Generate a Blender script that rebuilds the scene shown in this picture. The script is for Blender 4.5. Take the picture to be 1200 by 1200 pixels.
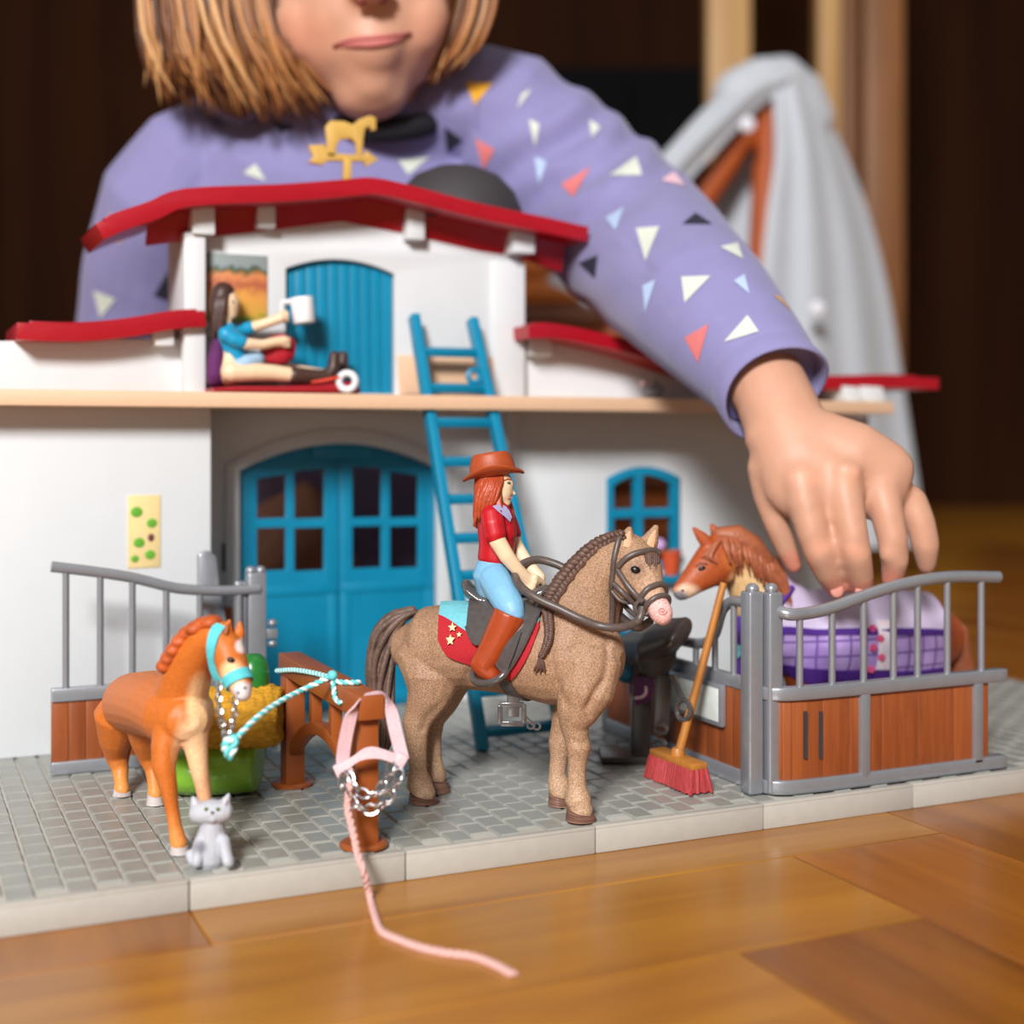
import bpy, bmesh, math, random
import numpy as np
from mathutils import Vector, Matrix
from mathutils.bvhtree import BVHTree

for _o in list(bpy.data.objects):
    bpy.data.objects.remove(_o)
SC = bpy.context.scene
COL = SC.collection
U = 0.01                     # everything below is written in centimetres
random.seed(4)
RNG = np.random.RandomState(11)

# ------------------------------------------------------------------ camera
TH = math.radians(24.5)      # how far the toy's front edge turns away from the picture plane
CT, ST = math.cos(TH), math.sin(TH)
FPX, CXP, HOR = 1600.0, 600.0, 515.0
RIGHT = np.array([CT, -ST, 0.0])
FWD = np.array([ST, CT, 0.0])
UP = np.array([0.0, 0.0, 1.0])
BT = 1.08                    # height of the grey base plate
CAM = -(3.28 * RIGHT + 53.3 * FWD)
CAM[2] = BT + 15.1

cam_d = bpy.data.cameras.new('camera')
cam = bpy.data.objects.new('camera', cam_d)
COL.objects.link(cam)
cam.location = CAM * U
cam.rotation_euler = (math.radians(90), 0, -TH)
cam_d.sensor_width = 36.0
cam_d.lens = FPX / 1200.0 * 36.0
cam_d.shift_y = (HOR - 600.0) / 1200.0
cam_d.clip_start = 0.02
cam_d.clip_end = 50
cam_d.dof.use_dof = True
cam_d.dof.focus_distance = 0.552
cam_d.dof.aperture_fstop = 5.2
SC.camera = cam

# ------------------------------------------------------------------ light
SC.view_settings.view_transform = 'Standard'
SC.view_settings.look = 'None'
SC.view_settings.gamma = 1.0
SC.view_settings.use_curve_mapping = False
SC.view_settings.exposure = 0.12
SC.cycles.use_denoising = True
SC.cycles.max_bounces = 8

world = bpy.data.worlds.new('room_light')
SC.world = world
world.use_nodes = True
bg = world.node_tree.nodes['Background']
bg.inputs[0].default_value = (1.0, 0.93, 0.84, 1)
bg.inputs[1].default_value = 0.17


def area_light(name, pos, target, sx, sy, power, color):
    d = bpy.data.lights.new(name, 'AREA')
    d.shape = 'RECTANGLE'
    d.size, d.size_y = sx * U, sy * U
    d.energy = power
    d.color = color
    o = bpy.data.objects.new(name, d)
    COL.objects.link(o)
    o.location = np.array(pos) * U
    v = Vector(np.array(target, float) - np.array(pos, float))
    o.rotation_euler = v.to_track_quat('-Z', 'Y').to_euler()
    return o


# the tall window of the room behind the photographer's left shoulder
_t = np.array([0.0, 12.0, 8.0])
area_light('window_light', _t - 215 * FWD - 45 * RIGHT + 122 * UP, _t, 46, 50, 92.0, (1.0, 0.985, 0.965))
area_light('ceiling_light', _t + 20 * FWD + 60 * RIGHT + 235 * UP, _t + 60 * FWD, 140, 140, 4.0, (1.0, 0.95, 0.88))


# ------------------------------------------------------------------ pixels of the photograph to places
def ray(px, py):
    return (px - CXP) / FPX * RIGHT + FWD + (HOR - py) / FPX * UP


def at_d(px, py, d):                     # at a distance along the view
    return CAM + d * ray(px, py)


def at_y(px, py, y):                     # on the plane Y = y
    r = ray(px, py)
    return CAM + (y - CAM[1]) / r[1] * r


def at_x(px, py, x):
    r = ray(px, py)
    return CAM + (x - CAM[0]) / r[0] * r


def at_z(px, py, z=BT):
    r = ray(px, py)
    return CAM + (z - CAM[2]) / r[2] * r


def proj(p):
    q = np.asarray(p, float) - CAM
    d = q @ FWD
    return CXP + FPX * (q @ RIGHT) / d, HOR - FPX * q[2] / d, d


class Frame:
    """A thing's own axes: x ahead, y to its left, z up, from a point on the ground."""

    def __init__(self, origin, heading):
        self.o = np.array(origin, float)
        h = np.array(heading, float)
        h[2] = 0
        self.h = h / np.linalg.norm(h)
        self.l = np.cross(UP, self.h)

    def px(self, px, py, y=0.0):
        """own (x, y, z) of a pixel taken to lie y to the left of the middle plane"""
        r = ray(px, py)
        p0 = self.o + y * self.l
        t = np.dot(p0 - CAM, self.l) / np.dot(r, self.l)
        q = CAM + t * r - self.o
        return np.array([np.dot(q, self.h), y, q[2]])

    def w(self, p):
        p = np.asarray(p, float)
        return self.o + p[..., 0:1] * self.h + p[..., 1:2] * self.l + p[..., 2:3] * UP

    @property
    def yaw(self):
        return math.atan2(self.h[1], self.h[0])


# ------------------------------------------------------------------ objects
def tag(o, label=None, cat=None, group=None, kind=None):
    for k, v in (('label', label), ('category', cat), ('group', group), ('kind', kind)):
        if v:
            o[k] = v
    return o


def empty(name, loc=(0, 0, 0), yaw=0.0):
    o = bpy.data.objects.new(name, None)
    COL.objects.link(o)
    o.empty_display_size = 0.01
    o.location = np.array(loc, float) * U
    o.rotation_euler = (0, 0, yaw)
    o['_m'] = 0
    del o['_m']
    return o


def world_of(o):
    m = Matrix.LocRotScale(o.location, o.rotation_euler, o.scale)
    return world_of(o.parent) @ m if o.parent else m


def link(name, me, parent=None, loc=None):
    o = bpy.data.objects.new(name, me)
    COL.objects.link(o)
    if parent:
        o.parent = parent
    if loc is not None:
        o.location = np.array(loc, float) * U
    return o


class MB:
    """collects shapes in centimetres; build() makes ONE mesh object of them"""

    def __init__(self):
        self.v, self.f, self.n = [], [], 0

    def add(self, verts, faces):
        verts = np.asarray(verts, float).reshape(-1, 3)
        self.v.append(verts)
        b = self.n
        self.f += [tuple(i + b for i in f) for f in faces]
        self.n += len(verts)
        return self

    def move(self, p):
        self.v = [v + np.array(p, float) for v in self.v]
        return self

    def box(self, lo, hi, ax=None, o=(0, 0, 0)):
        """box from lo to hi in axes ax (rows) from o"""
        x0, y0, z0 = lo
        x1, y1, z1 = hi
        v = np.array([(x0, y0, z0), (x1, y0, z0), (x1, y1, z0), (x0, y1, z0), (x0, y0, z1), (x1, y0, z1), (x1, y1, z1), (x0, y1, z1)], float)
        if ax is not None:
            v = np.array(o, float) + v @ np.array(ax, float)
        return self.add(v, [(3, 2, 1, 0), (4, 5, 6, 7), (0, 1, 5, 4), (1, 2, 6, 5), (2, 3, 7, 6), (3, 0, 4, 7)])

    def bar(self, a, b, w, h, up=(0, 0, 1)):
        """straight bar from a to b, w wide and h high"""
        a, b = np.array(a, float), np.array(b, float)
        t = (b - a)
        L = np.linalg.norm(t)
        t /= L
        s = np.cross(np.array(up, float), t)
        s /= np.linalg.norm(s)
        u = np.cross(t, s)
        return self.box((0, -w / 2, -h / 2), (L, w / 2, h / 2), [t, s, u], a)

    def prism(self, poly, vec):
        """poly: 3D points of a flat outline, pushed along vec"""
        p = np.asarray(poly, float)
        q = p + np.array(vec, float)
        n = len(p)
        fs = [tuple(range(n - 1, -1, -1)), tuple(range(n, 2 * n))]
        fs += [(i, (i + 1) % n, n + (i + 1) % n, n + i) for i in range(n)]
        return self.add(np.vstack([p, q]), fs)

    def rings(self, rings, close=False, caps=True):
        rings = [np.asarray(r, float) for r in rings]
        m, k = len(rings), len(rings[0])
        fs = []
        for i in range(m if close else m - 1):
            a, b = i * k, ((i + 1) % m) * k
            fs += [(a + j, a + (j + 1) % k, b + (j + 1) % k, b + j) for j in range(k)]
        if caps and not close:
            fs.append(tuple(range(k - 1, -1, -1)))
            fs.append(tuple((m - 1) * k + j for j in range(k)))
        return self.add(np.vstack(rings), fs)

    def tube(self, path, r, n=8, close=False, ref=(0, 0, 1), flat=1.0):
        """round (or flattened) tube along path; r one number or one per point"""
        p = np.asarray(path, float)
        m = len(p)
        r = np.broadcast_to(np.asarray(r, float), (m,))
        if close:
            t = np.roll(p, -1, 0) - np.roll(p, 1, 0)
        else:
            t = np.gradient(p, axis=0)
        t /= np.maximum(np.linalg.norm(t, axis=1), 1e-9)[:, None]
        ref = np.array(ref, float)
        a = np.linspace(0, 2 * np.pi, n, endpoint=False)
        out, prev = [], None
        for i in range(m):
            if prev is None:
                s = np.cross(ref, t[i])
                if np.linalg.norm(s) < 1e-3:
                    s = np.cross(np.array([1.0, 0.13, 0]), t[i])
            else:
                s = prev - np.dot(prev, t[i]) * t[i]
            s /= np.linalg.norm(s)
            prev = s
            u = np.cross(t[i], s)
            out.append(p[i] + r[i] * (np.cos(a)[:, None] * s * flat + np.sin(a)[:, None] * u))
        return self.rings(out, close=close)

    def ribbon(self, path, wdir, width, thick):
        """flat strap: wdir (one vector or one per point) is the direction of its width"""
        p = np.asarray(path, float)
        m = len(p)
        wd = np.broadcast_to(np.asarray(wdir, float), (m, 3)).copy()
        wd /= np.linalg.norm(wd, axis=1)[:, None]
        t = np.gradient(p, axis=0)
        t /= np.maximum(np.linalg.norm(t, axis=1), 1e-9)[:, None]
        nn = np.cross(t, wd)
        nn /= np.maximum(np.linalg.norm(nn, axis=1), 1e-9)[:, None]
        w = np.broadcast_to(np.asarray(width, float), (m,))[:, None] / 2
        h = thick / 2
        return self.rings([np.array([p[i] + w[i] * wd[i] + h * nn[i], p[i] - w[i] * wd[i] + h * nn[i],
                                     p[i] - w[i] * wd[i] - h * nn[i], p[i] + w[i] * wd[i] - h * nn[i]]) for i in range(m)])

    def ball(self, c, r, n=12, m=8, ax=None):
        r = np.broadcast_to(np.asarray(r, float), (3,))
        vs = [(0, 0, 1.0)]
        for i in range(1, m):
            ph = math.pi * i / m
            for j in range(n):
                a = 2 * math.pi * j / n
                vs.append((math.sin(ph) * math.cos(a), math.sin(ph) * math.sin(a), math.cos(ph)))
        vs.append((0, 0, -1.0))
        v = np.array(vs) * r
        if ax is not None:
            v = v @ np.array(ax, float)
        fs = [(0, 1 + j, 1 + (j + 1) % n) for j in range(n)]
        for i in range(m - 2):
            a, b = 1 + i * n, 1 + (i + 1) * n
            fs += [(a + j, b + j, b + (j + 1) % n, a + (j + 1) % n) for j in range(n)]
        e = len(vs) - 1
        a = 1 + (m - 2) * n
        fs += [(a + j, e, a + (j + 1) % n) for j in range(n)]
        return self.add(v + np.array(c, float), fs)

    def lathe(self, prof, c=(0, 0, 0), n=24, ax=None):
        """prof: (radius, height) pairs around the z axis of ax"""
        a = np.linspace(0, 2 * np.pi, n, endpoint=False)
        rs = []
        for r, z in prof:
            v = np.stack([r * np.cos(a), r * np.sin(a), np.full(n, z)], 1)
            if ax is not None:
                v = v @ np.array(ax, float)
            rs.append(v + np.array(c, float))
        return self.rings(rs)

    def limb(self, pts, n=14, lat=(0, 1, 0), round_ends=True):
        """a body part: pts = (x, y, z, r_across_in_plane, r_lateral); lat = the lateral direction"""
        q = np.asarray(pts, float)
        p, ra, rl = q[:, :3], q[:, 3], q[:, 4]
        t = np.gradient(p, axis=0)
        t /= np.maximum(np.linalg.norm(t, axis=1), 1e-9)[:, None]
        lat = np.broadcast_to(np.array(lat, float), (len(p), 3))
        a = np.linspace(0, 2 * np.pi, n, endpoint=False)
        out = []

        def ring(c, tt, lt, r1, r2):
            s = lt - np.dot(lt, tt) * tt
            s /= np.linalg.norm(s)
            u = np.cross(tt, s)
            return c + np.cos(a)[:, None] * s * r2 + np.sin(a)[:, None] * u * r1
        if round_ends:
            for k in (0.35, 0.75):
                out.append(ring(p[0] - t[0] * min(ra[0], rl[0]) * math.sqrt(1 - k * k) * 0.9, t[0], lat[0], ra[0] * k, rl[0] * k))
        for i in range(len(p)):
            out.append(ring(p[i], t[i], lat[i], ra[i], rl[i]))
        if round_ends:
            for k in (0.75, 0.35):
                out.append(ring(p[-1] + t[-1] * min(ra[-1], rl[-1]) * math.sqrt(1 - k * k) * 0.9, t[-1], lat[-1], ra[-1] * k, rl[-1] * k))
        return self.rings(out)

    def mesh(self, name, frame=None):
        """mesh data, in the axes of an empty when one is given"""
        v = np.vstack(self.v)
        me = bpy.data.meshes.new(name)
        m = frame
        if m is not None:
            mi = np.array(world_of(m).inverted())
            v = (v * U) @ mi[:3, :3].T + mi[:3, 3]
        else:
            v = v * U
        me.from_pydata(v.tolist(), [], self.f)
        return me

    def build(self, name, mat, parent=None, smooth=False, bevel=0.0, seg=2, auto=None, own=False):
        """own=True: the shapes are already written in the parent's axes"""
        me = self.mesh(name, None if own else parent)
        bm = bmesh.new()
        bm.from_mesh(me)
        bmesh.ops.recalc_face_normals(bm, faces=bm.faces)
        if bevel > 0:
            es = [e for e in bm.edges if len(e.link_faces) == 2 and e.calc_face_angle(0) > 0.5]
            bmesh.ops.bevel(bm, geom=es, offset=bevel * U, segments=seg, profile=0.5, affect='EDGES', clamp_overlap=True)
        if smooth or bevel > 0:
            lim = 0.7 if auto is None else auto
            for f in bm.faces:
                f.smooth = True
            for e in bm.edges:
                if len(e.link_faces) == 2:
                    e.smooth = e.calc_face_angle(0) < lim
        bm.to_mesh(me)
        bm.free()
        me.materials.append(mat)
        return link(name, me, parent)

    def skin(self, name, mat, parent=None, voxel=0.1, smooth=6, sub=0, paint=None, own=False, factor=0.5, deform=None):
        """joins every overlapping shape into one continuous surface"""
        me = self.mesh(name, None if own else parent)
        bm = bmesh.new()
        bm.from_mesh(me)
        bmesh.ops.recalc_face_normals(bm, faces=bm.faces)
        bm.to_mesh(me)
        bm.free()
        o = link(name, me, None)
        r = o.modifiers.new('r', 'REMESH')
        r.mode = 'VOXEL'
        r.voxel_size = voxel * U
        if smooth:
            s = o.modifiers.new('s', 'SMOOTH')
            s.iterations = smooth
            s.factor = factor
        if sub:
            s = o.modifiers.new('b', 'SUBSURF')
            s.levels = s.render_levels = sub
        dg = bpy.context.evaluated_depsgraph_get()
        new = bpy.data.meshes.new_from_object(o.evaluated_get(dg))
        o.modifiers.clear()
        o.data = new
        bpy.data.meshes.remove(me)
        new.name = name
        if parent:
            o.parent = parent
        nv = len(new.vertices)
        co = np.empty(nv * 3)
        new.vertices.foreach_get('co', co)
        co = co.reshape(-1, 3) / U
        if deform is not None:
            co = deform(co)
            new.vertices.foreach_set('co', (co * U).ravel())
        if paint is not None:
            set_paint(new, paint(co))
        new.polygons.foreach_set('use_smooth', np.ones(len(new.polygons), bool))
        new.materials.clear()
        new.materials.append(mat)
        new.update()
        return o


def set_paint(me, rgb):
    a = me.color_attributes.new('paint', 'FLOAT_COLOR', 'POINT')
    c = np.ones((len(rgb), 4))
    c[:, :3] = rgb
    a.data.foreach_set('color', c.ravel())


def srgb(r, g, b):
    return tuple(((c / 255) / 12.92 if c <= 10 else (((c / 255) + 0.055) / 1.055) ** 2.4) for c in (r, g, b))


def spline(pts, n=40, close=False):
    """smooth curve (Catmull-Rom) through points of any width"""
    p = np.asarray(pts, float)
    m = len(p)
    segs = m if close else m - 1
    out = []
    per = max(2, int(round(n / segs)))
    for i in range(segs):
        if close:
            a, b, c, d = p[(i - 1) % m], p[i], p[(i + 1) % m], p[(i + 2) % m]
        else:
            b, c = p[i], p[i + 1]
            a = p[i - 1] if i > 0 else 2 * b - c
            d = p[i + 2] if i + 2 < m else 2 * c - b
        for k in range(per):
            t = k / per
            out.append(0.5 * (2 * b + (c - a) * t + (2 * a - 5 * b + 4 * c - d) * t * t + (3 * b - a - 3 * c + d) * t ** 3))
    if not close:
        out.append(p[-1])
    return np.array(out)


def copy_tree(o, parent=None):
    c = o.copy()
    COL.objects.link(c)
    c.parent = parent
    for ch in list(o.children):
        copy_tree(ch, c)
    return c


def PL(mb, pts, n=16, ends=True, lat=None):
    """limb measured on the photograph: (px, py, distance, half width in px, half depth in cm)"""
    q = []
    for px, py, d, r, rd in pts:
        p = at_d(px, py, d)
        q.append((p[0], p[1], p[2], r * d / FPX, rd))
    return mb.limb(q, n, FWD if lat is None else lat, ends)


class Surf:
    """the surface of a finished body, to lay straps and clothes on"""

    def __init__(self, o):
        me = o.data
        co = np.empty(len(me.vertices) * 3)
        me.vertices.foreach_get('co', co)
        off = np.array(world_of(o).translation) / U
        co = co.reshape(-1, 3) / U + off
        self.co = co
        self.bvh = BVHTree.FromPolygons([tuple(c) for c in co], [tuple(p.vertices) for p in me.polygons])

    def hit(self, px, py, off=0.0, miss=None):
        r = ray(px, py)
        r = r / np.linalg.norm(r)
        loc, nor, _, _ = self.bvh.ray_cast(Vector(CAM), Vector(r))
        if loc is None:
            return miss
        return np.array(loc) + np.array(nor) * off

    def out(self, c, d, off=0.0, far=3.0):
        d = np.array(d, float)
        d = d / np.linalg.norm(d)
        loc, nor, _, _ = self.bvh.ray_cast(Vector(c), Vector(d))
        if loc is None:
            return np.array(c) + d * far
        return np.array(loc) + d * off

    def near(self, p, off=0.0):
        loc, nor, _, _ = self.bvh.find_nearest(Vector(p))
        return np.array(loc) + np.array(nor) * off

    def band(self, c, nrm, off=0.0, n=36, a0=0.0, a1=2 * math.pi, ref=(0, 0, 1)):
        nrm = np.array(nrm, float)
        nrm /= np.linalg.norm(nrm)
        e1 = np.array(ref, float) - np.dot(ref, nrm) * nrm
        e1 /= np.linalg.norm(e1)
        e2 = np.cross(nrm, e1)
        full = abs(a1 - a0 - 2 * math.pi) < 1e-6
        return np.array([self.out(c, math.cos(a) * e1 + math.sin(a) * e2, off) for a in np.linspace(a0, a1, n, endpoint=not full)])


def smooth_path(p, it=2, close=False):
    p = np.array(p, float)
    for _ in range(it):
        if close:
            p = (np.roll(p, 1, 0) + 2 * p + np.roll(p, -1, 0)) / 4
        else:
            p[1:-1] = (p[:-2] + 2 * p[1:-1] + p[2:]) / 4
    return p


def braid(mb, path, r, turns, side, n=7, per=10):
    """three strands plaited along a path"""
    path = np.asarray(path, float)
    m = int(turns * per)
    s = np.linspace(0, 1, len(path))
    q = np.linspace(0, 1, m)
    p = np.stack([np.interp(q, s, path[:, i]) for i in range(3)], 1)
    rr = np.interp(q, np.linspace(0, 1, len(np.atleast_1d(r))), np.atleast_1d(r))
    t = np.gradient(p, axis=0)
    t /= np.linalg.norm(t, axis=1)[:, None]
    sd = np.array(side, float)
    sd = sd - (t @ sd)[:, None] * t
    sd /= np.linalg.norm(sd, axis=1)[:, None]
    up = np.cross(t, sd)
    for k in range(3):
        a = q * turns * 2 * math.pi + k * 2 * math.pi / 3
        mb.tube(p + (rr * np.sin(a))[:, None] * up * 0.62 + (rr * np.sin(2 * a))[:, None] * sd * 0.32, rr * 0.52, n)
    return mb


# ------------------------------------------------------------------ materials
def new_mat(name):
    m = bpy.data.materials.new(name)
    m.use_nodes = True
    nt = m.node_tree
    return m, nt, nt.nodes['Principled BSDF']


def col4(c):
    return (c[0], c[1], c[2], 1.0)


def mat(name, c, rough=0.5, metal=0.0, spec=0.5, var=0.06, scale=300.0, bump=0.0, bscale=None, coat=0.0, sss=0.0, stretch=None, sheen=0.0):
    """plain stuff with a slight mottling of its colour and an optional fine relief"""
    m, nt, b = new_mat(name)
    N, L = nt.nodes, nt.links
    tc = N.new('ShaderNodeTexCoord')
    mp = N.new('ShaderNodeMapping')
    if stretch:
        mp.inputs['Scale'].default_value = stretch
    L.new(tc.outputs['Object'], mp.inputs['Vector'])
    nz = N.new('ShaderNodeTexNoise')
    nz.inputs['Scale'].default_value = scale
    nz.inputs['Detail'].default_value = 4
    L.new(mp.outputs['Vector'], nz.inputs['Vector'])
    mr = N.new('ShaderNodeMapRange')
    mr.inputs['To Min'].default_value = 1 - var
    mr.inputs['To Max'].default_value = 1 + var
    mr.inputs['From Min'].default_value = 0.25
    mr.inputs['From Max'].default_value = 0.75
    L.new(nz.outputs['Fac'], mr.inputs['Value'])
    mx = N.new('ShaderNodeVectorMath')
    mx.operation = 'SCALE'
    mx.inputs[0].default_value = c
    L.new(mr.outputs['Result'], mx.inputs['Scale'])
    L.new(mx.outputs['Vector'], b.inputs['Base Color'])
    b.inputs['Roughness'].default_value = rough
    b.inputs['Metallic'].default_value = metal
    b.inputs['Specular IOR Level'].default_value = spec
    b.inputs['Coat Weight'].default_value = coat
    b.inputs['Coat Roughness'].default_value = 0.12
    if sheen:
        b.inputs['Sheen Weight'].default_value = sheen
    if sss:
        b.inputs['Subsurface Weight'].default_value = sss
        b.inputs['Subsurface Radius'].default_value = (0.004, 0.002, 0.001)
        b.inputs['Subsurface Scale'].default_value = 1.0
    if bump:
        n2 = N.new('ShaderNodeTexNoise')
        n2.inputs['Scale'].default_value = bscale or scale * 3
        n2.inputs['Detail'].default_value = 3
        L.new(mp.outputs['Vector'], n2.inputs['Vector'])
        bp = N.new('ShaderNodeBump')
        bp.inputs['Strength'].default_value = bump
        bp.inputs['Distance'].default_value = 0.0006
        L.new(n2.outputs['Fac'], bp.inputs['Height'])
        L.new(bp.outputs['Normal'], b.inputs['Normal'])
    return m


def paint_mat(name, rough=0.55, speck=0.0, speck_scale=2200.0, bump=0.15, bscale=1500.0, spec=0.4, sss=0.0):
    """hand-painted plastic or skin: the colours of the thing's own paint, with fine speckle"""
    m, nt, b = new_mat(name)
    N, L = nt.nodes, nt.links
    at = N.new('ShaderNodeAttribute')
    at.attribute_name = 'paint'
    tc = N.new('ShaderNodeTexCoord')
    nz = N.new('ShaderNodeTexNoise')
    nz.inputs['Scale'].default_value = speck_scale
    nz.inputs['Detail'].default_value = 2
    L.new(tc.outputs['Object'], nz.inputs['Vector'])
    mr = N.new('ShaderNodeMapRange')
    mr.inputs['From Min'].default_value = 0.35
    mr.inputs['From Max'].default_value = 0.65
    mr.inputs['To Min'].default_value = 1 - speck
    mr.inputs['To Max'].default_value = 1 + speck * 0.7
    L.new(nz.outputs['Fac'], mr.inputs['Value'])
    mx = N.new('ShaderNodeVectorMath')
    mx.operation = 'SCALE'
    L.new(at.outputs['Color'], mx.inputs[0])
    L.new(mr.outputs['Result'], mx.inputs['Scale'])
    L.new(mx.outputs['Vector'], b.inputs['Base Color'])
    b.inputs['Roughness'].default_value = rough
    b.inputs['Specular IOR Level'].default_value = spec
    if sss:
        b.inputs['Subsurface Weight'].default_value = sss
        b.inputs['Subsurface Radius'].default_value = (0.006, 0.002, 0.001)
        b.inputs['Subsurface Scale'].default_value = 1.0
    if bump:
        n2 = N.new('ShaderNodeTexNoise')
        n2.inputs['Scale'].default_value = bscale
        L.new(tc.outputs['Object'], n2.inputs['Vector'])
        bp = N.new('ShaderNodeBump')
        bp.inputs['Strength'].default_value = bump
        bp.inputs['Distance'].default_value = 0.0005
        L.new(n2.outputs['Fac'], bp.inputs['Height'])
        L.new(bp.outputs['Normal'], b.inputs['Normal'])
    return m


def wood_mat(name, c1, c2, rough=0.3, axis=0, scale=60.0, coat=0.0, per_object=0.12):
    """grain running along one axis of the piece, each piece a little lighter or darker"""
    m, nt, b = new_mat(name)
    N, L = nt.nodes, nt.links
    tc = N.new('ShaderNodeTexCoord')
    oi = N.new('ShaderNodeObjectInfo')
    ad = N.new('ShaderNodeVectorMath')
    ad.operation = 'ADD'
    L.new(tc.outputs['Object'], ad.inputs[0])
    sc = N.new('ShaderNodeVectorMath')
    sc.operation = 'SCALE'
    sc.inputs[0].default_value = (3.1, 5.7, 2.3)
    L.new(oi.outputs['Random'], sc.inputs['Scale'])
    L.new(sc.outputs['Vector'], ad.inputs[1])
    mp = N.new('ShaderNodeMapping')
    st = [1.0, 1.0, 1.0]
    st[axis] = 0.09
    mp.inputs['Scale'].default_value = st
    L.new(ad.outputs['Vector'], mp.inputs['Vector'])
    nz = N.new('ShaderNodeTexNoise')
    nz.inputs['Scale'].default_value = scale
    nz.inputs['Detail'].default_value = 8
    nz.inputs['Roughness'].default_value = 0.62
    nz.inputs['Distortion'].default_value = 0.6
    L.new(mp.outputs['Vector'], nz.inputs['Vector'])
    cr = N.new('ShaderNodeValToRGB')
    cr.color_ramp.elements[0].position = 0.3
    cr.color_ramp.elements[0].color = col4(c2)
    cr.color_ramp.elements[1].position = 0.68
    cr.color_ramp.elements[1].color = col4(c1)
    L.new(nz.outputs['Fac'], cr.inputs['Fac'])
    mr = N.new('ShaderNodeMapRange')
    mr.inputs['To Min'].default_value = 1 - per_object
    mr.inputs['To Max'].default_value = 1 + per_object
    L.new(oi.outputs['Random'], mr.inputs['Value'])
    mx = N.new('ShaderNodeVectorMath')
    mx.operation = 'SCALE'
    L.new(cr.outputs['Color'], mx.inputs[0])
    L.new(mr.outputs['Result'], mx.inputs['Scale'])
    L.new(mx.outputs['Vector'], b.inputs['Base Color'])
    b.inputs['Roughness'].default_value = rough
    b.inputs['Coat Weight'].default_value = coat
    b.inputs['Coat Roughness'].default_value = 0.2
    bp = N.new('ShaderNodeBump')
    bp.inputs['Strength'].default_value = 0.08
    bp.inputs['Distance'].default_value = 0.0005
    L.new(nz.outputs['Fac'], bp.inputs['Height'])
    L.new(bp.outputs['Normal'], b.inputs['Normal'])
    return m


M = {}
M['white'] = mat('white plastic', srgb(208, 211, 214), 0.42, var=0.015, scale=80)
M['blue'] = mat('blue plastic', srgb(0, 124, 160), 0.38, var=0.05, scale=70)
M['red'] = mat('red roof plastic', srgb(158, 11, 28), 0.32, var=0.05, scale=80, coat=0.0)
M['beige'] = mat('beige plastic', srgb(216, 178, 146), 0.5, var=0.03)
M['base'] = mat('grey base plastic', srgb(172, 168, 160), 0.5, var=0.04, scale=200, bump=0.1)
M['grey'] = mat('silver grey plastic', srgb(150, 153, 160), 0.3, metal=0.5, var=0.05, scale=200)
M['brown'] = mat('brown plastic', srgb(148, 76, 30), 0.42, var=0.06, scale=200)
M['dark'] = mat('dark shade grey', srgb(52, 48, 52), 0.7, var=0.06)
M['black'] = mat('black paint', srgb(14, 14, 16), 0.3)
M['leather'] = mat('dark grey leather plastic', srgb(78, 73, 72), 0.2, coat=0.4, var=0.15, scale=400, bump=0.1, bscale=900)
M['chrome'] = mat('shiny chain metal', (0.62, 0.62, 0.65), 0.26, metal=1.0, var=0.05)
M['gold'] = mat('yellow ochre plastic', srgb(196, 158, 78), 0.5)
from mathutils.geometry import tessellate_polygon


def plate_mb(loops, to3, vec, mb=None):
    """flat piece with holes: loops of (u, v), the outline first; to3 maps (u, v) to space; vec = its thickness"""
    mb = mb or MB()
    pts = [p for lp in loops for p in lp]
    tri = tessellate_polygon([[Vector((u, v, 0)) for u, v in lp] for lp in loops])
    a = np.array([to3(u, v) for u, v in pts], float)
    n = len(pts)
    fs = [tuple(t) for t in tri] + [tuple(i + n for i in reversed(t)) for t in tri]
    b = 0
    for lp in loops:
        k = len(lp)
        fs += [(b + i, b + (i + 1) % k, n + b + (i + 1) % k, n + b + i) for i in range(k)]
        b += k
    mb.add(np.vstack([a, a + np.array(vec, float)]), fs)
    return mb


def on_y(y):
    return lambda u, v: (u, y, v)


def arch(x0, x1, z0, zs, zc, n=14):
    """outline of an opening with a shallow arch: springing at zs, crown at zc"""
    pts = [(x0, z0), (x1, z0)]
    for i in range(n + 1):
        t = i / n
        pts.append((x1 + (x0 - x1) * t, zs + (zc - zs) * (1 - (2 * t - 1) ** 2)))
    return pts


# ================================================================== the room
M['parquet_x'] = wood_mat('parquet oak along x', srgb(188, 128, 36), srgb(150, 90, 22), rough=0.33, axis=0, scale=42, coat=0.25, per_object=0.14)
M['parquet_y'] = wood_mat('parquet oak along y', srgb(166, 102, 28), srgb(122, 68, 18), rough=0.33, axis=1, scale=42, coat=0.25, per_object=0.14)
M['joint'] = mat('dark floor joint', srgb(70, 38, 14), 0.7)
M['room_wall'] = wood_mat('dark brown wood panelling', srgb(58, 29, 12), srgb(36, 17, 8), rough=0.8, axis=2, scale=8, per_object=0.0)
M['room_wall'].node_tree.nodes['Principled BSDF'].inputs['Specular IOR Level'].default_value = 0.1

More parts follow.
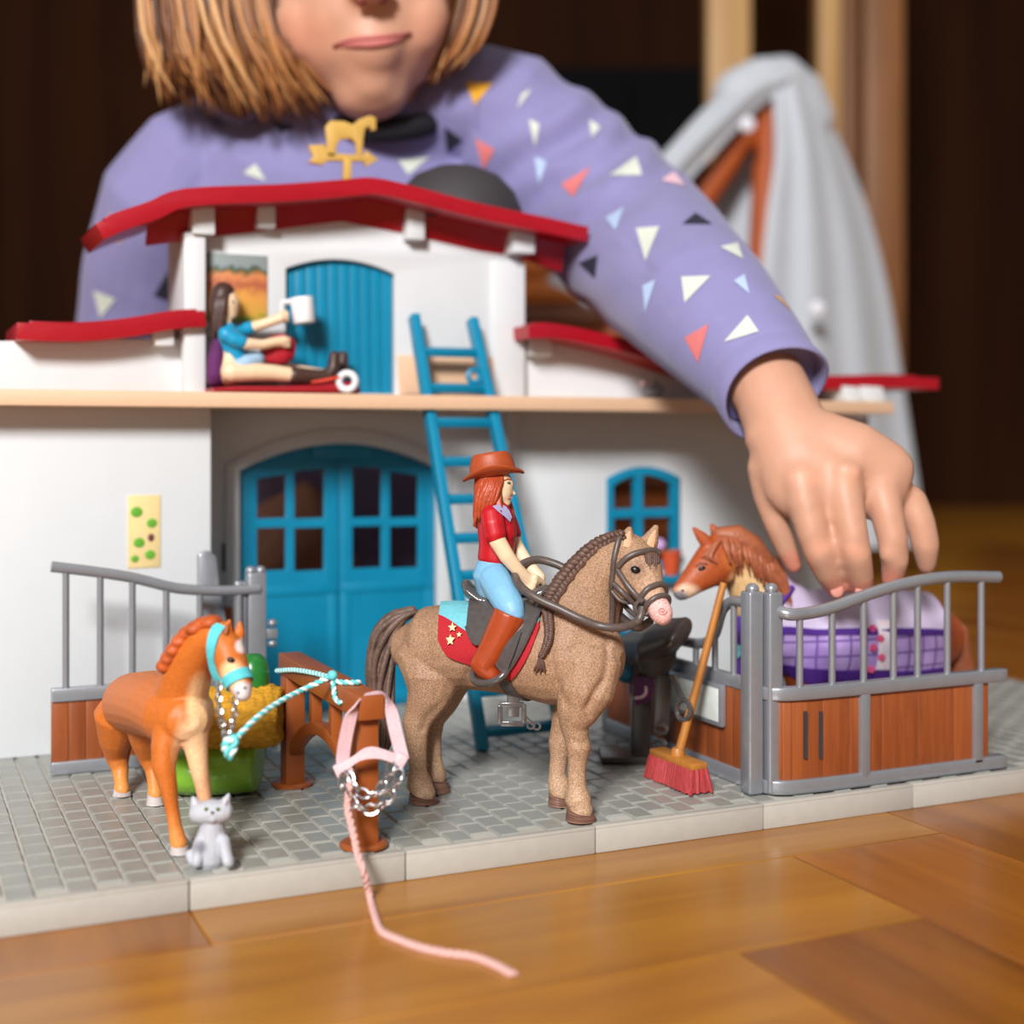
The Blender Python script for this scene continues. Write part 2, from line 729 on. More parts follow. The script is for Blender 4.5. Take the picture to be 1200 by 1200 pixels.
fl = MB().box((-260, -95, -2.5), (380, 420, -0.18)).build('floor', M['parquet_x'])
tag(fl, kind='structure')
PWID, PLEN = 7.5, 30.0
plx = MB().box((0.02, 0.02, -0.6), (PLEN - 0.02, PWID - 0.02, 0)).build('plank', M['parquet_x'], fl, bevel=0.04, seg=1, own=True)
ply = MB().box((0.02, 0.02, -0.6), (PWID - 0.02, PLEN - 0.02, 0)).build('plank', M['parquet_y'], fl, bevel=0.04, seg=1, own=True)
_first = {0: plx, 1: ply}
for k in range(-20, 50):
    for m in range(-6, 7):
        hx, hy = 6.8 - PLEN + k * PWID + m * 2 * PLEN, -10.9 + k * PWID
        for kind, (x, y) in ((0, (hx, hy)), (1, (hx + PLEN, hy + PWID - PLEN))):
            w, h = (PLEN, PWID) if kind == 0 else (PWID, PLEN)
            if x < -80 or x + w > 140 or y < -62 or y + h > 150:
                continue
            o = _first[kind] if _first[kind].get('_used') is None else _first[kind].copy()
            if o is _first[kind]:
                o['_used'] = 1
            else:
                COL.objects.link(o)
            o.location = (x * U, y * U, 0)
            o.rotation_euler = (0, 0, 0)
for o in fl.children:
    if '_used' in o:
        del o['_used']

# room's far wall, dark and out of focus
_c = at_d(600, 515, 330)
bw = MB()
bw.box((-260, 0, 0), (260, 8, 260), [RIGHT, FWD, UP], (_c[0], _c[1], -0.2))
tag(bw.build('wall_back', M['room_wall']), kind='structure')

# ================================================================== the grey base plates of the toy
base = empty('stable_base', (0, 0, 0))
tag(base, 'grey plastic base with moulded paving under the white toy stable', 'base plate')
SEAM = 7.87
for i in range(-4, 5):
    MB().box((i * SEAM + 0.025, 0, 0.0), ((i + 1) * SEAM - 0.025, 36, BT - 0.10)).build('base_section', M['base'], base, bevel=0.06)
    rim = MB().box((i * SEAM + 0.025, 0.0, BT - 0.16), ((i + 1) * SEAM - 0.025, 0.34, BT)).build('rim', M['base'], base, bevel=0.05)

M['tile'] = mat('grey paving plastic', srgb(146, 146, 140), 0.36, var=0.10, scale=90, bump=0.25, bscale=500)
TW, TL = SEAM / 8, 1.38


def tile_mb(mb, x, y, z=0):
    a, b = 0.045, 0.13
    lo = [(a, a), (TW - a, a), (TW - a, TL - a), (a, TL - a)]
    hi = [(b * 0.8, b), (TW - b * 0.8, b), (TW - b * 0.8, TL - b * 0.8), (b * 0.8, TL - b * 0.8)]
    v = [(x + p, y + q, BT - 0.11 + z) for p, q in lo] + [(x + p, y + q, BT + z) for p, q in hi]
    mb.add(v, [(0, 1, 5, 4), (1, 2, 6, 5), (2, 3, 7, 6), (3, 0, 4, 7), (4, 5, 6, 7)])


spots = []
for c in range(-32, 40):
    for r in range(-1, 26):
        x = c * TW
        y = 0.36 + r * TL + (TL / 2 if c % 2 else 0)
        if y < 0.3 or y > 33:
            continue
        spots.append((x, y))


def seen_size(p):
    q = np.array([p[0] + TW / 2, p[1] + TL / 2, BT]) - CAM
    d = q @ FWD
    px = CXP + FPX * (q @ RIGHT) / d
    return d if 170 < px < 1035 else 1000 + d


spots.sort(key=seen_size)
_mb = MB()
tile_mb(_mb, 0, 0)
_t0 = _mb.build('paving_tile', M['tile'], base, own=True)
for i, (x, y) in enumerate(spots[:300]):
    o = _t0 if i == 0 else _t0.copy()
    if i:
        COL.objects.link(o)
    o.location = (x * U, y * U, random.uniform(-0.025, 0.012) * U)
_mb = MB()
for x, y in spots[300:]:
    tile_mb(_mb, x, y, random.uniform(-0.025, 0.012))
tag(_mb.build('paving_field', M['tile'], base), kind='stuff')

# ================================================================== the white toy stable
house = empty('toy_stable', (-2.3, 26, BT))
tag(house, 'white two storey toy stable with red roofs and blue doors', 'toy house')
DK0, DK1 = 17.75, 18.5            # underside and top of the beige upper floor
YB, YR, YL = 26.0, 24.2, 21.6     # planes of the door wall, of the right wing and of the left wing
YU, YD = 22.9, 19.4             # upper storey wall, front of the upper floor
XL, XR = -10.4, 7.35              # inner sides of the wings

# lower wall with the big arched doorway
DX0, DX1 = -7.95, 3.5
loops = [[(XL, BT), (DX0, BT), *[(p[0], p[1]) for p in reversed(arch(DX0, DX1, BT, 14.5, 15.95)[2:])], (DX1, BT), (XR, BT), (XR, DK0), (XL, DK0)]]
plate_mb(loops, on_y(YB), (0, 0.5, 0)).build('lower_wall', M['white'], house, bevel=0.04)
# raised moulding round the doorway
o_in = arch(DX0, DX1, BT, 14.5, 15.95)[2:]
o_out = arch(DX0 - 0.75, DX1 + 0.75, BT, 14.8, 16.75)[2:]
plate_mb([[(DX0, BT), *reversed(o_in), (DX1, BT), (DX1 + 0.75, BT), *o_out, (DX0 - 0.75, BT)]], on_y(YB - 0.22), (0, 0.25, 0)).build('door_surround', M['white'], house, bevel=0.05)

# the blue double door: two leaves, each with four open panes
def door_leaf(px_panes, x0, x1, crown_side):
    def pane(p):
        a, b = at_y(p[0], p[1], YB + 0.3), at_y(p[2], p[3], YB + 0.3)
        return [(a[0], b[2]), (b[0], b[2]), (b[0], a[2] + (p[4] if len(p) > 4 else 0)), (a[0], a[2] + (p[5] if len(p) > 5 else 0))]
    n = 10
    top = []
    for i in range(n + 1):
        x = x1 + (x0 - x1) * i / n
        t = (x - DX0) / (DX1 - DX0)
        z = 14.5 + 1.45 * (1 - (2 * t - 1) ** 2)
        top.append((x, z - 0.06))
    outline = [(x0, BT + 0.05), (x1, BT + 0.05)] + top
    d = plate_mb([outline] + [pane(p) for p in px_panes], on_y(YB + 0.25), (0, 0.35, 0)).build('door_leaf', M['blue'], house, bevel=0.04)
    zb = at_y(400, 684, YB)[2]
    # raised rails and stiles on the leaf's lower panel
    for a, b in (((x0 + .08, BT + .3), (x1 - .08, BT + .95)), ((x0 + .08, zb - .55), (x1 - .08, zb)), ((x0 + .08, BT + .95), (x0 + .6, zb - .55)), ((x1 - .6, BT + .95), (x1 - .08, zb - .55))):
        MB().box((a[0], YB + (0.17 if b[0] - a[0] > 2 else 0.19), a[1]), (b[0], YB + 0.27, b[1])).build('door_rail', M['blue'], d, bevel=0.03)
    return d


XM = at_y(397, 600, YB + 0.3)[0]
door_leaf([(301, 561, 335, 607, 0.22), (345, 550, 380, 607, 0, -0.1), (301, 619, 335, 668), (345, 619, 380, 668)], DX0 + 0.03, XM - 0.03, 1)
door_leaf([(413, 547, 447, 606, -0.1), (457, 552, 490, 606, -0.28), (413, 617, 447, 665), (457, 617, 490, 665)], XM + 0.03, DX1 - 0.03, 0)
# the lintel piece with the carriage track over the doors
MB().prism([(XM - 1.5, YB - 0.05, 15.1), (XM + 1.75, YB - 0.05, 15.1), (XM + 1.9, YB - 0.05, 15.62), (XM + 1.55, YB - 0.05, 15.98), (XM - 1.35, YB - 0.05, 15.98), (XM - 1.7, YB - 0.05, 15.62)], (0, 0.3, 0)).build('door_track', M['blue'], house, bevel=0.05)
MB().box((DX0 - 0.9, YB - 0.18, 9.1), (DX0 - 0.5, YB + 0.02, 10.6)).build('latch', M['dark'], house, bevel=0.03)
MB().box((DX0 - 0.95, YB - 0.5, 2), (DX0 - 0.45, YB - 0.12, 7.2)).build('broom_clip', M['brown'], house, bevel=0.05)

# left wing: front wall and the inner side wall, one storey and a half
plate_mb([[(-34, BT), (XL, BT), (XL, DK0), (-34, DK0)]], on_y(YL), (0, 0.45, 0)).build('wing_wall', M['white'], house, bevel=0.04)
MB().box((XL - 0.45, YL + 0.45, BT), (XL, YB, DK0)).build('side_wall', M['white'], house, bevel=0.03)
# right wing with the arched window
wl, wr = at_y(711, 600, YR), at_y(796, 600, YR)
WX0, WX1 = wl[0], wr[0]
wz0, wz1, wz2 = at_y(750, 668, YR)[2], at_y(711, 561, YR)[2], at_y(752, 547, YR)[2]
plate_mb([[(XR, BT), (33, BT), (33, DK0), (XR, DK0)], arch(WX0, WX1, wz0, wz1, wz2)], on_y(YR), (0, 0.45, 0)).build('wing_wall', M['white'], house, bevel=0.04)
MB().box((XR, YR + 0.45, BT), (XR + 0.45, YB + 0.5, DK0)).build('side_wall', M['white'], house, bevel=0.03)
MB().box((XR - 0.12, YR - 0.14, BT), (XR + 0.5, YR + 0.02, DK0)).build('corner_strip', M['white'], house, bevel=0.05)
# blue frame with its cross
fx, fm, fz = 0.55, at_y(748, 600, YR)[0], at_y(750, 601, YR)[2]
inner = arch(WX0 + fx * 0.75, WX1 - fx, wz0 + 0.5, wz1 - 0.42, wz2 - 0.48)
h = 0.27


def arch_z(x):
    t = (x - WX0 - fx * 0.75) / (WX1 - fx - WX0 - fx * 0.75)
    return wz1 - 0.42 + (wz2 - wz1 - 0.06) * (1 - (2 * t - 1) ** 2)


a0, a1 = WX0 + fx * 0.75, WX1 - fx
holes = [[(a0, wz0 + .5), (fm - h, wz0 + .5), (fm - h, fz - h), (a0, fz - h)],
         [(fm + h, wz0 + .5), (a1, wz0 + .5), (a1, fz - h), (fm + h, fz - h)],
         [(a0, fz + h), (fm - h, fz + h)] + [(fm - h + (a0 - fm + h) * i / 6, arch_z(fm - h + (a0 - fm + h) * i / 6)) for i in range(7)],
         [(fm + h, fz + h), (a1, fz + h)] + [(a1 + (fm + h - a1) * i / 6, arch_z(a1 + (fm + h - a1) * i / 6)) for i in range(7)]]
plate_mb([arch(WX0, WX1, wz0, wz1, wz2)] + holes, on_y(YR - 0.12), (0, 0.5, 0)).build('window_frame', M['blue'], house, bevel=0.05)
# rear of the house: posts only, the back is open for playing
for x in (XL - 0.5, XR):
    MB().box((x, 30.2, BT), (x + 0.6, 31, DK0)).build('rear_post', M['white'], house, bevel=0.05)

# upper floor with a hatch for the ladder
LHX0, LHX1 = 2.6, 7.0
plate_mb([[(-34, YD), (31, YD), (31, 31), (-34, 31)], [(0.3, YD + .3), (5.0, YD + .3), (5.0, 22.7), (0.3, 22.7)]], lambda u, v: (u, v, DK0), (0, 0, DK1 - DK0)).build('upper_floor', M['beige'], house, bevel=0.06)

# upper storey: back wall with its arched door
ux0, ux1 = at_y(335, 400, YU)[0], at_y(463, 400, YU)[0]
uz0, uzs, uzc = DK1, at_y(400, 318, YU)[2], at_y(400, 304, YU)[2]
g = [(XL, DK1), (ux0, DK1), *list(reversed(arch(ux0, ux1, uz0, uzs, uzc)[2:])), (ux1, DK1), (XR, DK1)]


def gz(px, py, y=YU):
    p = at_y(px, py, y)
    return (p[0], p[2])


top = [(XR, gz(600, 301)[1]), gz(560, 294), gz(470, 273), gz(400, 259), gz(330, 268), (XL, gz(250, 279)[1])]
plate_mb([g + top], on_y(YU), (0, 0.5, 0)).build('upper_wall', M['white'], house, bevel=0.04)
ud = empty('upper_door', (0, 0, 0))
ud.parent = house
ud.location = (0, 0, 0)
_n = 10
for i in range(_n):
    xa, xb = ux0 + (ux1 - ux0) * i / _n, ux0 + (ux1 - ux0) * (i + 1) / _n
    def zt(x):
        t = (x - ux0) / (ux1 - ux0)
        return uzs + (uzc - uzs) * (1 - (2 * t - 1) ** 2)
    plate_mb([[(xa + .012, DK1), (xb - .012, DK1), (xb - .012, zt(xb)), ((xa + xb) / 2, zt((xa + xb) / 2)), (xa + .012, zt(xa))]], on_y(YU + 0.42 + 0.02 * (i % 2)), (0, 0.3, 0)).build('plank', M['blue'], ud, bevel=0.035)
MB().box((ux0 - 0.5, YU - 0.12, DK1), (ux1 + 0.7, YU + 0.42, DK1 + 0.14)).build('door_sill', M['white'], house, bevel=0.03)
# side walls of the upper storey
MB().box((XL - 1.25, YU - 1.0, DK1), (XL - 0.2, YU + 3.5, 26.6)).build('upper_side_wall', M['white'], house, bevel=0.05)
MB().box((XR - 1.75, YU - 0.22, DK1), (XR + 0.2, YU + 3.5, 26.2)).build('upper_side_wall', M['white'], house, bevel=0.05)
# half storeys over the wings
lw = [(XL - 0.95, DK1), (XL - 0.95, 21.3), (-33, 20.4), (-33, DK1)]
plate_mb([[(u, v) for u, v in lw]], on_y(23.0), (0, 0.4, 0)).build('wing_gable', M['white'], house, bevel=0.04)
YG = 23.3
rp = [gz(623, 384, YG), gz(660, 398, YG), gz(745, 428, YG), gz(800, 446, YG), gz(860, 461, YG)]
plate_mb([[(XR + 0.4, DK1), (31, DK1), (31, 18.7)] + [(x, z) for x, z in reversed(rp)] + [(XR + 0.4, rp[0][1])]], on_y(YG), (0, 0.4, 0)).build('wing_gable', M['white'], house, bevel=0.04)


def roof_shell(name, line, y0, y1, th, mat_, rows):
    """curved roof: the line of its front edge (x, z) carried back, with moulded tile courses on top"""
    line = spline(line, 36)
    n = len(line)
    t = np.gradient(line, axis=0)
    t /= np.linalg.norm(t, axis=1)[:, None]
    nor = np.stack([-t[:, 1], t[:, 0]], 1)
    nor[nor[:, 1] < 0] *= -1
    low = line - nor * th
    poly = [(p[0], p[1]) for p in line] + [(p[0], p[1]) for p in reversed(low)]
    r = plate_mb([poly], on_y(y0), (0, y1 - y0, 0)).build(name, mat_, house, bevel=0.12, seg=3)
    for k in range(rows):
        ya = y0 + 0.5 + (y1 - y0 - 1) * k / rows
        yb = y0 + 0.5 + (y1 - y0 - 1) * (k + 0.92) / rows
        up = line[2:-2] + nor[2:-2] * 0.14
        lo = line[2:-2] - nor[2:-2] * 0.05
        plate_mb([[(p[0], p[1]) for p in up] + [(p[0], p[1]) for p in reversed(lo)]], on_y(ya), (0, yb - ya, 0)).build('tile_course', mat_, r, bevel=0.05)
    return r


YE = 20.3
main_line = [gz(112, 262, YE), gz(140, 250, YE), gz(176, 238, YE), gz(220, 222, YE), gz(330, 217, YE), gz(400, 212, YE), gz(438, 209, YE), gz(480, 217, YE), gz(560, 238, YE), gz(640, 255, YE), gz(690, 266, YE)]
roof_shell('main_roof', main_line, YE, 25.9, 0.82, M['red'], 5)
right_line = [gz(619, 381, YE + .4), gz(650, 381, YE + .4), gz(700, 390, YE + .4), gz(783, 411, YE + .4), gz(870, 432, YE + .4), gz(960, 442, YE + .4), gz(1045, 441, YE + .4), gz(1100, 443, YE + .4)]
roof_shell('wing_roof', right_line, YE + .4, 28, 0.72, M['red'], 4)
left_line = [gz(20, 378, YE + 1), gz(90, 380, YE + 1), gz(150, 375, YE + 1), gz(205, 366, YE + 1), gz(240, 364, YE + 1)]
roof_shell('wing_roof', left_line, YE + 1, 28, 0.8, M['red'], 4)


def soffit(name, front, back, y0, y1, m):
    """sloping lining from the eave back down to the top of the wall: (x, z) lists"""
    fx_ = np.array(front)
    bx_ = np.array(back)
    xs = np.linspace(max(fx_[:, 0].min(), bx_[:, 0].min()), min(fx_[:, 0].max(), bx_[:, 0].max()), 30)
    f_ = np.interp(xs, fx_[np.argsort(fx_[:, 0]), 0], fx_[np.argsort(fx_[:, 0]), 1])
    b_ = np.interp(xs, bx_[np.argsort(bx_[:, 0]), 0], bx_[np.argsort(bx_[:, 0]), 1])
    rs_ = [np.array([(x, y0, a), (x, y1, c), (x, y1, c + 0.25), (x, y0, a + 0.25)]) for x, a, c in zip(xs, f_, b_)]
    return MB().rings(rs_).build(name, m, house, smooth=True, auto=0.5)


def under(line, th, y):
    l_ = spline(line, 36)
    return [(p[0], p[1] - th - 0.1) for p in l_]


soffit('roof_lining', under(main_line, 0.75, YE), [(XL - 3, top[-1][1] - .6)] + [(x, z - .05) for x, z in reversed(top)] + [(XR + 2.6, top[0][1] - .7)], 22.3, YU + 0.05, M['red'])
soffit('roof_lining', under(right_line, 0.65, YE), [(x, z - .05) for x, z in rp] + [(31, 18.9)], 22.5, YG + 0.05, M['red'])
# white purlins reaching out under the roofs
for a, b, c, d, yf in ((303, 238, 323, 267, 22.0), (478, 248, 498, 281, 22.0), (602, 262, 627, 297, 21.6), (226, 236, 252, 275, 21.6)):
    p, q = at_y(a, b, yf), at_y(c, d, yf)
    MB().box((p[0], yf, q[2]), (q[0], YU + 0.3, p[2] + 0.3)).build('purlin', M['white'], house, bevel=0.04)
for a, b, c, d, yf in ((622, 396, 647, 417, 22.3), (182, 384, 204, 405, 21.9)):
    p, q = at_y(a, b, yf), at_y(c, d, yf)
    MB().box((p[0], yf, q[2]), (q[0], 23.4, p[2] + 0.1)).build('purlin', M['white'], house, bevel=0.04)
# white brackets under the far right eave
for a, b in ((987, 1012), (1008, 1040)):
    p, q = at_y(a, 452, 20.6), at_y(b, 480, 20.6)
    MB().prism([(p[0], 20.6, p[2]), (q[0] - .35, 20.6, p[2] - .05), (q[0], 20.6, q[2] + .3), (q[0] - .3, 20.6, q[2]), (p[0] + .25, 20.6, q[2] + .55)], (0, 3, 0)).build('eave_bracket', M['white'], house, bevel=0.08)

# weather vane
vx = at_y(407, 214, 23.0)
vane = empty('weather_vane', (vx[0], vx[1], vx[2] - 0.6))
tag(vane, 'yellow horse-shaped weather vane standing on the ridge of the red roof', 'weather vane')
def vp(px, py):
    return at_y(px, py, 23.0)


MB().bar(vp(406, 219), vp(407, 186), 0.42, 0.42, up=(0, 1, 0)).build('rod', M['gold'], vane, bevel=0.05)
MB().prism([vp(*p) for p in ((362, 190), (368, 183), (362, 170), (380, 169), (386, 179), (428, 182), (429, 176), (444, 187), (429, 195), (428, 189), (386, 188), (378, 193))], (0, 0.35, 0)).build('arrow', M['gold'], vane, bevel=0.04)
MB().prism([vp(*p) for p in ((383, 184), (384, 165), (382, 148), (388, 141), (404, 142), (414, 146), (421, 140), (428, 137), (434, 135), (441, 138), (441, 152), (436, 153), (433, 147), (428, 151), (426, 162), (425, 184), (419, 184), (418, 168), (412, 162), (400, 163), (395, 170), (394, 184))], (0, 0.35, 0)).build('horse_shape', M['gold'], vane, bevel=0.05)

# dark round dome on the rear slope of the roof
dd = at_y(531, 250, 25.2)
MB().lathe([(0.01, 2.75), (1.3, 2.62), (2.4, 2.15), (3.3, 1.2), (3.7, 0.2), (3.8, -0.6), (0.01, -0.65)], (dd[0], 24.6, at_y(538, 195, 24.6)[2] - 2.75), 32).build('roof_dome', M['dark'], house, smooth=True)
# ledge under the right window
MB().box((WX0 - 0.2, YR - 1.0, wz0 - 0.75), (WX1 + 0.2, YR + 0.02, wz0 - 0.3)).build('window_ledge', M['blue'], house, bevel=0.06)
# ================================================================== things in the yard
def chain_links(name, path, link_len, wire, m, parent):
    """separate oval links along a path, every other one turned"""
    p = np.asarray(path, float)
    s = np.r_[0, np.cumsum(np.linalg.norm(np.diff(p, axis=0), axis=1))]
    n = max(2, int(s[-1] / (link_len * 0.68)))
    for k in range(n):
        q = (k + 0.5) / n * s[-1]
        c = np.array([np.interp(q, s, p[:, i]) for i in range(3)])
        c2 = np.array([np.interp(min(q + 0.05, s[-1]), s, p[:, i]) for i in range(3)])
        c1 = np.array([np.interp(max(q - 0.05, 0), s, p[:, i]) for i in range(3)])
        t = c2 - c1
        t /= np.linalg.norm(t)
        side = np.cross(t, FWD)
        side /= np.linalg.norm(side)
        if k % 2:
            side = side * 0.55 - np.array(FWD) * 0.83
        else:
            side = side * 0.95 + np.array(FWD) * 0.3
        a = np.linspace(0, 2 * np.pi, 14, endpoint=False)
        MB().tube([c + 0.5 * link_len * math.cos(x) * t + 0.33 * link_len * math.sin(x) * side for x in a], wire, 6, True).build(name, m, parent, smooth=True)


def rope_mb(path, r, turns_per_cm, strands=2, n=6):
    """twisted cord"""
    p = np.asarray(path, float)
    L = np.r_[0, np.cumsum(np.linalg.norm(np.diff(p, axis=0), axis=1))]
    m = int(max(30, L[-1] * turns_per_cm * 8))
    q = np.linspace(0, L[-1], m)
    p = np.stack([np.interp(q, L, p[:, i]) for i in range(3)], 1)
    t = np.gradient(p, axis=0)
    t /= np.linalg.norm(t, axis=1)[:, None]
    s = np.cross(t, np.array([0.1, 0.2, 1.0]))
    s /= np.linalg.norm(s, axis=1)[:, None]
    u = np.cross(t, s)
    out = []
    for k in range(strands):
        a = q * turns_per_cm * 2 * math.pi + k * 2 * math.pi / strands
        out.append(p + r * 0.5 * (np.cos(a)[:, None] * s + np.sin(a)[:, None] * u))
    return out


# ------------------------------------------------------------------ brown hitching rail
HXr = -9.05
rail = empty('hitching_rail', (HXr, 1.4, BT))
tag(rail, 'brown plastic hitching rail beside the tan horse, carrying the pink halter', 'hitching rail')
ytop = at_x(432, 815, HXr)[2]
NY, FY = 1.35, 11.2
for y in (NY, FY):
    MB().box((HXr - 0.42, y - 0.5, BT), (HXr + 0.42, y + 0.5, ytop - 0.62)).build('post', M['brown'], rail, bevel=0.05)
    MB().lathe([(0.9, 0.0), (0.9, 0.10), (0.8, 0.18), (0.01, 0.18)], (HXr, y, BT + 0.005), 24).build('foot', M['brown'], rail, smooth=True, auto=0.6)
MB().box((HXr - 0.5, NY - 0.95, ytop - 0.85), (HXr + 0.5, FY + 0.55, ytop + 0.05)).build('top_beam', M['brown'], rail, bevel=0.07)
# low arched rail and its two uprights
ar = []
zlo, zhi = BT + 1.6, ytop - 2.35
for t in np.linspace(0, 1, 21):
    ar.append((HXr, NY + 0.4 + (FY - NY - 0.8) * t, zlo + (zhi - zlo) * (1 - (2 * t - 1) ** 2)))
MB().ribbon(ar, (1, 0, 0), 0.5, 0.5).build('arched_brace', M['brown'], rail, bevel=0.04)
for t in (0.36, 0.64):
    y = NY + (FY - NY) * t
    zz = zlo + (zhi - zlo) * (1 - (2 * t - 1) ** 2)
    MB().box((HXr - 0.22, y - 0.22, zz), (HXr + 0.22, y + 0.22, ytop - 0.8)).build('spindle', M['brown'], rail, bevel=0.03)

# ------------------------------------------------------------------ pink halter hanging on the rail
M['pink'] = mat('pale pink ribbon', srgb(222, 184, 190), 0.7, var=0.12, scale=900, bump=0.3, bscale=2500)
M['pinkcord'] = mat('pink cord', srgb(210, 166, 160), 0.7, var=0.15, scale=1200)
ph = empty('pink_halter', tuple(np.round(at_d(436, 900, 49.8), 3)))
tag(ph, 'pale pink ribbon halter with silver chains hung over the rail post', 'halter')
dA = 49.55


def hp_(x, y, d_=dA):
    return at_d(x, y, d_)


zb_ = ytop + 0.09
top_l = [hp_(402, 903), hp_(402, 885), hp_(406, 860), hp_(411, 840), hp_(417, 826, 49.6)]
top_p = [hp_(424, 817, 50.0), hp_(434, 813, 50.3), hp_(445, 812, 50.5), hp_(453, 818, 50.6)]
top_r = [hp_(458, 832, 50.4), hp_(463, 855, 50.0), hp_(468, 875, 49.8), hp_(472, 890, dA)]
loop = spline(top_l + top_p + top_r, 60)
tt = np.linspace(0, 1, len(loop))
wd = np.array([(0, 1, 0)] * len(loop), float)
wq = np.array([RIGHT * 0.9 + FWD * 0.5 if (u < .30 or u > .72) else FWD for u in tt])
wq = smooth_path(wq, 8)
MB().ribbon(loop, wq, 0.5, 0.06).build('crown_ribbon', M['pink'], ph, smooth=True, auto=1.0)
nb = spline([hp_(400, 900, dA - .1), hp_(412, 893, dA - .25), hp_(425, 884, dA - .35), hp_(440, 882, dA - .35), hp_(455, 886, dA - .25), hp_(470, 892, dA - .1)], 24)
MB().ribbon(nb, [UP * 0.95 + RIGHT * 0.25 * math.sin(i / 4) for i in range(len(nb))], 0.42, 0.06).build('nose_ribbon', M['pink'], ph, smooth=True, auto=1.0)
MB().bar(hp_(393, 905, dA - .15), hp_(412, 897, dA - .15), 0.5, 0.16, up=FWD).build('ribbon_end', M['pink'], ph, bevel=0.03)
MB().bar(hp_(466, 897, dA - .12), hp_(473, 884, dA - .12), 0.42, 0.16, up=FWD).build('ribbon_end', M['pink'], ph, bevel=0.03)
chain_links('chain_link', spline([hp_(406, 905, dA - .3), hp_(413, 917, dA - .42), hp_(424, 929, dA - .5), hp_(437, 931, dA - .5), hp_(449, 920, dA - .45), hp_(457, 903, dA - .3), hp_(459, 893, dA - .2)], 40), 0.50, 0.055, M['chrome'], ph)
chain_links('chain_link', spline([hp_(403, 908, dA - .35), hp_(404, 925, dA - .5), hp_(413, 940, dA - .6), hp_(430, 949, dA - .65), hp_(448, 943, dA - .6), hp_(461, 925, dA - .5), hp_(469, 903, dA - .3)], 40), 0.54, 0.06, M['chrome'], ph)
cord = [hp_(411, 915, dA - .4), hp_(408, 930, dA - .6), hp_(407, 948, dA - .7), hp_(412, 968, 48.6), hp_(417, 990, 48.2)]
# the cord then drops over the front edge and lies on the wooden floor
edge = [at_y(420, 1003, -0.12), at_y(427, 1025, -0.35)]
edge = [at_d(419, 1000, 47.9), at_d(426, 1022, 47.6)]
cord_floor = [at_z(434, 1052, 0.10), at_z(442, 1080, 0.10), at_z(449, 1092, 0.10), at_z(468, 1101, 0.10), at_z(493, 1110, 0.10), at_z(525, 1117, 0.10), at_z(555, 1121, 0.10), at_z(580, 1130, 0.10), at_z(602, 1142, 0.10)]
cp_ = spline(cord + edge + cord_floor, 120)
rp2 = MB()
for st in rope_mb(cp_, 0.12, 1.8, 2):
    rp2.tube(st, 0.085, 6)
tag(rp2.build('lead_cord', M['pinkcord'], ph, smooth=True), 'pale pink twisted lead cord trailing onto the wooden floor')

# ------------------------------------------------------------------ silver fences
def bend_rail(mb, pts, r):
    mb.tube(pts, r, 12)
    return mb


GZ = BT
stall = empty('stall_fence', (8.6, 1.5, BT))
tag(stall, 'silver grey curved stall fence with brown boards along the front edge', 'fence')
M['board'] = wood_mat('brown moulded boards', srgb(154, 82, 40), srgb(122, 60, 28), rough=0.42, axis=2, scale=160, per_object=0.05)
FYF = 0.85                                    # front plane of the stall
CXs = 8.6
zmid = at_y(960, 808, FYF)[2]
ztop = at_y(920, 712, FYF)[2]
# plan of the curved front: from the corner post round to the front, then along it
plan = spline([(CXs + 0.15, 1.75), (CXs + 0.35, 1.15), (CXs + 1.0, 0.75), (CXs + 2.2, FYF - 0.25), (CXs + 5, FYF - 0.3), (CXs + 9, FYF - 0.3), (CXs + 13, FYF - 0.3)], 48)
def off_plan(o_):
    t = np.gradient(plan, axis=0)
    t /= np.linalg.norm(t, axis=1)[:, None]
    return plan + np.stack([-t[:, 1], t[:, 0]], 1) * o_


def sheet(z0, z1, o0, o1, name, m, i0=0, i1=None, bev=0.04):
    a, b_ = off_plan(o0)[i0:i1], off_plan(o1)[i0:i1]
    rs_ = [np.array([(p[0], p[1], z0), (p[0], p[1], z1), (q[0], q[1], z1), (q[0], q[1], z0)]) for p, q in zip(a, b_)]
    return MB().rings(rs_).build(name, m, stall, bevel=bev, seg=2, auto=0.9)


sheet(GZ + 0.02, GZ + 0.62, -0.12, 0.45, 'bottom_rail', M['grey'], 0, None, 0.08)
sheet(zmid - 0.34, zmid + 0.24, -0.14, 0.42, 'middle_rail', M['grey'], 0, None, 0.08)
# brown boards between the rails, each its own piece
nb_ = len(plan)
step = 4
for i in range(2, nb_ - step, step):
    sheet(GZ + 0.5, zmid - 0.25, 0.06 + 0.012 * ((i // step) % 2), 0.3, 'board', M['board'], i, i + step + 1, 0.025)
# two narrow slots moulded in the front boards
for px in (946, 964):
    p = at_y(px, 860, FYF - 0.36)
    MB().box((p[0] - 0.07, FYF - 0.30, at_y(px, 889, FYF - .3)[2]), (p[0] + 0.07, FYF - 0.16, at_y(px, 834, FYF - .3)[2])).build('slot', M['dark'], stall)
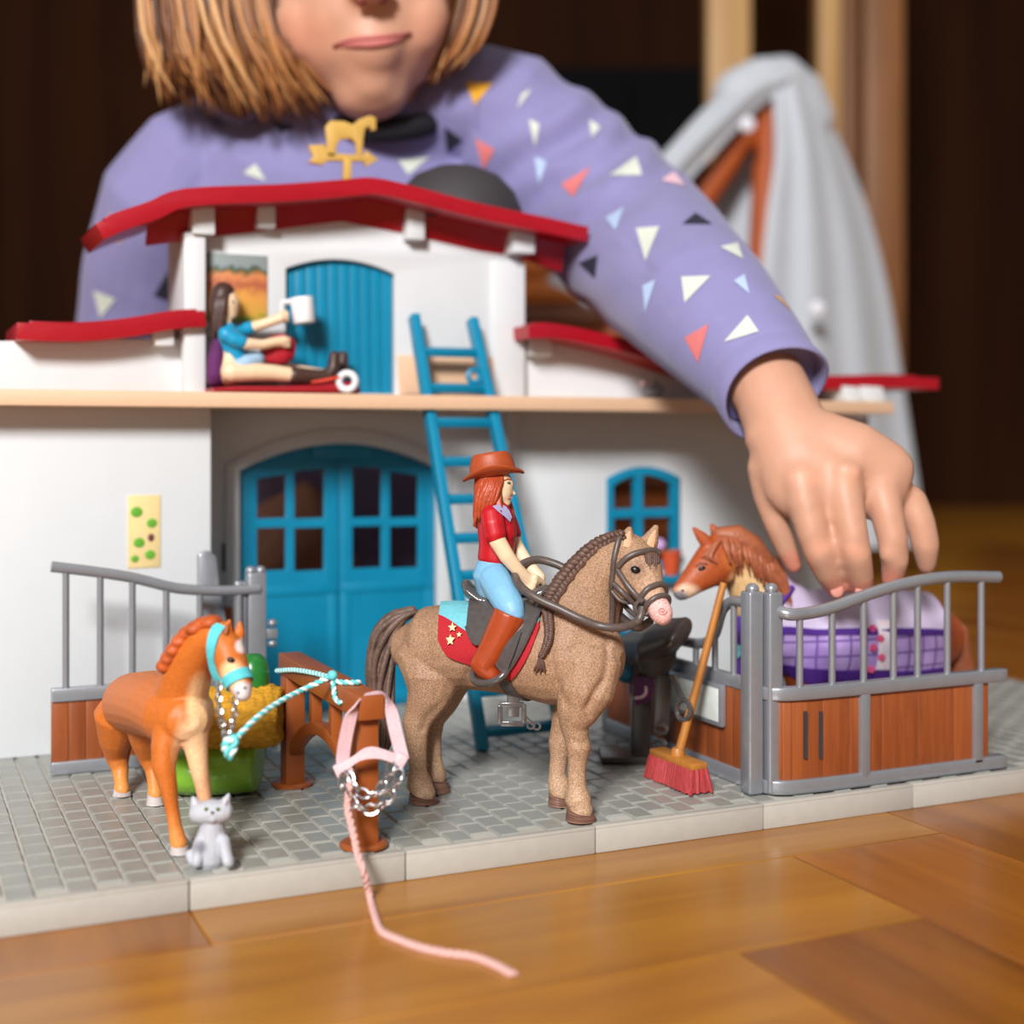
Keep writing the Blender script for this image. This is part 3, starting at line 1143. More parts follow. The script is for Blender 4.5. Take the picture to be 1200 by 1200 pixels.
# post at the corner and a flat stile on the front
pz = at_y(893, 692, 1.5)[2]
MB().box((CXs - 0.62, 1.2, GZ + 0.02), (CXs + 0.12, 1.95, pz)).build('post', M['grey'], stall, bevel=0.12, seg=3)
MB().box((CXs + 0.22, 0.95, GZ + 0.02), (CXs + 0.95, 1.6, pz - 0.05)).build('post', M['grey'], stall, bevel=0.12, seg=3)
for dx, dy in ((-0.25, 1.55), (0.55, 1.3)):
    MB().ball((CXs + dx, dy, pz + 0.08), (0.3, 0.3, 0.26), 14, 8).build('post_cap', M['grey'], stall, smooth=True)
p = at_y(1013, 860, FYF - .3)
MB().box((p[0] - 0.25, FYF - 0.42, GZ + 0.4), (p[0] + 0.25, FYF + 0.02, zmid)).build('stile', M['grey'], stall, bevel=0.05)
p2 = p[0] + 6.4
MB().box((p2 - 0.25, FYF - 0.42, GZ + 0.4), (p2 + 0.25, FYF + 0.02, zmid)).build('stile', M['grey'], stall, bevel=0.05)
# top rail rises to the right
tr = [at_y(px, py, FYF - 0.1) for px, py in ((903, 716), (925, 720), (950, 718), (975, 712), (1000, 703), (1025, 694), (1060, 684), (1110, 676), (1170, 676))]
tr[0] = np.array([CXs + 0.7, 1.3, tr[0][2]])
trs = spline(tr, 50)
MB().tube(trs, 0.27, 12).build('top_rail', M['grey'], stall, smooth=True)
for px in (938, 975, 1010, 1044, 1078, 1112, 1146):
    k = np.argmin([abs(proj(q)[0] - px) for q in trs])
    q = trs[k]
    MB().tube([(q[0], q[1], zmid + 0.1), (q[0], q[1], (zmid + q[2]) / 2), (q[0], q[1], q[2])], 0.155, 10).build('bar', M['grey'], stall, smooth=True)

# the gate of the stall, running back from the corner, with a dipped top rail
gate = empty('stall_gate', (CXs, 2.0, BT))
tag(gate, 'silver grey stall gate with dipped top rail and blank white name plate', 'gate')
GX = CXs + 0.15
gy0, gy1 = 2.05, 15.5
zgm = at_x(868, 797, GX)[2]
MB().box((GX - 0.18, gy0, GZ + 0.04), (GX + 0.18, gy1, GZ + 0.72)).build('bottom_rail', M['grey'], gate, bevel=0.06)
MB().box((GX - 0.18, gy0, zgm - 0.38), (GX + 0.18, gy1, zgm + 0.2)).build('middle_rail', M['grey'], gate, bevel=0.06)
MB().box((GX - 0.2, gy0 - 0.02, GZ + 0.02), (GX + 0.2, gy0 + 0.5, pz - 0.15)).build('gate_stile', M['grey'], gate, bevel=0.08)
MB().box((GX - 0.2, gy1 - 0.5, GZ + 0.02), (GX + 0.2, gy1, pz - 0.15)).build('gate_stile', M['grey'], gate, bevel=0.08)
n_ = 12
for i in range(n_):
    ya = gy0 + 0.45 + (gy1 - gy0 - 0.9) * i / n_
    yb = gy0 + 0.45 + (gy1 - gy0 - 0.9) * (i + 1) / n_
    MB().box((GX - 0.1 - 0.012 * (i % 2), ya, GZ + 0.65), (GX + 0.1, yb - 0.015, zgm - 0.3)).build('board', M['board'], gate, bevel=0.025)
zg_hi, zg_lo = at_x(862, 705, GX)[2], zgm + 1.15
prof = [(gy0 + 0.3, zg_hi), (gy0 + 1.5, zg_hi), (gy0 + 2.4, zg_hi - 0.5), (gy0 + 3.1, zg_lo + 0.5), (gy0 + 4.3, zg_lo), (gy0 + 6.5, zg_lo - .1), (gy1 - 4.3, zg_lo), (gy1 - 3.1, zg_lo + 0.5), (gy1 - 2.4, zg_hi - 0.5), (gy1 - 1.5, zg_hi), (gy1 - 0.3, zg_hi)]
gp_ = spline([(GX, y, z) for y, z in prof], 60)
MB().tube(gp_, 0.24, 12).build('top_rail', M['grey'], gate, smooth=True)
for y in (gy0 + 1.5, gy0 + 3.0, gy0 + 4.6, gy0 + 6.7, gy1 - 4.6, gy1 - 3.0, gy1 - 1.5):
    z = float(np.interp(y, gp_[:, 1], gp_[:, 2]))
    MB().tube([(GX, y, zgm + .1), (GX, y, (z + zgm) / 2), (GX, y, z)], 0.15, 10).build('bar', M['grey'], gate, smooth=True)
# name plate
def gx(px, py):
    return at_x(px, py, GX - 0.3)


q0, q1 = gx(845, 838), gx(800, 796)
q0[1], q1[1] = 3.9, 8.4
za, zb2 = GZ + 2.35, GZ + 4.25
npl = MB().box((GX - 0.42, 3.9, za), (GX - 0.15, 8.4, zb2)).build('name_plate', M['grey'], gate, bevel=0.08)
MB().box((GX - 0.46, 4.15, za + 0.22), (GX - 0.40, 8.15, zb2 - 0.22)).build('plate_card', mat('pale card', srgb(206, 214, 210), 0.6), npl, bevel=0.02)

# left fence in front of the left wing
lf = empty('yard_fence', (-9.2, 18.0, BT))
tag(lf, 'silver grey rail fence with hinge, behind the orange pony', 'fence')
LY = 17.6
lp_ = at_y(300, 668, LY)
PXL = lp_[0]
MB().box((PXL - 0.45, LY - 0.4, GZ), (PXL + 0.42, LY + 0.5, lp_[2] - 0.1)).build('post', M['grey'], lf, bevel=0.1)
for dx in (-0.28, 0.2):
    MB().ball((PXL + dx, LY - 0.1, lp_[2] - 0.02), (0.26, 0.26, 0.24), 12, 8).build('post_cap', M['grey'], lf, smooth=True)
MB().box((PXL - 1.0, LY - 0.2, GZ), (PXL - 0.5, LY + 0.4, lp_[2] - 0.5)).build('post', M['grey'], lf, bevel=0.1)
tr = spline([at_y(px, py, LY - 0.3) for px, py in ((60, 664), (110, 670), (150, 676), (176, 682), (205, 689), (240, 692), (275, 692), (304, 690))], 40)
MB().tube(tr, 0.25, 12).build('top_rail', M['grey'], lf, smooth=True)
for px in (75, 115, 154, 193, 236, 279):
    k = np.argmin([abs(proj(q)[0] - px) for q in tr])
    q = tr[k]
    MB().tube([(q[0], q[1], GZ + 3.6), (q[0], q[1], GZ + 5), (q[0], q[1], q[2])], 0.155, 10).build('bar', M['grey'], lf, smooth=True)
MB().box((tr[0][0], LY - 0.55, GZ + 3.3), (PXL, LY - 0.05, GZ + 3.9)).build('middle_rail', M['grey'], lf, bevel=0.06)
MB().box((tr[0][0], LY - 0.55, GZ + 0.02), (PXL, LY - 0.05, GZ + 0.6)).build('bottom_rail', M['grey'], lf, bevel=0.06)
for i in range(12):
    xa = tr[0][0] + (PXL - 0.5 - tr[0][0]) * i / 12
    xb = tr[0][0] + (PXL - 0.5 - tr[0][0]) * (i + 1) / 12
    MB().box((xa, LY - 0.4, GZ + 0.55), (xb - 0.015, LY - 0.15, GZ + 3.4)).build('board', M['board'], lf, bevel=0.025)
for z0, z1 in ((736, 748),):
    a, b_ = at_y(314, z1, LY - .2), at_y(324, z0, LY - .2)
    MB().box((a[0] - .1, LY - 0.45, a[2]), (b_[0], LY + 0.1, b_[2])).build('hinge', M['grey'], lf, bevel=0.05)
for py in (730, 754):
    c = at_y(319, py, LY - .2)
    MB().ball((c[0], LY - 0.2, c[2]), (0.24, 0.24, 0.2), 12, 8).build('hinge_pin', M['grey'], lf, smooth=True)
# slanting prop of the fence
MB().prism([at_y(px, py, LY + 1.2) for px, py in ((233, 650), (244, 645), (254, 652), (258, 690), (272, 760), (272, 830), (233, 830))], (0, 0.5, 0)).build('prop', M['grey'], lf, bevel=0.08)

# ------------------------------------------------------------------ hay, green sack and the green jar
M['hay'] = mat('golden hay', srgb(196, 142, 26), 0.8, var=0.25, scale=220, bump=0.9, bscale=900, stretch=(1, 1, 2.2))
M['green'] = mat('bright green moulded plastic', srgb(128, 182, 52), 0.3, var=0.12, scale=120, bump=0.25, bscale=300)
M['dgreen'] = mat('dark green plastic', srgb(34, 112, 46), 0.28, var=0.1)
sk = MB()
SD = 58.6
PL(sk, [(208, 900, SD, 29, 1.7), (225, 899, SD, 31, 1.9), (255, 898, SD, 31, 2.0), (285, 897, SD, 31, 1.9), (303, 897, SD, 29, 1.7)], 18, ends=False)


so = sk.skin('green_bale', M['green'], None, voxel=0.12, smooth=6)
co_ = np.array([v.co for v in so.data.vertices]) / U
u_ = (co_ - CAM) @ RIGHT
groove = np.exp(-((u_ - (-13.2)) / 0.10) ** 2) + np.exp(-((u_ - (-11.3)) / 0.10) ** 2)
cz = np.array([0, 0, co_[:, 2].mean()])
co_[:, 2] = np.maximum(co_[:, 2], BT + 0.01)
co_[:, 2] += -0.12 * groove * (co_[:, 2] > cz[2])
co_[:, 2] += 0.22 * groove * (co_[:, 2] < cz[2] - 0.9)
so.data.vertices.foreach_set('co', (co_ * U).ravel())
so.data.update()
tag(so, 'bright green glossy bale lying on the paving behind the orange pony', 'bale')
hy = MB()
HD = 59.0
PL(hy, [(240, 845, HD, 37, 1.7), (255, 845, HD, 40, 1.9), (290, 842, HD, 38, 1.9), (318, 838, HD, 36, 1.8), (331, 838, HD, 30, 1.5)], 18, ends=False)
rz = np.random.RandomState(5)
ho = hy.skin('hay_bale', M['hay'], None, voxel=0.10, smooth=4)
co_ = np.array([v.co for v in ho.data.vertices])
nn_ = np.array([v.normal for v in ho.data.vertices])
nz_ = np.sin(co_ @ np.array([900, 500, 1300])) * np.sin(co_ @ np.array([-700, 1100, 600])) * 0.0006 + np.sin(co_ @ np.array([2300, 1800, -2600])) * 0.0003
co_ = co_ + nn_ * nz_[:, None]
co_[:, 2] = np.maximum(co_[:, 2], 0.0302)
ho.data.vertices.foreach_set('co', co_.ravel())
ho.data.update()
tag(ho, 'golden yellow hay bale on top of the green bale behind the pony', 'hay bale')
c = at_d(296, 802, 59.3)
gj = MB().lathe([(0.01, 1.25), (0.35, 1.2), (0.62, 0.95), (0.72, 0.5), (0.74, 0.0), (0.6, -0.5), (0.3, -0.7), (0.01, -0.75)], (c[0], c[1], c[2] + 0.1), 24).build('green_jar', M['dgreen'], None, smooth=True)
tag(gj, 'rounded dark green thing half hidden behind the muzzle of the orange pony', 'container')

# ------------------------------------------------------------------ broom leaning on the gate
broom = empty('broom', tuple(np.round(at_z(797, 905), 3)))
tag(broom, 'toy broom with yellow-brown handle and red bristles leaning on the gate', 'broom')
M['handle'] = mat('ochre wood handle', srgb(172, 110, 44), 0.45, var=0.18, scale=200, stretch=(1, 1, .3), bump=0.2)
M['bristle'] = mat('red bristles', srgb(166, 54, 56), 0.6, var=0.3, scale=600, stretch=(3, 3, .2), bump=0.6, bscale=900)
bA, bB = at_d(775, 886, 60.6), at_d(815, 902, 57.8)
bA, bB = at_z(770, 883, BT + 1.05), at_z(820, 902, BT + 1.05)
hd0 = (bA + bB) / 2
bt_ = (bB - bA)
Lb = np.linalg.norm(bt_)
bt_ /= Lb
bs_ = np.cross(UP, bt_)
MB().box((-Lb / 2, -0.42, -0.02), (Lb / 2, 0.42, 0.28), [bt_, bs_, UP], hd0).build('head_block', M['handle'], broom, bevel=0.07)
v = []
for z, e, w in ((0.0, 0.0, 0.40), (-0.95, 0.12, 0.56)):
    v.append(np.array([hd0 + bt_ * sx * (Lb / 2 + e - .04) + bs_ * sy * w + UP * z for sx, sy in ((-1, -1), (1, -1), (1, 1), (-1, 1))]))
MB().rings(v).build('bristle_core', M['bristle'], broom)
tf = MB()
rb = random.Random(8)
for i in range(22):
    for j in range(4):
        a = -0.97 + 1.94 * (i + rb.uniform(-.3, .3)) / 21
        s_ = -0.92 + 1.84 * j / 3
        p0 = hd0 + bt_ * a * (Lb / 2 - .03) + bs_ * s_ * 0.38
        p1 = hd0 + bt_ * a * (Lb / 2 + .14) + bs_ * s_ * 0.60 - UP * (1.0 + rb.uniform(-.04, .02))
        tf.tube([p0, (p0 + p1) / 2 + bs_ * .01, p1], [0.10, 0.11, 0.09], 5)
tag(tf.build('bristles', M['bristle'], broom), kind='stuff')
htop = at_d(848, 683, 60.2)
MB().tube([hd0 + UP * 0.2, hd0 * 0.5 + htop * 0.5, htop], [0.20, 0.185, 0.16], 12).build('handle', M['handle'], broom, smooth=True)
MB().lathe([(0.01, 0.0), (0.32, 0.0), (0.3, 0.2), (0.24, 0.34), (0.01, 0.34)], hd0 + UP * 0.26, 16).build('socket', M['handle'], broom, smooth=True, auto=0.7)

# ------------------------------------------------------------------ ladder through the hatch
lad = empty('ladder', tuple(np.round(at_z(565, 880), 3)))
tag(lad, 'bright blue toy ladder leaning through the hatch of the upper floor', 'ladder')
Lf = at_z(566, 880)


def lad_pt(px, py):
    """on the leaning plane of the ladder"""
    n = np.array([0, -math.cos(0.372), math.sin(0.372)])   # leans back
    r = ray(px, py)
    t = np.dot(Lf - CAM, n) / np.dot(r, n)
    return CAM + t * r


Lt = lad_pt(485, 370)
Rt = lad_pt(553, 374)
Rf = np.array([Lf[0] + (Rt - Lt)[0] * 1.30, Lf[1], Lf[2]])
for a, b_ in ((Lf, Lt), (Rf, Rt)):
    MB().bar(a, b_, 0.5, 0.75, up=(0, -1, 0.5)).build('side_rail', M['blue'], lad, bevel=0.08)
zs_ = [lad_pt(530, y)[2] for y in (413, 455, 495, 541, 585, 631, 675)]
dz = zs_[-2] - zs_[-1]
while zs_[-1] - dz > BT + 0.8:
    zs_.append(zs_[-1] - dz)
for z in zs_:
    ta, tb_ = (z - Lf[2]) / (Lt[2] - Lf[2]), (z - Rf[2]) / (Rt[2] - Rf[2])
    MB().bar(Lf + (Lt - Lf) * ta, Rf + (Rt - Rf) * tb_, 0.42, 0.46, up=(0, -0.4, 1)).build('rung', M['blue'], lad, bevel=0.06)
# round clip near the top
c = lad_pt(555, 441)
MB().tube([c + np.array([0.34 * math.cos(a), -0.05, 0.34 * math.sin(a)]) for a in np.linspace(0, 2 * np.pi, 18, endpoint=False)], 0.15, 8, True).build('clip', M['blue'], lad, smooth=True)
# raised hatch board behind it
MB().prism([at_y(px, py, YU - .2) for px, py in ((469, 462), (466, 416), (578, 419), (582, 462))], (0, 0.15, 0)).build('hatch_board', M['beige'], house, bevel=0.05)

# ------------------------------------------------------------------ saddle rack in the shade behind the horse
rk = empty('saddle_rack', tuple(np.round(at_z(752, 882), 3)))
tag(rk, 'dark brown spare saddle on a stand with purple bag, in shade beside the gate', 'saddle stand')
M['dbrown'] = mat('very dark brown plastic', srgb(62, 54, 50), 0.35, var=0.15)
M['teal'] = mat('teal cloth', srgb(0, 92, 122), 0.6, var=0.1)
M['plum'] = mat('plum purple cloth', srgb(98, 26, 84), 0.6, var=0.12)
def kd(px, o=0.0):
    return 64.6 - (px - 745) * 0.058 + o


sd = MB()
PL(sd, [(735, 752, kd(735, +.6), 15, 1.0), (752, 756, kd(752, 0), 20, 1.5), (775, 752, kd(775, -.4), 22, 1.5), (795, 742, kd(795, -.6), 13, 1.0)], 14)
PL(sd, [(768, 757, kd(768, -1.2), 24, .3), (770, 775, kd(770, -1.5), 25, .25), (764, 790, kd(764, -1.5), 16, .22)], 14)
sd.skin('seat', M['dbrown'], rk, voxel=0.1, smooth=5)
cm = MB()
PL(cm, [(735, 745, kd(735, +.3), 16, 1.2), (734, 765, kd(734, -.2), 18, 1.0), (735, 788, kd(735, -.4), 15, .6)], 12)
cm.skin('saddle_cloth', M['teal'], rk, voxel=0.12, smooth=4)
MB().prism([at_d(px, py, kd(px, -.6)) for px, py in ((736, 790), (766, 794), (767, 806), (762, 822), (745, 828), (738, 812))], FWD * 0.8).build('bag', M['plum'], rk, bevel=0.12)
MB().tube(spline([at_d(x, y, kd(x, -.75)) for x, y in ((744, 818), (752, 817), (757, 812), (757, 804))], 12), 0.08, 6).build('bag_strap', M['pink'], rk, smooth=True)
MB().bar(at_d(778, 790, kd(778, -.8)), at_d(775, 852, kd(775, -.8)), 0.7, 0.3, up=FWD).build('stirrup_leather', M['dbrown'], rk, bevel=0.05)
MB().tube([at_d(801 + 8 * math.cos(a), 832 + 12 * math.sin(a), kd(801 + 8 * math.cos(a), -1.6)) for a in np.linspace(0, 2 * np.pi, 20, endpoint=False)], 0.11, 8, True).build('stirrup', M['leather'], rk, smooth=True)
MB().tube(spline([at_d(x, y, kd(x, -1.6)) for x, y in ((788, 792), (794, 805), (800, 820))], 10), 0.13, 8).build('stirrup_strap', M['leather'], rk, smooth=True)
kb = at_d(750, 878, kd(752, .3))
kb[2] = BT
MB().bar(kb + UP * 0.2, at_d(752, 770, kd(752, +.3)), 0.9, 0.9, up=FWD).build('stand_column', M['dbrown'], rk, bevel=0.08)
MB().box((-1.9, -1.2, 0.0), (0.9, 1.2, 0.35), [RIGHT, FWD, UP], kb).build('stand_base', M['dbrown'], rk, bevel=0.08)
for x, y in ((775, 855), (773, 872)):
    MB().tube([at_d(x + 7 * math.cos(a), y + 5 * math.sin(a), kd(x + 7 * math.cos(a), -1.3)) for a in np.linspace(0, 2 * np.pi, 16, endpoint=False)], 0.1, 6, True).build('buckle', M['dbrown'], rk, smooth=True)

# ------------------------------------------------------------------ kitten
cat_ = empty('kitten', tuple(np.round(at_z(248, 1012), 3)))
tag(cat_, 'small pale grey toy kitten sitting at the front edge of the paving', 'toy cat')
CD = 48.4
kt = MB()
PL(kt, [(246, 1003, CD + .25, 21, .75), (247, 990, CD + .2, 21, .72), (249, 976, CD + .1, 17, .58), (249, 963, CD, 13, .45), (248, 955, CD, 12, .4)], 16)
PL(kt, [(233, 953, CD - .1, 12.5, .42), (248, 951, CD - .15, 14.5, .5), (262, 951, CD - .1, 12.5, .42)], 14)
PL(kt, [(248, 958, CD - .42, 7, .22), (249, 960, CD - .5, 5, .15)], 10)
PL(kt, [(231, 946, CD, 8, .2), (227, 937, CD, 4.5, .12), (226, 934, CD, 2, .08)], 10)
PL(kt, [(261, 945, CD, 8, .2), (266, 936, CD, 4.5, .12), (268, 931, CD, 2, .08)], 10)
PL(kt, [(262, 985, CD - .2, 8, .28), (265, 1000, CD - .35, 7, .25), (268, 1011, CD - .5, 7, .28)], 12)
PL(kt, [(236, 985, CD - .2, 8, .28), (233, 1000, CD - .35, 7, .25), (231, 1011, CD - .5, 7, .28)], 12)
PL(kt, [(226, 1003, CD + .2, 8, .35), (228, 1010, CD, 7, .3)], 12)
PL(kt, [(262, 1008, CD + .6, 6, .25), (280, 1009, CD + .9, 4, .18)], 10)
_ko = at_z(248, 1012)


def kitten_paint(co):
    p = co + np.round(_ko, 3)
    c_ = np.tile(np.array(srgb(178, 180, 188)), (len(p), 1))
    return mixc(c_, srgb(120, 118, 128), np.clip((0.32 - np.linalg.norm(p - at_d(235, 993, CD - .45), axis=1)) / 0.2, 0, 1))


def mixc(base_, target, w):
    return base_ * (1 - w[:, None]) + np.array(target) * w[:, None]


M['kitten'] = paint_mat('pale grey kitten paint', rough=0.6, speck=0.06, bump=0.3, bscale=900)
ko = kt.skin('body', M['kitten'], cat_, voxel=0.045, smooth=3, paint=kitten_paint)
KS = Surf(ko)
for x in (242, 255.5):
    e = KS.hit(x, 948.5, 0.0)
    MB().ball(e, (0.085, 0.05, 0.075), 10, 8, [RIGHT, FWD, UP]).build('eye', mat('green eye paint', srgb(98, 120, 48), 0.3), cat_, smooth=True)
    MB().ball(e - FWD * .045, (0.03, 0.02, 0.05), 8, 6, [RIGHT, FWD, UP]).build('pupil', M['black'], cat_, smooth=True)
MB().ball(KS.hit(249, 952.5, 0.0), (0.07, 0.05, 0.05), 10, 6, [RIGHT, FWD, UP]).build('nose', M['dark'], cat_, smooth=True)
for pts in (((231, 945), (228, 939)), ((262, 944), (265.5, 937))):
    MB().tube([KS.hit(x, y, 0.0, miss=at_d(x, y, CD - .1)) for x, y in pts], [0.09, 0.04], 8).build('inner_ear', mat('pale inner ear', srgb(214, 206, 214), .6), cat_, smooth=True)
# ================================================================== the dun horse with its rider
M['dun'] = paint_mat('speckled dun horse paint', rough=0.6, speck=0.42, speck_scale=1900, bump=0.3, bscale=1700)
M['horse_hair'] = mat('dark brown moulded hair', srgb(96, 74, 64), 0.5, var=0.35, scale=260, bump=0.6, bscale=700)
M['hoof'] = mat('brown striped hoof', srgb(120, 86, 72), 0.5, var=0.6, scale=260, stretch=(0.2, 0.2, 5.0))
M['turq'] = mat('turquoise cloth', srgb(108, 184, 198), 0.75, var=0.12, scale=500, bump=0.3, bscale=2500)
M['redcloth'] = mat('red woven cloth', srgb(172, 18, 34), 0.8, var=0.14, scale=1400, bump=0.5, bscale=2600)
M['star'] = mat('cream print', srgb(244, 214, 160), 0.6)

HH = np.array([4.13, -4.55, 0.0])
HH /= np.linalg.norm(HH)
HL = np.cross(UP, HH)                      # away from the camera


def hd(px, y=0.0):
    """distance of the horse's middle plane at a picture column, y to its left"""
    return 57.7 - 0.0147 * (px - 505) + y * float(HL @ FWD)


def hoof(px, py_top, px_b, py_b, d, r0, r1, parent, m):
    """hoof with a flat sole on the base"""
    s = d / FPX
    a, b = at_d(px, py_top, d), at_d(px_b, py_b, d)
    b[2] = BT + 0.02
    mb = MB()
    k = 20
    an = np.linspace(0, 2 * np.pi, k, endpoint=False)
    rs = []
    for t in np.linspace(0, 1, 9):
        c = a + (b - a) * t
        r = (r0 + (r1 - r0) * t) * s * (1 + 0.035 * (-1) ** int(t * 8))
        tilt = (1 - t) * 0.28
        rs.append(np.stack([c[0] + r * np.cos(an), c[1] + r * np.sin(an), c[2] - tilt * r * (np.cos(an) * HH[0] + np.sin(an) * HH[1])], 1))
    mb.rings(rs)
    return mb.build('hoof', m, parent, smooth=True, auto=1.2)


horse = empty('toy_horse', (-2.1, 4.45, BT))
tag(horse, 'tan dun toy horse with braided dark mane carrying the red-shirted rider', 'toy horse')
b = MB()
d = hd
PL(b, [(484, 758, d(484), 30, 1.1), (500, 758, d(500), 47, 1.65), (530, 757, d(530), 50, 1.85), (570, 759, d(570), 50, 1.9), (610, 761, d(610), 54, 1.95), (650, 764, d(650), 62, 1.9), (680, 768, d(680), 58, 1.65), (700, 772, d(700), 44, 1.25)], 20)
# neck and crest
PL(b, [(668, 752, d(668), 52, 1.45), (680, 722, d(680), 48, 1.2), (690, 698, d(690), 41, 0.98), (703, 676, d(703), 34, 0.85), (720, 658, d(720), 29, 0.76), (738, 648, d(738), 25, 0.72)], 18)
# head, turned a little towards the camera
PL(b, [(735, 645, d(735), 24, 0.72), (744, 660, d(744) - .2, 29, 0.82), (752, 677, d(752) - .45, 27, 0.74), (761, 694, d(761) - .75, 18.5, 0.54), (769, 708, d(769) - 1.0, 14.5, 0.47), (776, 719, d(776) - 1.2, 13.5, 0.45)], 18)
PL(b, [(733, 675, d(733) - .3, 22, 0.62), (738, 690, d(738) - .4, 20, 0.58)], 14)
PL(b, [(772, 717, d(772) - 1.15, 12.5, 0.44), (777, 722, d(777) - 1.2, 12, 0.42)], 14)
# ears
PL(b, [(730, 647, d(730) - .35, 12, 0.26), (734, 633, d(734) - .4, 12, 0.2), (738, 619, d(738) - .42, 4, 0.11)], 10)
PL(b, [(756, 649, d(756) + .25, 12, 0.26), (762, 633, d(762) + .3, 11, 0.2), (769, 617, d(769) + .3, 4, 0.11)], 10)
n1, f1 = -1.05, 1.05
PL(b, [(690, 775, d(690, -.75), 40, 0.95), (686, 812, d(686, n1), 34, 0.85), (675, 838, d(675, n1), 24, 0.72), (673, 853, d(673, n1), 17, 0.55), (676, 866, d(676, n1), 14.5, 0.5), (678, 876, d(678, n1), 15.5, 0.52), (677, 888, d(677, n1), 12, 0.4), (676, 902, d(676, n1), 10.8, 0.35), (676, 922, d(676, n1), 11.5, 0.36), (677, 936, d(677, n1), 16, 0.52), (680, 945, d(680, n1), 13.5, 0.45), (681, 951, d(681, n1), 15, 0.48)], 14)
PL(b, [(680, 790, d(680, .7), 36, 0.9), (670, 830, d(670, f1), 24, 0.72), (661, 855, d(661, f1), 16, 0.52), (657, 871, d(657, f1), 15, 0.5), (655, 888, d(655, f1), 10.5, 0.36), (653, 906, d(653, f1), 10.3, 0.36), (655, 920, d(655, f1), 13.5, 0.46), (657, 931, d(657, f1), 13, 0.46)], 14)
PL(b, [(505, 765, d(505, -.7), 44, 1.0), (508, 795, d(508, n1), 36, 0.95), (502, 818, d(502, n1), 26, 0.75), (493, 836, d(493, n1), 19.5, 0.55), (488, 848, d(488, n1), 17.5, 0.52), (488, 861, d(488, n1), 14, 0.46), (489, 880, d(489, n1), 11.3, 0.38), (490, 903, d(490, n1), 10.6, 0.36), (491, 918, d(491, n1), 15.8, 0.5), (495, 926, d(495, n1), 14, 0.46), (496, 931, d(496, n1), 15.5, 0.5)], 14)
PL(b, [(515, 765, d(515, .7), 44, 1.0), (522, 800, d(522, f1), 32, 0.9), (516, 825, d(516, f1), 20, 0.62), (508, 845, d(508, f1), 13, 0.5), (507, 865, d(507, f1), 10.5, 0.4), (508, 888, d(508, f1), 10, 0.38), (509, 903, d(509, f1), 12.5, 0.46), (511, 911, d(511, f1), 12.5, 0.46)], 14)

_muz = at_d(781, 719, d(778) - 1.45)
_eye = at_d(746, 668, d(746) - 1)
_off_h = np.array([-2.1, 4.45, BT])


def mixc(base_, target, w):
    return base_ * (1 - w[:, None]) + np.array(target) * w[:, None]


def horse_paint(co):
    p = co + _off_h
    c = np.tile(np.array(srgb(160, 125, 98)), (len(p), 1))
    z = p[:, 2] - BT
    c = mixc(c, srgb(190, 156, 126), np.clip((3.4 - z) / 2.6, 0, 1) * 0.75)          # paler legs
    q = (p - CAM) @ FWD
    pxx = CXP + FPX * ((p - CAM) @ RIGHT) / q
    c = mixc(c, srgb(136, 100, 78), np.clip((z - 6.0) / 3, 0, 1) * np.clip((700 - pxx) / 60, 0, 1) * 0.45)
    dm = np.linalg.norm(p - _muz, axis=1)
    c = mixc(c, srgb(206, 166, 138), np.clip((1.9 - dm) / 1.0, 0, 1) * 0.7)
    c = mixc(c, srgb(226, 176, 170), np.clip((0.80 - dm) / 0.14, 0, 1))
    c = mixc(c, srgb(118, 88, 72), np.clip((0.45 - np.linalg.norm(p - _eye, axis=1)) / 0.25, 0, 1) * 0.6)
    return c




def grooves(lines, off, dist):
    """presses shallow furrows (picture polylines: points, depth in cm, half width in px) into the near side of a moulded body"""
    def f(co):
        p = co + off
        q = (p - CAM) @ FWD
        x = CXP + FPX * ((p - CAM) @ RIGHT) / q
        y = HOR - FPX * (p[:, 2] - CAM[2]) / q
        near = np.clip((dist(x) - q) / 0.5, 0, 1)
        out = co.copy()
        for pts, dep, wid in lines:
            c_ = spline(pts, 24)
            dm = np.full(len(p), 1e9)
            for a_, b_ in zip(c_[:-1], c_[1:]):
                ab = b_ - a_
                t = np.clip(((x - a_[0]) * ab[0] + (y - a_[1]) * ab[1]) / (ab @ ab + 1e-9), 0, 1)
                dm = np.minimum(dm, np.hypot(x - a_[0] - t * ab[0], y - a_[1] - t * ab[1]))
            w = np.exp(-(dm / wid) ** 2) * near * dep
            out = out + w[:, None] * np.array(FWD)
        return out
    return f


MUSCLE = [([(648, 735), (645, 770), (652, 800), (664, 826)], 0.12, 5), ([(712, 752), (710, 785), (700, 812), (686, 830)], 0.12, 4.5), ([(545, 812), (548, 795), (560, 780)], 0.16, 7),
          ([(497, 742), (505, 770), (500, 800)], 0.05, 8), ([(690, 838), (694, 815), (706, 800)], 0.10, 4), ([(722, 668), (716, 690), (722, 712)], 0.10, 5), ([(738, 700), (746, 690), (752, 678)], 0.08, 4),
          ([(512, 828), (500, 842), (494, 856)], 0.08, 4), ([(672, 868), (680, 872), (688, 868)], 0.05, 3), ([(660, 720), (690, 730), (712, 745)], 0.05, 8), ([(754, 664), (762, 678), (768, 692)], 0.05, 3.5)]
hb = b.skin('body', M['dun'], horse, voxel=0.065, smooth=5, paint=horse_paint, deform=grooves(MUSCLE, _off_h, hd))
HS = Surf(hb)
hoof(680, 950, 681, 962, hd(680, n1), 15.5, 18, horse, M['hoof'])
hoof(657, 931, 658, 941, hd(657, f1), 13.5, 15.5, horse, M['hoof'])
hoof(496, 931, 497, 944, hd(496, n1), 15.5, 18, horse, M['hoof'])
hoof(511, 912, 513, 922, hd(511, f1), 13, 15, horse, M['hoof'])
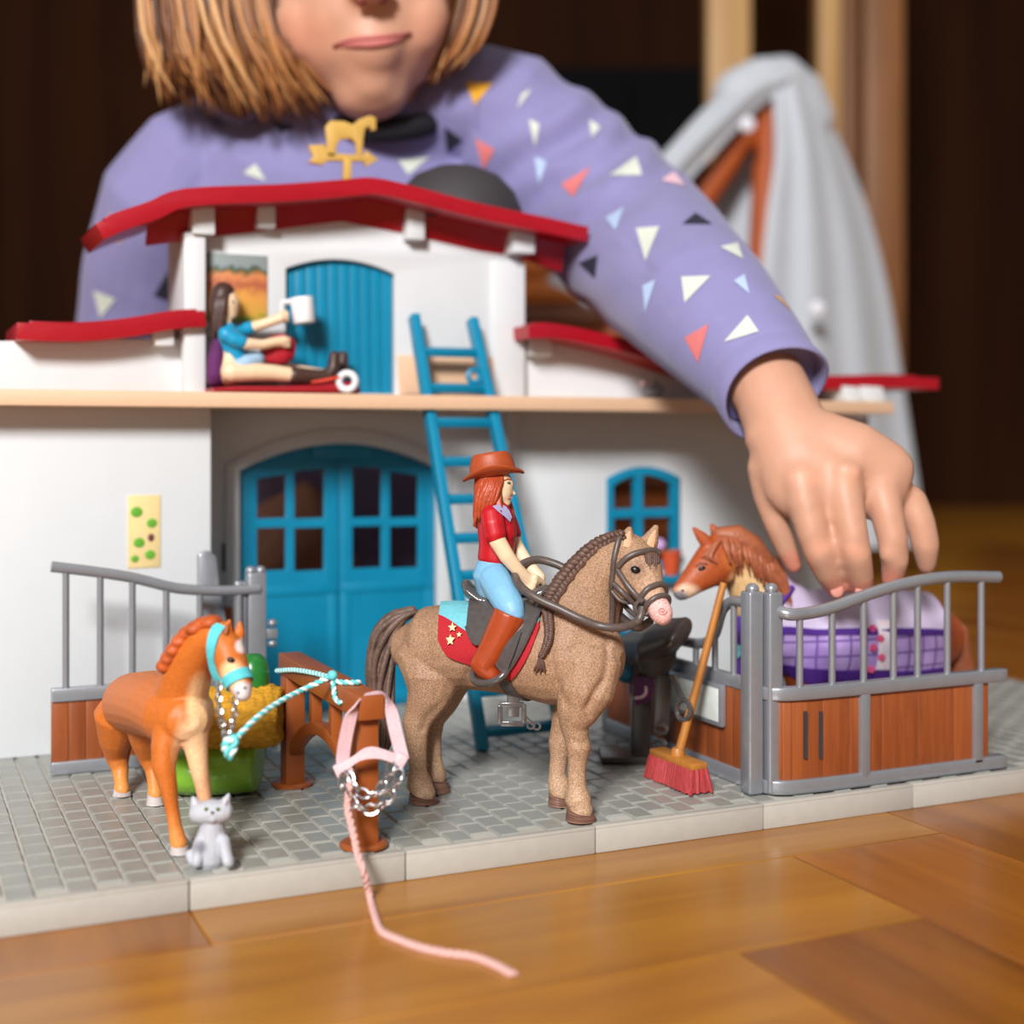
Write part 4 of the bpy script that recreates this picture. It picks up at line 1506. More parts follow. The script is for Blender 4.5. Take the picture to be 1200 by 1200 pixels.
# eye, nostril, mouth line
e = HS.hit(745, 668, 0.0)
MB().ball(e, (0.21, 0.13, 0.15), 14, 10, [RIGHT * .94 - UP * .34, np.array(FWD), UP * .94 + RIGHT * .34]).build('eye', M['black'], horse, smooth=True)
MB().ball(HS.hit(743.5, 666, 0.10), 0.025, 8, 6).build('eye_glint', M['white'], horse, smooth=True)
M['pinkline'] = mat('darker pink paint', srgb(176, 110, 108), 0.5)
_sp = [(776 + 5.5 * (1 - k / 26) * math.cos(k * 0.42), 716 + 5 * (1 - k / 26) * math.sin(k * 0.42)) for k in range(24)]
MB().tube([HS.hit(x, y, 0.008, miss=_muz) for x, y in _sp], 0.028, 6).build('nostril', M['pinkline'], horse, smooth=True)
_ml = [(760, 722), (765, 727), (772, 731), (779, 732)]
MB().tube([HS.hit(x, y, 0.0, miss=_muz) for x, y in _ml], 0.03, 6).build('mouth', M['pinkline'], horse, smooth=True)
# inner ears
for pts in (((735, 641), (736, 632), (738, 623)), ((762, 640), (764, 632), (768, 622))):
    PL(MB(), [(x, y, (HS.hit(x, y, miss=at_d(x, y, 54)) - CAM) @ FWD + 0.0, r, 0.03) for (x, y), r in zip(pts, (5, 4.5, 1.5))], 10).build('inner_ear', mat('inner ear paint', srgb(196, 152, 116), 0.6), horse, smooth=True)
# tail with long moulded locks
tb = MB()
ctl = [(484, 716, 8), (466, 723, 13), (452, 743, 16.5), (446, 775, 17.5), (446, 808, 16.5), (449, 838, 15), (452, 862, 11), (449, 884, 4)]
PL(tb, [(x, y, hd(478) + 0.1, r * 0.82, r * 0.82 * hd(478) / FPX * 0.8) for x, y, r in ctl], 14)
for k in range(15):
    a = 2 * math.pi * k / 15
    path = []
    for j, (x, y, r) in enumerate(ctl):
        ph = a + 0.5 * math.sin(j * 1.1 + k)
        path.append(at_d(x + r * 0.80 * math.cos(ph), y + r * 0.18 * math.sin(ph), hd(478) + 0.1 - 0.8 * r * 0.034 * math.sin(ph)))
    tb.tube(spline(path, 40), np.interp(np.linspace(0, 1, 43)[:len(spline(path, 40))], [0, .15, .7, 1], [0.08, 0.16, 0.14, 0.03]), 7)
tb.build('tail', M['horse_hair'], horse, smooth=True, auto=2)
# plaited mane along the crest, then the plait hanging at the shoulder
M['braid'] = mat('plaited brown mane', srgb(88, 62, 52), 0.5, var=0.4, scale=500, bump=0.5, bscale=1200)
mp = [(731, 628), (715, 633), (697, 643), (681, 658), (667, 674), (656, 689), (647, 704), (640, 716)]
crest = []
for x, y in mp:
    h_ = None
    for dx in range(0, 26, 2):
        h_ = HS.hit(x + dx * 0.75, y + dx * 0.65, 0.0)
        if h_ is not None:
            break
    crest.append(h_ if h_ is not None else at_d(x, y, hd(x)))
crest = [c - 0.18 * FWD * 0 + 0.06 * UP for c in crest]
mb_ = MB()
braid(mb_, spline(crest, 60), [0.22, 0.30, 0.36, 0.38, 0.32], 8, -FWD)
mb_.build('mane', M['braid'], horse, smooth=True, auto=2)
hp = [(642, 712), (643, 728), (642, 745), (639, 758), (634, 770)]
hpl = [HS.hit(x, y, 0.14) for x, y in hp]
mb_ = MB()
braid(mb_, spline(hpl, 40), [0.22, 0.2, 0.17, 0.12], 7, -FWD)
for k in range(6):
    a = HS.hit(634, 769, 0.12)
    mb_.tube(spline([a, HS.hit(631 + k * 1.2, 777, 0.12), HS.hit(626 + k * 2.6, 786 + (k % 2) * 3, 0.1)], 10), [0.07] * 5 + [0.06] * 4 + [0.02] * 2, 6)
mb_.build('hanging_plait', M['braid'], horse, smooth=True, auto=2)
fk = MB()
for k in range(7):
    x0 = 757 + 2.2 * k
    fk.tube(spline([HS.hit(x0 - 1, 648, 0.05, miss=at_d(x0, 648, hd(x0) - .6)), HS.hit(x0, 655, 0.05, miss=at_d(x0, 655, hd(x0) - .7)), HS.hit(x0 + .5, 661 + 3 * (k % 3), 0.03, miss=at_d(x0, 662, hd(x0) - .8))], 8), [0.07] * 4 + [.06] * 3 + [.02] * 2, 6)
fk.build('forelock', M['braid'], horse, smooth=True)

# ------------------------------------------------------------------ saddle with its cloth
saddle = empty('saddle', (-2.1, 4.45, BT))
tag(saddle, 'dark grey riding saddle on a turquoise and red starred cloth, under the rider', 'saddle')


def body_c(px, y=757):
    return at_d(px, y, hd(px))


def drape(px, phi, off):
    """point on the horse's back: phi from the spine down the near (+) or far (-) flank"""
    return HS.out(body_c(px + 20 * math.sin(abs(phi))), math.cos(phi) * UP - math.sin(phi) * HL, off)


def phi_at(px, py):
    lo, hi_ = 0.0, 2.6
    for _ in range(22):
        m = (lo + hi_) / 2
        if proj(drape(px, m, 0.05))[1] < py:
            lo = m
        else:
            hi_ = m
    return lo


def draped_patch(xs, tops, bots, off, thick, name, m, parent, side=1, rows=12):
    g = []
    for x, t, b_ in zip(xs, tops, bots):
        pa, pb = t, b_
        g.append([drape(x, side * (pa + (pb - pa) * k / rows), off) for k in range(rows + 1)])
    g = np.array(g)
    for _ in range(2):                       # lie smoothly
        g[1:-1] = (g[:-2] + 2 * g[1:-1] + g[2:]) / 4
    nx, ny = g.shape[:2]
    cen = np.array([[body_c(x + 14)] * ny for x in xs])
    dr = g - cen
    dr /= np.linalg.norm(dr, axis=2)[:, :, None]
    o2 = g + dr * thick
    mb = MB()
    v = np.vstack([g.reshape(-1, 3), o2.reshape(-1, 3)])
    N_ = nx * ny
    fs = []
    for i in range(nx - 1):
        for j in range(ny - 1):
            a = i * ny + j
            fs += [(a, a + 1, a + ny + 1, a + ny), (N_ + a, N_ + a + ny, N_ + a + ny + 1, N_ + a + 1)]
    for i in range(nx - 1):
        for j in (0, ny - 1):
            a = i * ny + j
            fs.append((a, a + ny, N_ + a + ny, N_ + a))
    for j in range(ny - 1):
        for i in (0, nx - 1):
            a = i * ny + j
            fs.append((a, a + 1, N_ + a + 1, N_ + a))
    mb.add(v, fs)
    return mb.build(name, m, parent, smooth=True, auto=1.0)


pxs = np.linspace(517, 633, 24)
bot = np.interp(pxs, [517, 524, 540, 560, 580, 597, 606, 614, 624, 633], [750, 768, 774, 780, 790, 799, 794, 782, 764, 735])
mid = np.interp(pxs, [517, 524, 545, 570, 600, 618, 633], [722, 724, 738, 752, 758, 750, 728])
pb_, pm_ = [phi_at(x, y) for x, y in zip(pxs, bot)], [phi_at(x, y) for x, y in zip(pxs, mid)]
for s_ in (1, -1):
    draped_patch(pxs, [0.0] * 24, pm_, 0.05, 0.09, 'cloth_top', M['turq'], saddle, s_)
    draped_patch(pxs, pm_, pb_, 0.05, 0.11, 'cloth_border', M['redcloth'], saddle, s_)


def star_on(px, py, r_px, parent):
    pts = []
    for k in range(10):
        a = -math.pi / 2 + k * math.pi / 5
        r = r_px * (1.0 if k % 2 == 0 else 0.45)
        pts.append(HS.hit(px + r * math.cos(a), py + r * math.sin(a), 0.27))
    c = np.mean(pts, 0)
    nrm = -FWD * 0.04
    mb = MB()
    mb.prism(np.array(pts), nrm)
    return mb.build('star_print', M['star'], parent)


for x, y, r in ((533, 738, 5), (531, 751, 5.5), (541, 746, 3.2)):
    star_on(x, y, r, saddle)
# seat, cantle, pommel
sb = MB()
PL(sb, [(547, 685, hd(547), 7, 0.75), (553, 694, hd(553), 9, 1.0), (570, 703, hd(570), 9, 0.95), (595, 706, hd(595), 8.5, 0.62), (618, 702, hd(618), 9, 0.55), (633, 694, hd(633), 8, 0.48), (640, 690, hd(640), 5, 0.35)], 16)
sb.skin('seat', M['leather'], saddle, voxel=0.07, smooth=4)
fxs = np.linspace(556, 636, 18)
fb = np.interp(fxs, [556, 562, 572, 582, 590, 600, 612, 624, 636], [742, 752, 757, 762, 782, 786, 768, 745, 716])
fp = [phi_at(x, y) for x, y in zip(fxs, fb)]
for s_ in (1, -1):
    draped_patch(fxs, [0.15] * 18, fp, 0.19, 0.13, 'flap', M['leather'], saddle, s_, 10)
for s_ in (1, -1):
    MB().tube(smooth_path([drape(x, s_ * p_, 0.30) for x, p_ in zip(fxs, fp)], 1), 0.07, 6).build('flap_piping', M['leather'], saddle, smooth=True)
rxs = np.linspace(552, 585, 9)
rp_ = [phi_at(x, y) for x, y in zip(rxs, np.interp(rxs, [552, 558, 568, 578, 585], [738, 752, 757, 748, 730]))]
for s_ in (1, -1):
    draped_patch(rxs, [0.2] * 9, rp_, 0.31, 0.11, 'panel', M['leather'], saddle, s_, 8)
for s_ in (1, -1):
    MB().tube(smooth_path([drape(x, s_ * p_, 0.40) for x, p_ in zip(rxs, rp_)], 1), 0.07, 6).build('panel_piping', M['leather'], saddle, smooth=True)
# girth round the belly, buckle and hanging end
gc = at_d(604, 757, hd(604))
gl = smooth_path(HS.band(gc, HH * 0.96 + UP * 0.2, 0.12, 48), 2, True)
MB().ribbon(np.vstack([gl, gl[:1]]), HH, 0.5, 0.12).build('girth', M['leather'], saddle, smooth=True, auto=1.0)
gd = hd(604, -1.2)
def gp(x, y):
    return at_d(x, y, gd)


bk = MB()
for a_, b_ in (((586, 826), (614, 826)), ((614, 826), (614, 848)), ((614, 848), (586, 848)), ((586, 848), (586, 826))):
    bk.bar(gp(*a_), gp(*b_), 0.2, 0.22, up=FWD)
bk.build('buckle', M['leather'], saddle, bevel=0.03)
MB().bar(gp(602, 795), gp(601, 840), 0.5, 0.14, up=FWD).build('buckle_strap', M['leather'], saddle, bevel=0.03)
for x, y in ((622, 850), (629, 851)):
    t = np.linspace(0, 2 * np.pi, 16, endpoint=False)
    MB().tube([gp(x + 4 * math.cos(a), y + 4 * math.sin(a)) for a in t], 0.05, 6, True).build('ring', M['leather'], saddle, smooth=True)
MB().bar(gp(614, 838), gp(626, 850), 0.12, 0.12, up=FWD).build('strap_end', M['leather'], saddle, bevel=0.02)
# stirrup leather and iron
sl = [HS.hit(x, y, 0.42) for x, y in ((612, 745), (604, 765), (596, 782))]
MB().ribbon(spline(sl, 10), HH, 0.24, 0.08).build('stirrup_leather', M['leather'], saddle, smooth=True)

# ------------------------------------------------------------------ bridle with the reins
M['strap'] = mat('dark brown bridle leather', srgb(84, 72, 68), 0.4, var=0.18, scale=500)
bridle = empty('bridle', tuple(np.round(at_d(752, 712, hd(752) - 1.2), 3)))
tag(bridle, 'dark brown bridle and long reins on the head of the dun horse', 'bridle')


def strap(pts, r, name='strap', off=0.08):
    q = []
    last = None
    for x, y in pts:
        h_ = HS.hit(x, y, off)
        if h_ is None or (last is not None and np.linalg.norm(h_ - last) > 1.6):
            h_ = at_d(x, y, (last - CAM) @ FWD + 0.1) if last is not None else at_d(x, y, hd(x) - .6)
        q.append(h_)
        last = h_
    q = smooth_path(spline(q, 30), 3)
    return MB().tube(q, r, 10).build(name, M['strap'], bridle, smooth=True)


# closed loops: headpiece behind the ears, noseband, lower noseband
c0 = at_d(734, 660, hd(734) - 0.1)
v_ = at_d(730, 622, hd(730)) - at_d(720, 700, hd(720))
ax_ = np.cross(v_, HL)
lp = smooth_path(HS.band(at_d(727, 662, hd(727)), ax_, 0.07, 48, ref=HL), 3, True)
MB().tube(lp, 0.125, 10, True).build('headpiece', M['strap'], bridle, smooth=True)
ha = at_d(776, 719, hd(776) - 1.2) - at_d(744, 660, hd(744) - .2)
ha /= np.linalg.norm(ha)
c1 = at_d(765, 700, hd(765) - .85)
lp = smooth_path(HS.band(c1, ha * 0.8 + UP * 0.28, 0.06, 40, ref=HL), 2, True)
MB().tube(lp, 0.12, 10, True).build('noseband', M['strap'], bridle, smooth=True)
c2 = at_d(770, 709, hd(770) - 1.02)
lp = smooth_path(HS.band(c2, ha * 0.9 + UP * 0.15, 0.06, 40, ref=HL), 2, True)
MB().tube(lp, 0.115, 10, True).build('flash_strap', M['strap'], bridle, smooth=True)
strap([(726, 664), (733, 656), (743, 650), (755, 647), (765, 646), (773, 648)], 0.12, 'browband')
strap([(726, 668), (736, 684), (747, 697), (756, 706)], 0.115, 'cheek_strap')
strap([(721, 684), (731, 694), (742, 706), (750, 714)], 0.115, 'cheek_strap')
strap([(719, 692), (728, 702), (738, 704), (745, 705)], 0.08, 'throat_latch')
be = HS.hit(753, 712, 0.12, miss=at_d(753, 712, hd(753) - 1.4))
MB().tube([be + 0.28 * (math.cos(a) * RIGHT + math.sin(a) * UP) for a in np.linspace(0, 2 * np.pi, 18, endpoint=False)], 0.09, 8, True).build('bit_ring', M['strap'], bridle, smooth=True)
nd = hd(700, -1.25)
rein = [be, at_d(748, 727, nd - 1.2), at_d(730, 735, nd - .7), at_d(705, 734, nd - .35), at_d(680, 725, nd - .3), at_d(655, 713, nd - .1), at_d(635, 704, nd + .1), at_d(618, 694, nd + .4), at_d(606, 682, nd + 1.0), at_d(604, 671, hd(605, -.3)), at_d(612, 661, hd(612, .3)), at_d(628, 656, hd(628, .9)), at_d(645, 659, hd(645, 1.2)), at_d(664, 668, hd(664, 1.35)), at_d(690, 692, hd(690, 1.5)), at_d(720, 716, hd(720, 1.2)), at_d(745, 735, hd(745, .3)), at_d(762, 728, hd(762, -.4))]
MB().tube(spline(rein, 120), 0.165, 10).build('reins', M['strap'], bridle, smooth=True)
strap2 = [at_d(728, 706, hd(728, -.1)), at_d(738, 716, hd(738, -.4)), at_d(748, 724, hd(748, -.8))]
MB().tube(strap2, 0.1, 8).build('chin_strap', M['strap'], bridle, smooth=True)

# ------------------------------------------------------------------ rider
rider = empty('rider_figurine', tuple(np.round(at_d(585, 700, hd(585)), 3)))
tag(rider, 'toy rider figure in brown cowboy hat, red shirt and light blue jeans', 'toy figure')
M['fig_skin'] = mat('pale figure skin', srgb(226, 196, 162), 0.45, var=0.03, sss=0.1)
M['shirt'] = mat('red shirt paint', srgb(176, 16, 30), 0.4, var=0.06)
M['collar'] = mat('lilac grey collar paint', srgb(170, 168, 206), 0.5, var=0.15, scale=1500)
M['jeans'] = mat('light blue jeans paint', srgb(118, 172, 206), 0.5, var=0.05)
M['boot'] = mat('orange brown boot paint', srgb(156, 62, 25), 0.36, var=0.1, scale=300)
M['hat'] = mat('orange brown hat paint', srgb(160, 68, 28), 0.5, var=0.08, scale=500, bump=0.15, bscale=1500)
M['redhair'] = mat('ginger moulded hair', srgb(168, 68, 36), 0.42, var=0.22, scale=260, bump=0.5, bscale=800)
RD = hd(585)
bd = MB()
PL(bd, [(583, 690, RD, 18, 0.65), (582, 650, RD, 14, 0.5), (583, 620, RD, 15, 0.55), (581, 602, RD, 13, 0.6), (581, 590, RD, 9, 0.3), (584, 583, RD, 9, 0.28)], 14)
PL(bd, [(582, 562, RD, 17, 0.5), (585, 572, RD, 18.5, 0.52), (588, 582, RD, 14, 0.44), (591, 588, RD, 8.5, 0.3)], 16)
PL(bd, [(600, 575, RD, 2.5, 0.1), (603, 579, RD, 2.2, 0.09)], 8)
# arms: near (its right) and far
PL(bd, [(576, 604, RD - .75, 12, 0.36), (580, 622, RD - 1.0, 11.5, 0.34), (583, 634, RD - 1.05, 10.5, 0.32), (594, 652, RD - 1.05, 9.5, 0.28), (606, 667, RD - .9, 8, 0.24), (613, 675, RD - .75, 8.5, 0.24), (621, 683, RD - .6, 9, 0.22), (628, 684, RD - .55, 5, 0.16)], 12)
PL(bd, [(590, 606, RD + .7, 12, 0.36), (598, 625, RD + .9, 11, 0.34), (604, 640, RD + .8, 9.5, 0.3), (614, 655, RD + .5, 8.5, 0.26), (625, 669, RD + .2, 8, 0.24), (633, 678, RD + .05, 7.5, 0.22), (634, 684, RD, 5, 0.16)], 12)
for k, (x0, y0, x1, y1) in enumerate(((620, 676, 627, 683), (618, 680, 625, 688), (615, 683, 622, 691), (627, 676, 637, 684))):
    PL(bd, [(x0, y0, RD - .7, 4.5, 0.13), (x1, y1, RD - .75 + .5 * (k == 3), 3.8, 0.12)], 8)
# legs inside the jeans and boots
PL(bd, [(578, 682, RD - .6, 17, 0.5), (592, 705, RD - 1.6, 15, 0.45), (602, 722, RD - 2.0, 13, 0.4), (588, 752, RD - 2.1, 12, 0.36), (573, 770, RD - 2.1, 9, 0.3)], 12)
PL(bd, [(582, 682, RD + .6, 17, 0.5), (596, 705, RD + 1.7, 15, 0.45), (606, 722, RD + 2.1, 13, 0.4), (592, 752, RD + 2.2, 12, 0.36), (577, 770, RD + 2.2, 9, 0.3)], 12)
bd.skin('body', M['fig_skin'], rider, voxel=0.055, smooth=3)
RS = Surf(bpy.data.objects[rider.children[0].name])
sh = MB()
PL(sh, [(581, 655, RD, 21.5, 0.72), (582, 640, RD, 21, 0.72), (583, 622, RD, 23.5, 0.78), (581, 606, RD, 21, 0.86), (578, 597, RD, 18.5, 0.74)], 16)
PL(sh, [(592, 622, RD - .3, 12, 0.42), (595, 626, RD - .3, 10, 0.36)], 12)
PL(sh, [(576, 602, RD - .72, 13.5, 0.42), (578, 614, RD - .95, 13.5, 0.42), (581, 628, RD - 1.02, 13, 0.4)], 14)
PL(sh, [(590, 604, RD + .68, 13.5, 0.42), (596, 618, RD + .88, 13, 0.4), (600, 628, RD + .9, 12, 0.38)], 14)
sh.skin('shirt', M['shirt'], rider, voxel=0.05, smooth=3)
SS = Surf(bpy.data.objects[rider.children[1].name])
cl = [(577, 594), (583, 600), (591, 606), (597, 612), (599, 606), (596, 599), (592, 594), (586, 591)]
cp = [SS.hit(x, y, 0.05, miss=at_d(x, y, RD - .55)) for x, y in cl]
MB().prism(cp, -FWD * 0.06).build('collar', M['collar'], rider, bevel=0.02)
jn = MB()
PL(jn, [(579, 664, RD, 21.5, 0.75), (577, 678, RD, 24, 0.95), (575, 688, RD, 19, 0.9)], 16)
PL(jn, [(578, 676, RD - .5, 19, 0.58), (590, 697, RD - 1.45, 18.5, 0.55), (599, 713, RD - 1.9, 17, 0.5), (602, 720, RD - 2.0, 14, 0.45)], 14)
PL(jn, [(582, 676, RD + .5, 19, 0.58), (595, 697, RD + 1.6, 18, 0.55), (604, 713, RD + 2.05, 16.5, 0.5), (606, 720, RD + 2.1, 14, 0.45)], 14)
jn.skin('jeans', M['jeans'], rider, voxel=0.055, smooth=4)
for s_, dx in ((-1, 0), (1, 4)):
    bt = MB()
    D_ = RD + 2.08 * s_
    PL(bt, [(598 + dx, 719, D_, 20, 0.58), (594 + dx, 729, D_, 20, 0.58), (584 + dx, 748, D_, 18, 0.52), (573 + dx, 768, D_, 16, 0.46), (565 + dx, 780, D_, 14.5, 0.42)], 16, ends=False)
    PL(bt, [(562 + dx, 778, D_, 12, 0.4), (570 + dx, 785, D_, 12, 0.38), (578 + dx, 792, D_ - .05, 9.5, 0.34), (583 + dx, 796, D_ - .08, 6, 0.24)], 14)
    bt.skin('boot', M['boot'], rider, voxel=0.05, smooth=3)
# stirrup irons belong to the saddle
for s_, dx in ((-1, 0), (1, 4)):
    D_ = RD + 2.1 * s_
    t = np.linspace(0, 2 * np.pi, 28, endpoint=False)
    ring = []
    for a in t:
        ring.append(at_d(574 + dx + 20 * math.cos(a) + 3 * math.sin(a), 787 - 9 * math.cos(a) * 0.75 + 12 * math.sin(a), D_ - 0.55 * math.sin(a + 0.5)))
    MB().tube(ring, 0.15, 10, True).build('stirrup', M['leather'], saddle, smooth=True)
# hair: long wavy locks
hr = MB()
PL(hr, [(576, 562, RD + .02, 20, 0.62), (573, 575, RD + .04, 19, 0.62), (569, 592, RD + .06, 15, 0.6), (565, 606, RD + .05, 12, 0.5), (562, 613, RD + .05, 8, 0.35)], 14)
rr_ = random.Random(3)
for k in range(46):
    sgn = -1 if k % 2 else 1
    u = rr_.random()
    x0 = 562 + 26 * u
    dd0 = RD + sgn * (0.45 + 0.18 * math.sin(u * 3))
    x1 = 557 + 22 * u + rr_.uniform(-3, 3)
    x2 = 555 + 18 * u + rr_.uniform(-2, 2)
    yend = 598 + 16 * (1 - u) + rr_.uniform(-4, 4)
    path = spline([at_d(x0 + 3, 556, RD + sgn * .3), at_d(x0 + 1, 568, dd0), at_d(x1 + 2, 584, dd0 + sgn * .1), at_d(x2, yend, dd0 + sgn * .05)], 16)
    hr.tube(path, np.interp(np.linspace(0, 1, len(path)), [0, .3, .8, 1], [0.1, 0.14, 0.12, 0.03]), 6)
for k in range(8):            # locks falling in front of the shoulders
    x0 = 584 + k * 0.6
    path = spline([at_d(x0 - 2, 578, RD - .5), at_d(583 + k * .4, 590, RD - .6), at_d(585 + k * .5, 600, RD - .62), at_d(588 + k, 608 + (k % 3) * 2, RD - .6)], 14)
    hr.tube(path, np.interp(np.linspace(0, 1, len(path)), [0, .5, 1], [0.08, 0.11, 0.03]), 6)
    path = spline([at_d(594 + k * .4, 588, RD + .42), at_d(597 + k * .4, 600, RD + .45), at_d(598 + k * .3, 612, RD + .4), at_d(596 + k * .4, 620, RD + .35)], 12)
    hr.tube(path, np.interp(np.linspace(0, 1, len(path)), [0, .5, 1], [0.1, 0.13, 0.03]), 6)
hr.build('hair', M['redhair'], rider, smooth=True, auto=2)
# face
ey = RS.hit(596, 566, 0.0, miss=at_d(596, 566, RD - .4))
M['eyegreen'] = mat('dark green eye paint', srgb(38, 62, 34), 0.3)
MB().ball(ey, (0.085, 0.05, 0.055), 10, 8, [RIGHT, FWD, UP]).build('eye', M['eyegreen'], rider, smooth=True)
MB().tube([RS.hit(x, y, 0.015, miss=at_d(x, y, RD - .35)) for x, y in ((591, 563), (594, 561.5), (598, 562))], 0.03, 6).build('eyebrow', M['redhair'], rider, smooth=True)
MB().tube([RS.hit(x, y, 0.01, miss=at_d(x, y, RD - .2)) for x, y in ((595, 584), (598, 583.5), (600, 583))], 0.03, 6).build('lips', mat('pink lip paint', srgb(206, 120, 104), 0.5), rider, smooth=True)
# cowboy hat: crown and curled brim
hc = at_d(578, 557, RD)
tl = np.array(RIGHT) * 0.985 + np.array(UP) * 0.14
tl /= np.linalg.norm(tl)
ty = np.array(FWD)
tu = np.cross(tl, ty)
if tu[2] < 0:
    tu = -tu
hat = empty('hat', (0, 0, 0))
hat.parent = rider
hm = MB()
k = 36
an = np.linspace(0, 2 * np.pi, k, endpoint=False)
rs = []
for r_, z_ in ((0.02, -0.02), (0.75, -0.02), (0.9, -0.02), (1.05, 0.0), (1.26, -0.02), (1.31, 0.05), (1.25, 0.13), (1.05, 0.13), (0.96, 0.16), (0.93, 0.45), (0.88, 0.80), (0.80, 0.95), (0.5, 0.97), (0.02, 0.88)):
    lift = 0.30 * max(0, r_ - 0.8) / 0.45 * np.abs(np.sin(an)) ** 2.0 - 0.10 * max(0, r_ - 0.85) / 0.4 * np.cos(an) ** 2
    ex = 1.0 if r_ > 0.9 else 0.93
    dent = -0.10 * np.exp(-(np.sin(an) * r_ / 0.25) ** 2) * (z_ > 0.9)
    rs.append(hc + (r_ * ex * np.cos(an))[:, None] * tl + (r_ * 0.82 * np.sin(an))[:, None] * ty + (z_ + lift + dent)[:, None] * tu)
hm.rings(rs).build('crown_and_brim', M['hat'], hat, smooth=True, auto=1.2)
for a in np.linspace(-2.6, -0.3, 9):
    MB().ball(hc + 0.89 * math.cos(a) * tl + 0.785 * math.sin(a) * ty + 0.24 * tu, 0.045, 8, 6).build('stud', M['star'], hat, smooth=True)
# ================================================================== orange pony at the left
M['pony'] = paint_mat('orange pony paint', rough=0.5, speck=0.10, speck_scale=900, bump=0.15, bscale=1200)
pony = empty('toy_pony', tuple(np.round(at_z(215, 975), 3)))
tag(pony, 'orange and cream toy pony in a turquoise halter beside the hay', 'toy horse')
b = MB()
PL(b, [(216, 842, 50.2, 30, 1.0), (210, 838, 51.0, 38, 1.35), (196, 828, 52.8, 38, 1.55), (178, 824, 55.0, 38, 1.6), (160, 824, 57.2, 36, 1.45), (152, 826, 58.2, 26, 1.0)], 20, lat=RIGHT)
PL(b, [(209, 832, 51.4, 34, 1.25), (214, 808, 50.9, 31, 1.05), (220, 786, 50.4, 29, 0.9), (230, 764, 49.9, 25, 0.78), (243, 748, 49.5, 20, 0.68), (256, 743, 49.2, 17, 0.6)], 18)
PL(b, [(257, 750, 49.2, 20, 0.62), (267, 764, 49.0, 20.5, 0.66), (272, 780, 48.8, 19, 0.58), (279, 796, 48.6, 15.5, 0.46), (284, 808, 48.45, 12.5, 0.4), (285, 813, 48.4, 10, 0.35)], 18)
PL(b, [(258, 775, 49.1, 13, 0.5), (265, 790, 48.95, 12, 0.45)], 12)
PL(b, [(263, 746, 49.0, 8, 0.22), (266, 736, 48.95, 7.5, 0.16), (269, 727, 48.9, 2.5, 0.09)], 10)
PL(b, [(279, 749, 49.3, 7, 0.2), (281, 739, 49.3, 6.5, 0.15), (281, 729, 49.3, 2.5, 0.09)], 10)
PL(b, [(203, 850, 50.4, 24, 0.85), (193, 878, 50.0, 16.5, 0.58), (192, 899, 49.85, 14, 0.48), (197, 920, 49.8, 10.5, 0.38), (201, 944, 49.8, 8.2, 0.29), (205, 967, 49.8, 8, 0.28), (208, 982, 49.8, 9.5, 0.33), (210, 989, 49.8, 10, 0.34)], 14)
PL(b, [(226, 852, 50.4, 20, 0.8), (230, 876, 50.3, 14, 0.52), (233, 897, 50.2, 11.5, 0.42), (237, 917, 50.2, 9.5, 0.36), (241, 942, 50.2, 8, 0.28), (245, 964, 50.2, 8, 0.28), (248, 978, 50.2, 9, 0.32), (249, 985, 50.2, 10, 0.34)], 14)
PL(b, [(172, 835, 56.0, 30, 1.0), (172, 865, 56.6, 20, 0.75), (174, 885, 57.0, 13, 0.5), (180, 902, 57.0, 10, 0.38), (181, 918, 56.7, 8, 0.3), (182, 931, 56.5, 9, 0.33)], 14)
PL(b, [(140, 838, 57.5, 30, 1.0), (136, 866, 58.0, 20, 0.75), (136, 885, 58.4, 13, 0.5), (141, 902, 58.4, 10, 0.38), (142, 916, 58.1, 8, 0.3), (143, 926, 57.9, 9, 0.33)], 14)
_po = np.round(at_z(215, 975), 3)


def pony_paint(co):
    p = co + _po
    q = (p - CAM) @ FWD
    x = CXP + FPX * ((p - CAM) @ RIGHT) / q
    y = HOR - FPX * p[:, 2] / q + FPX * CAM[2] / q
    n = len(p)
    c = np.tile(np.array(srgb(194, 104, 36)), (n, 1))

    def blob(cx, cy, rx, ry, colr, k=1.0, dmax=52.5):
        w = np.clip(1.25 - np.sqrt(((x - cx) / rx) ** 2 + ((y - cy) / ry) ** 2), 0, 0.5) * 2 * k * np.clip((dmax - q) / 0.8, 0, 1)
        return mixc(c, colr, np.clip(w, 0, 1))
    c = blob(236, 826, 17, 34, srgb(238, 196, 146), 0.9)
    c = blob(226, 880, 22, 40, srgb(238, 200, 156), 0.75)
    c = blob(272, 792, 15, 18, srgb(240, 196, 146), 0.85)
    z = p[:, 2] - BT
    c = mixc(c, srgb(226, 150, 78), np.clip((1.7 - z) / 1.2, 0, 1) * 0.8)
    c = mixc(c, srgb(232, 190, 150), np.clip((x - 205) / 12, 0, 1) * np.clip((x - 205) / 12, 0, 1) * np.clip((3.4 - z) / 1, 0, 1) * (x > 218) * 0.6)
    c = blob(285, 811, 13, 11, srgb(214, 206, 208), 1.0)
    c = blob(283, 757, 7, 8, srgb(240, 226, 222), 1.0)
    return c


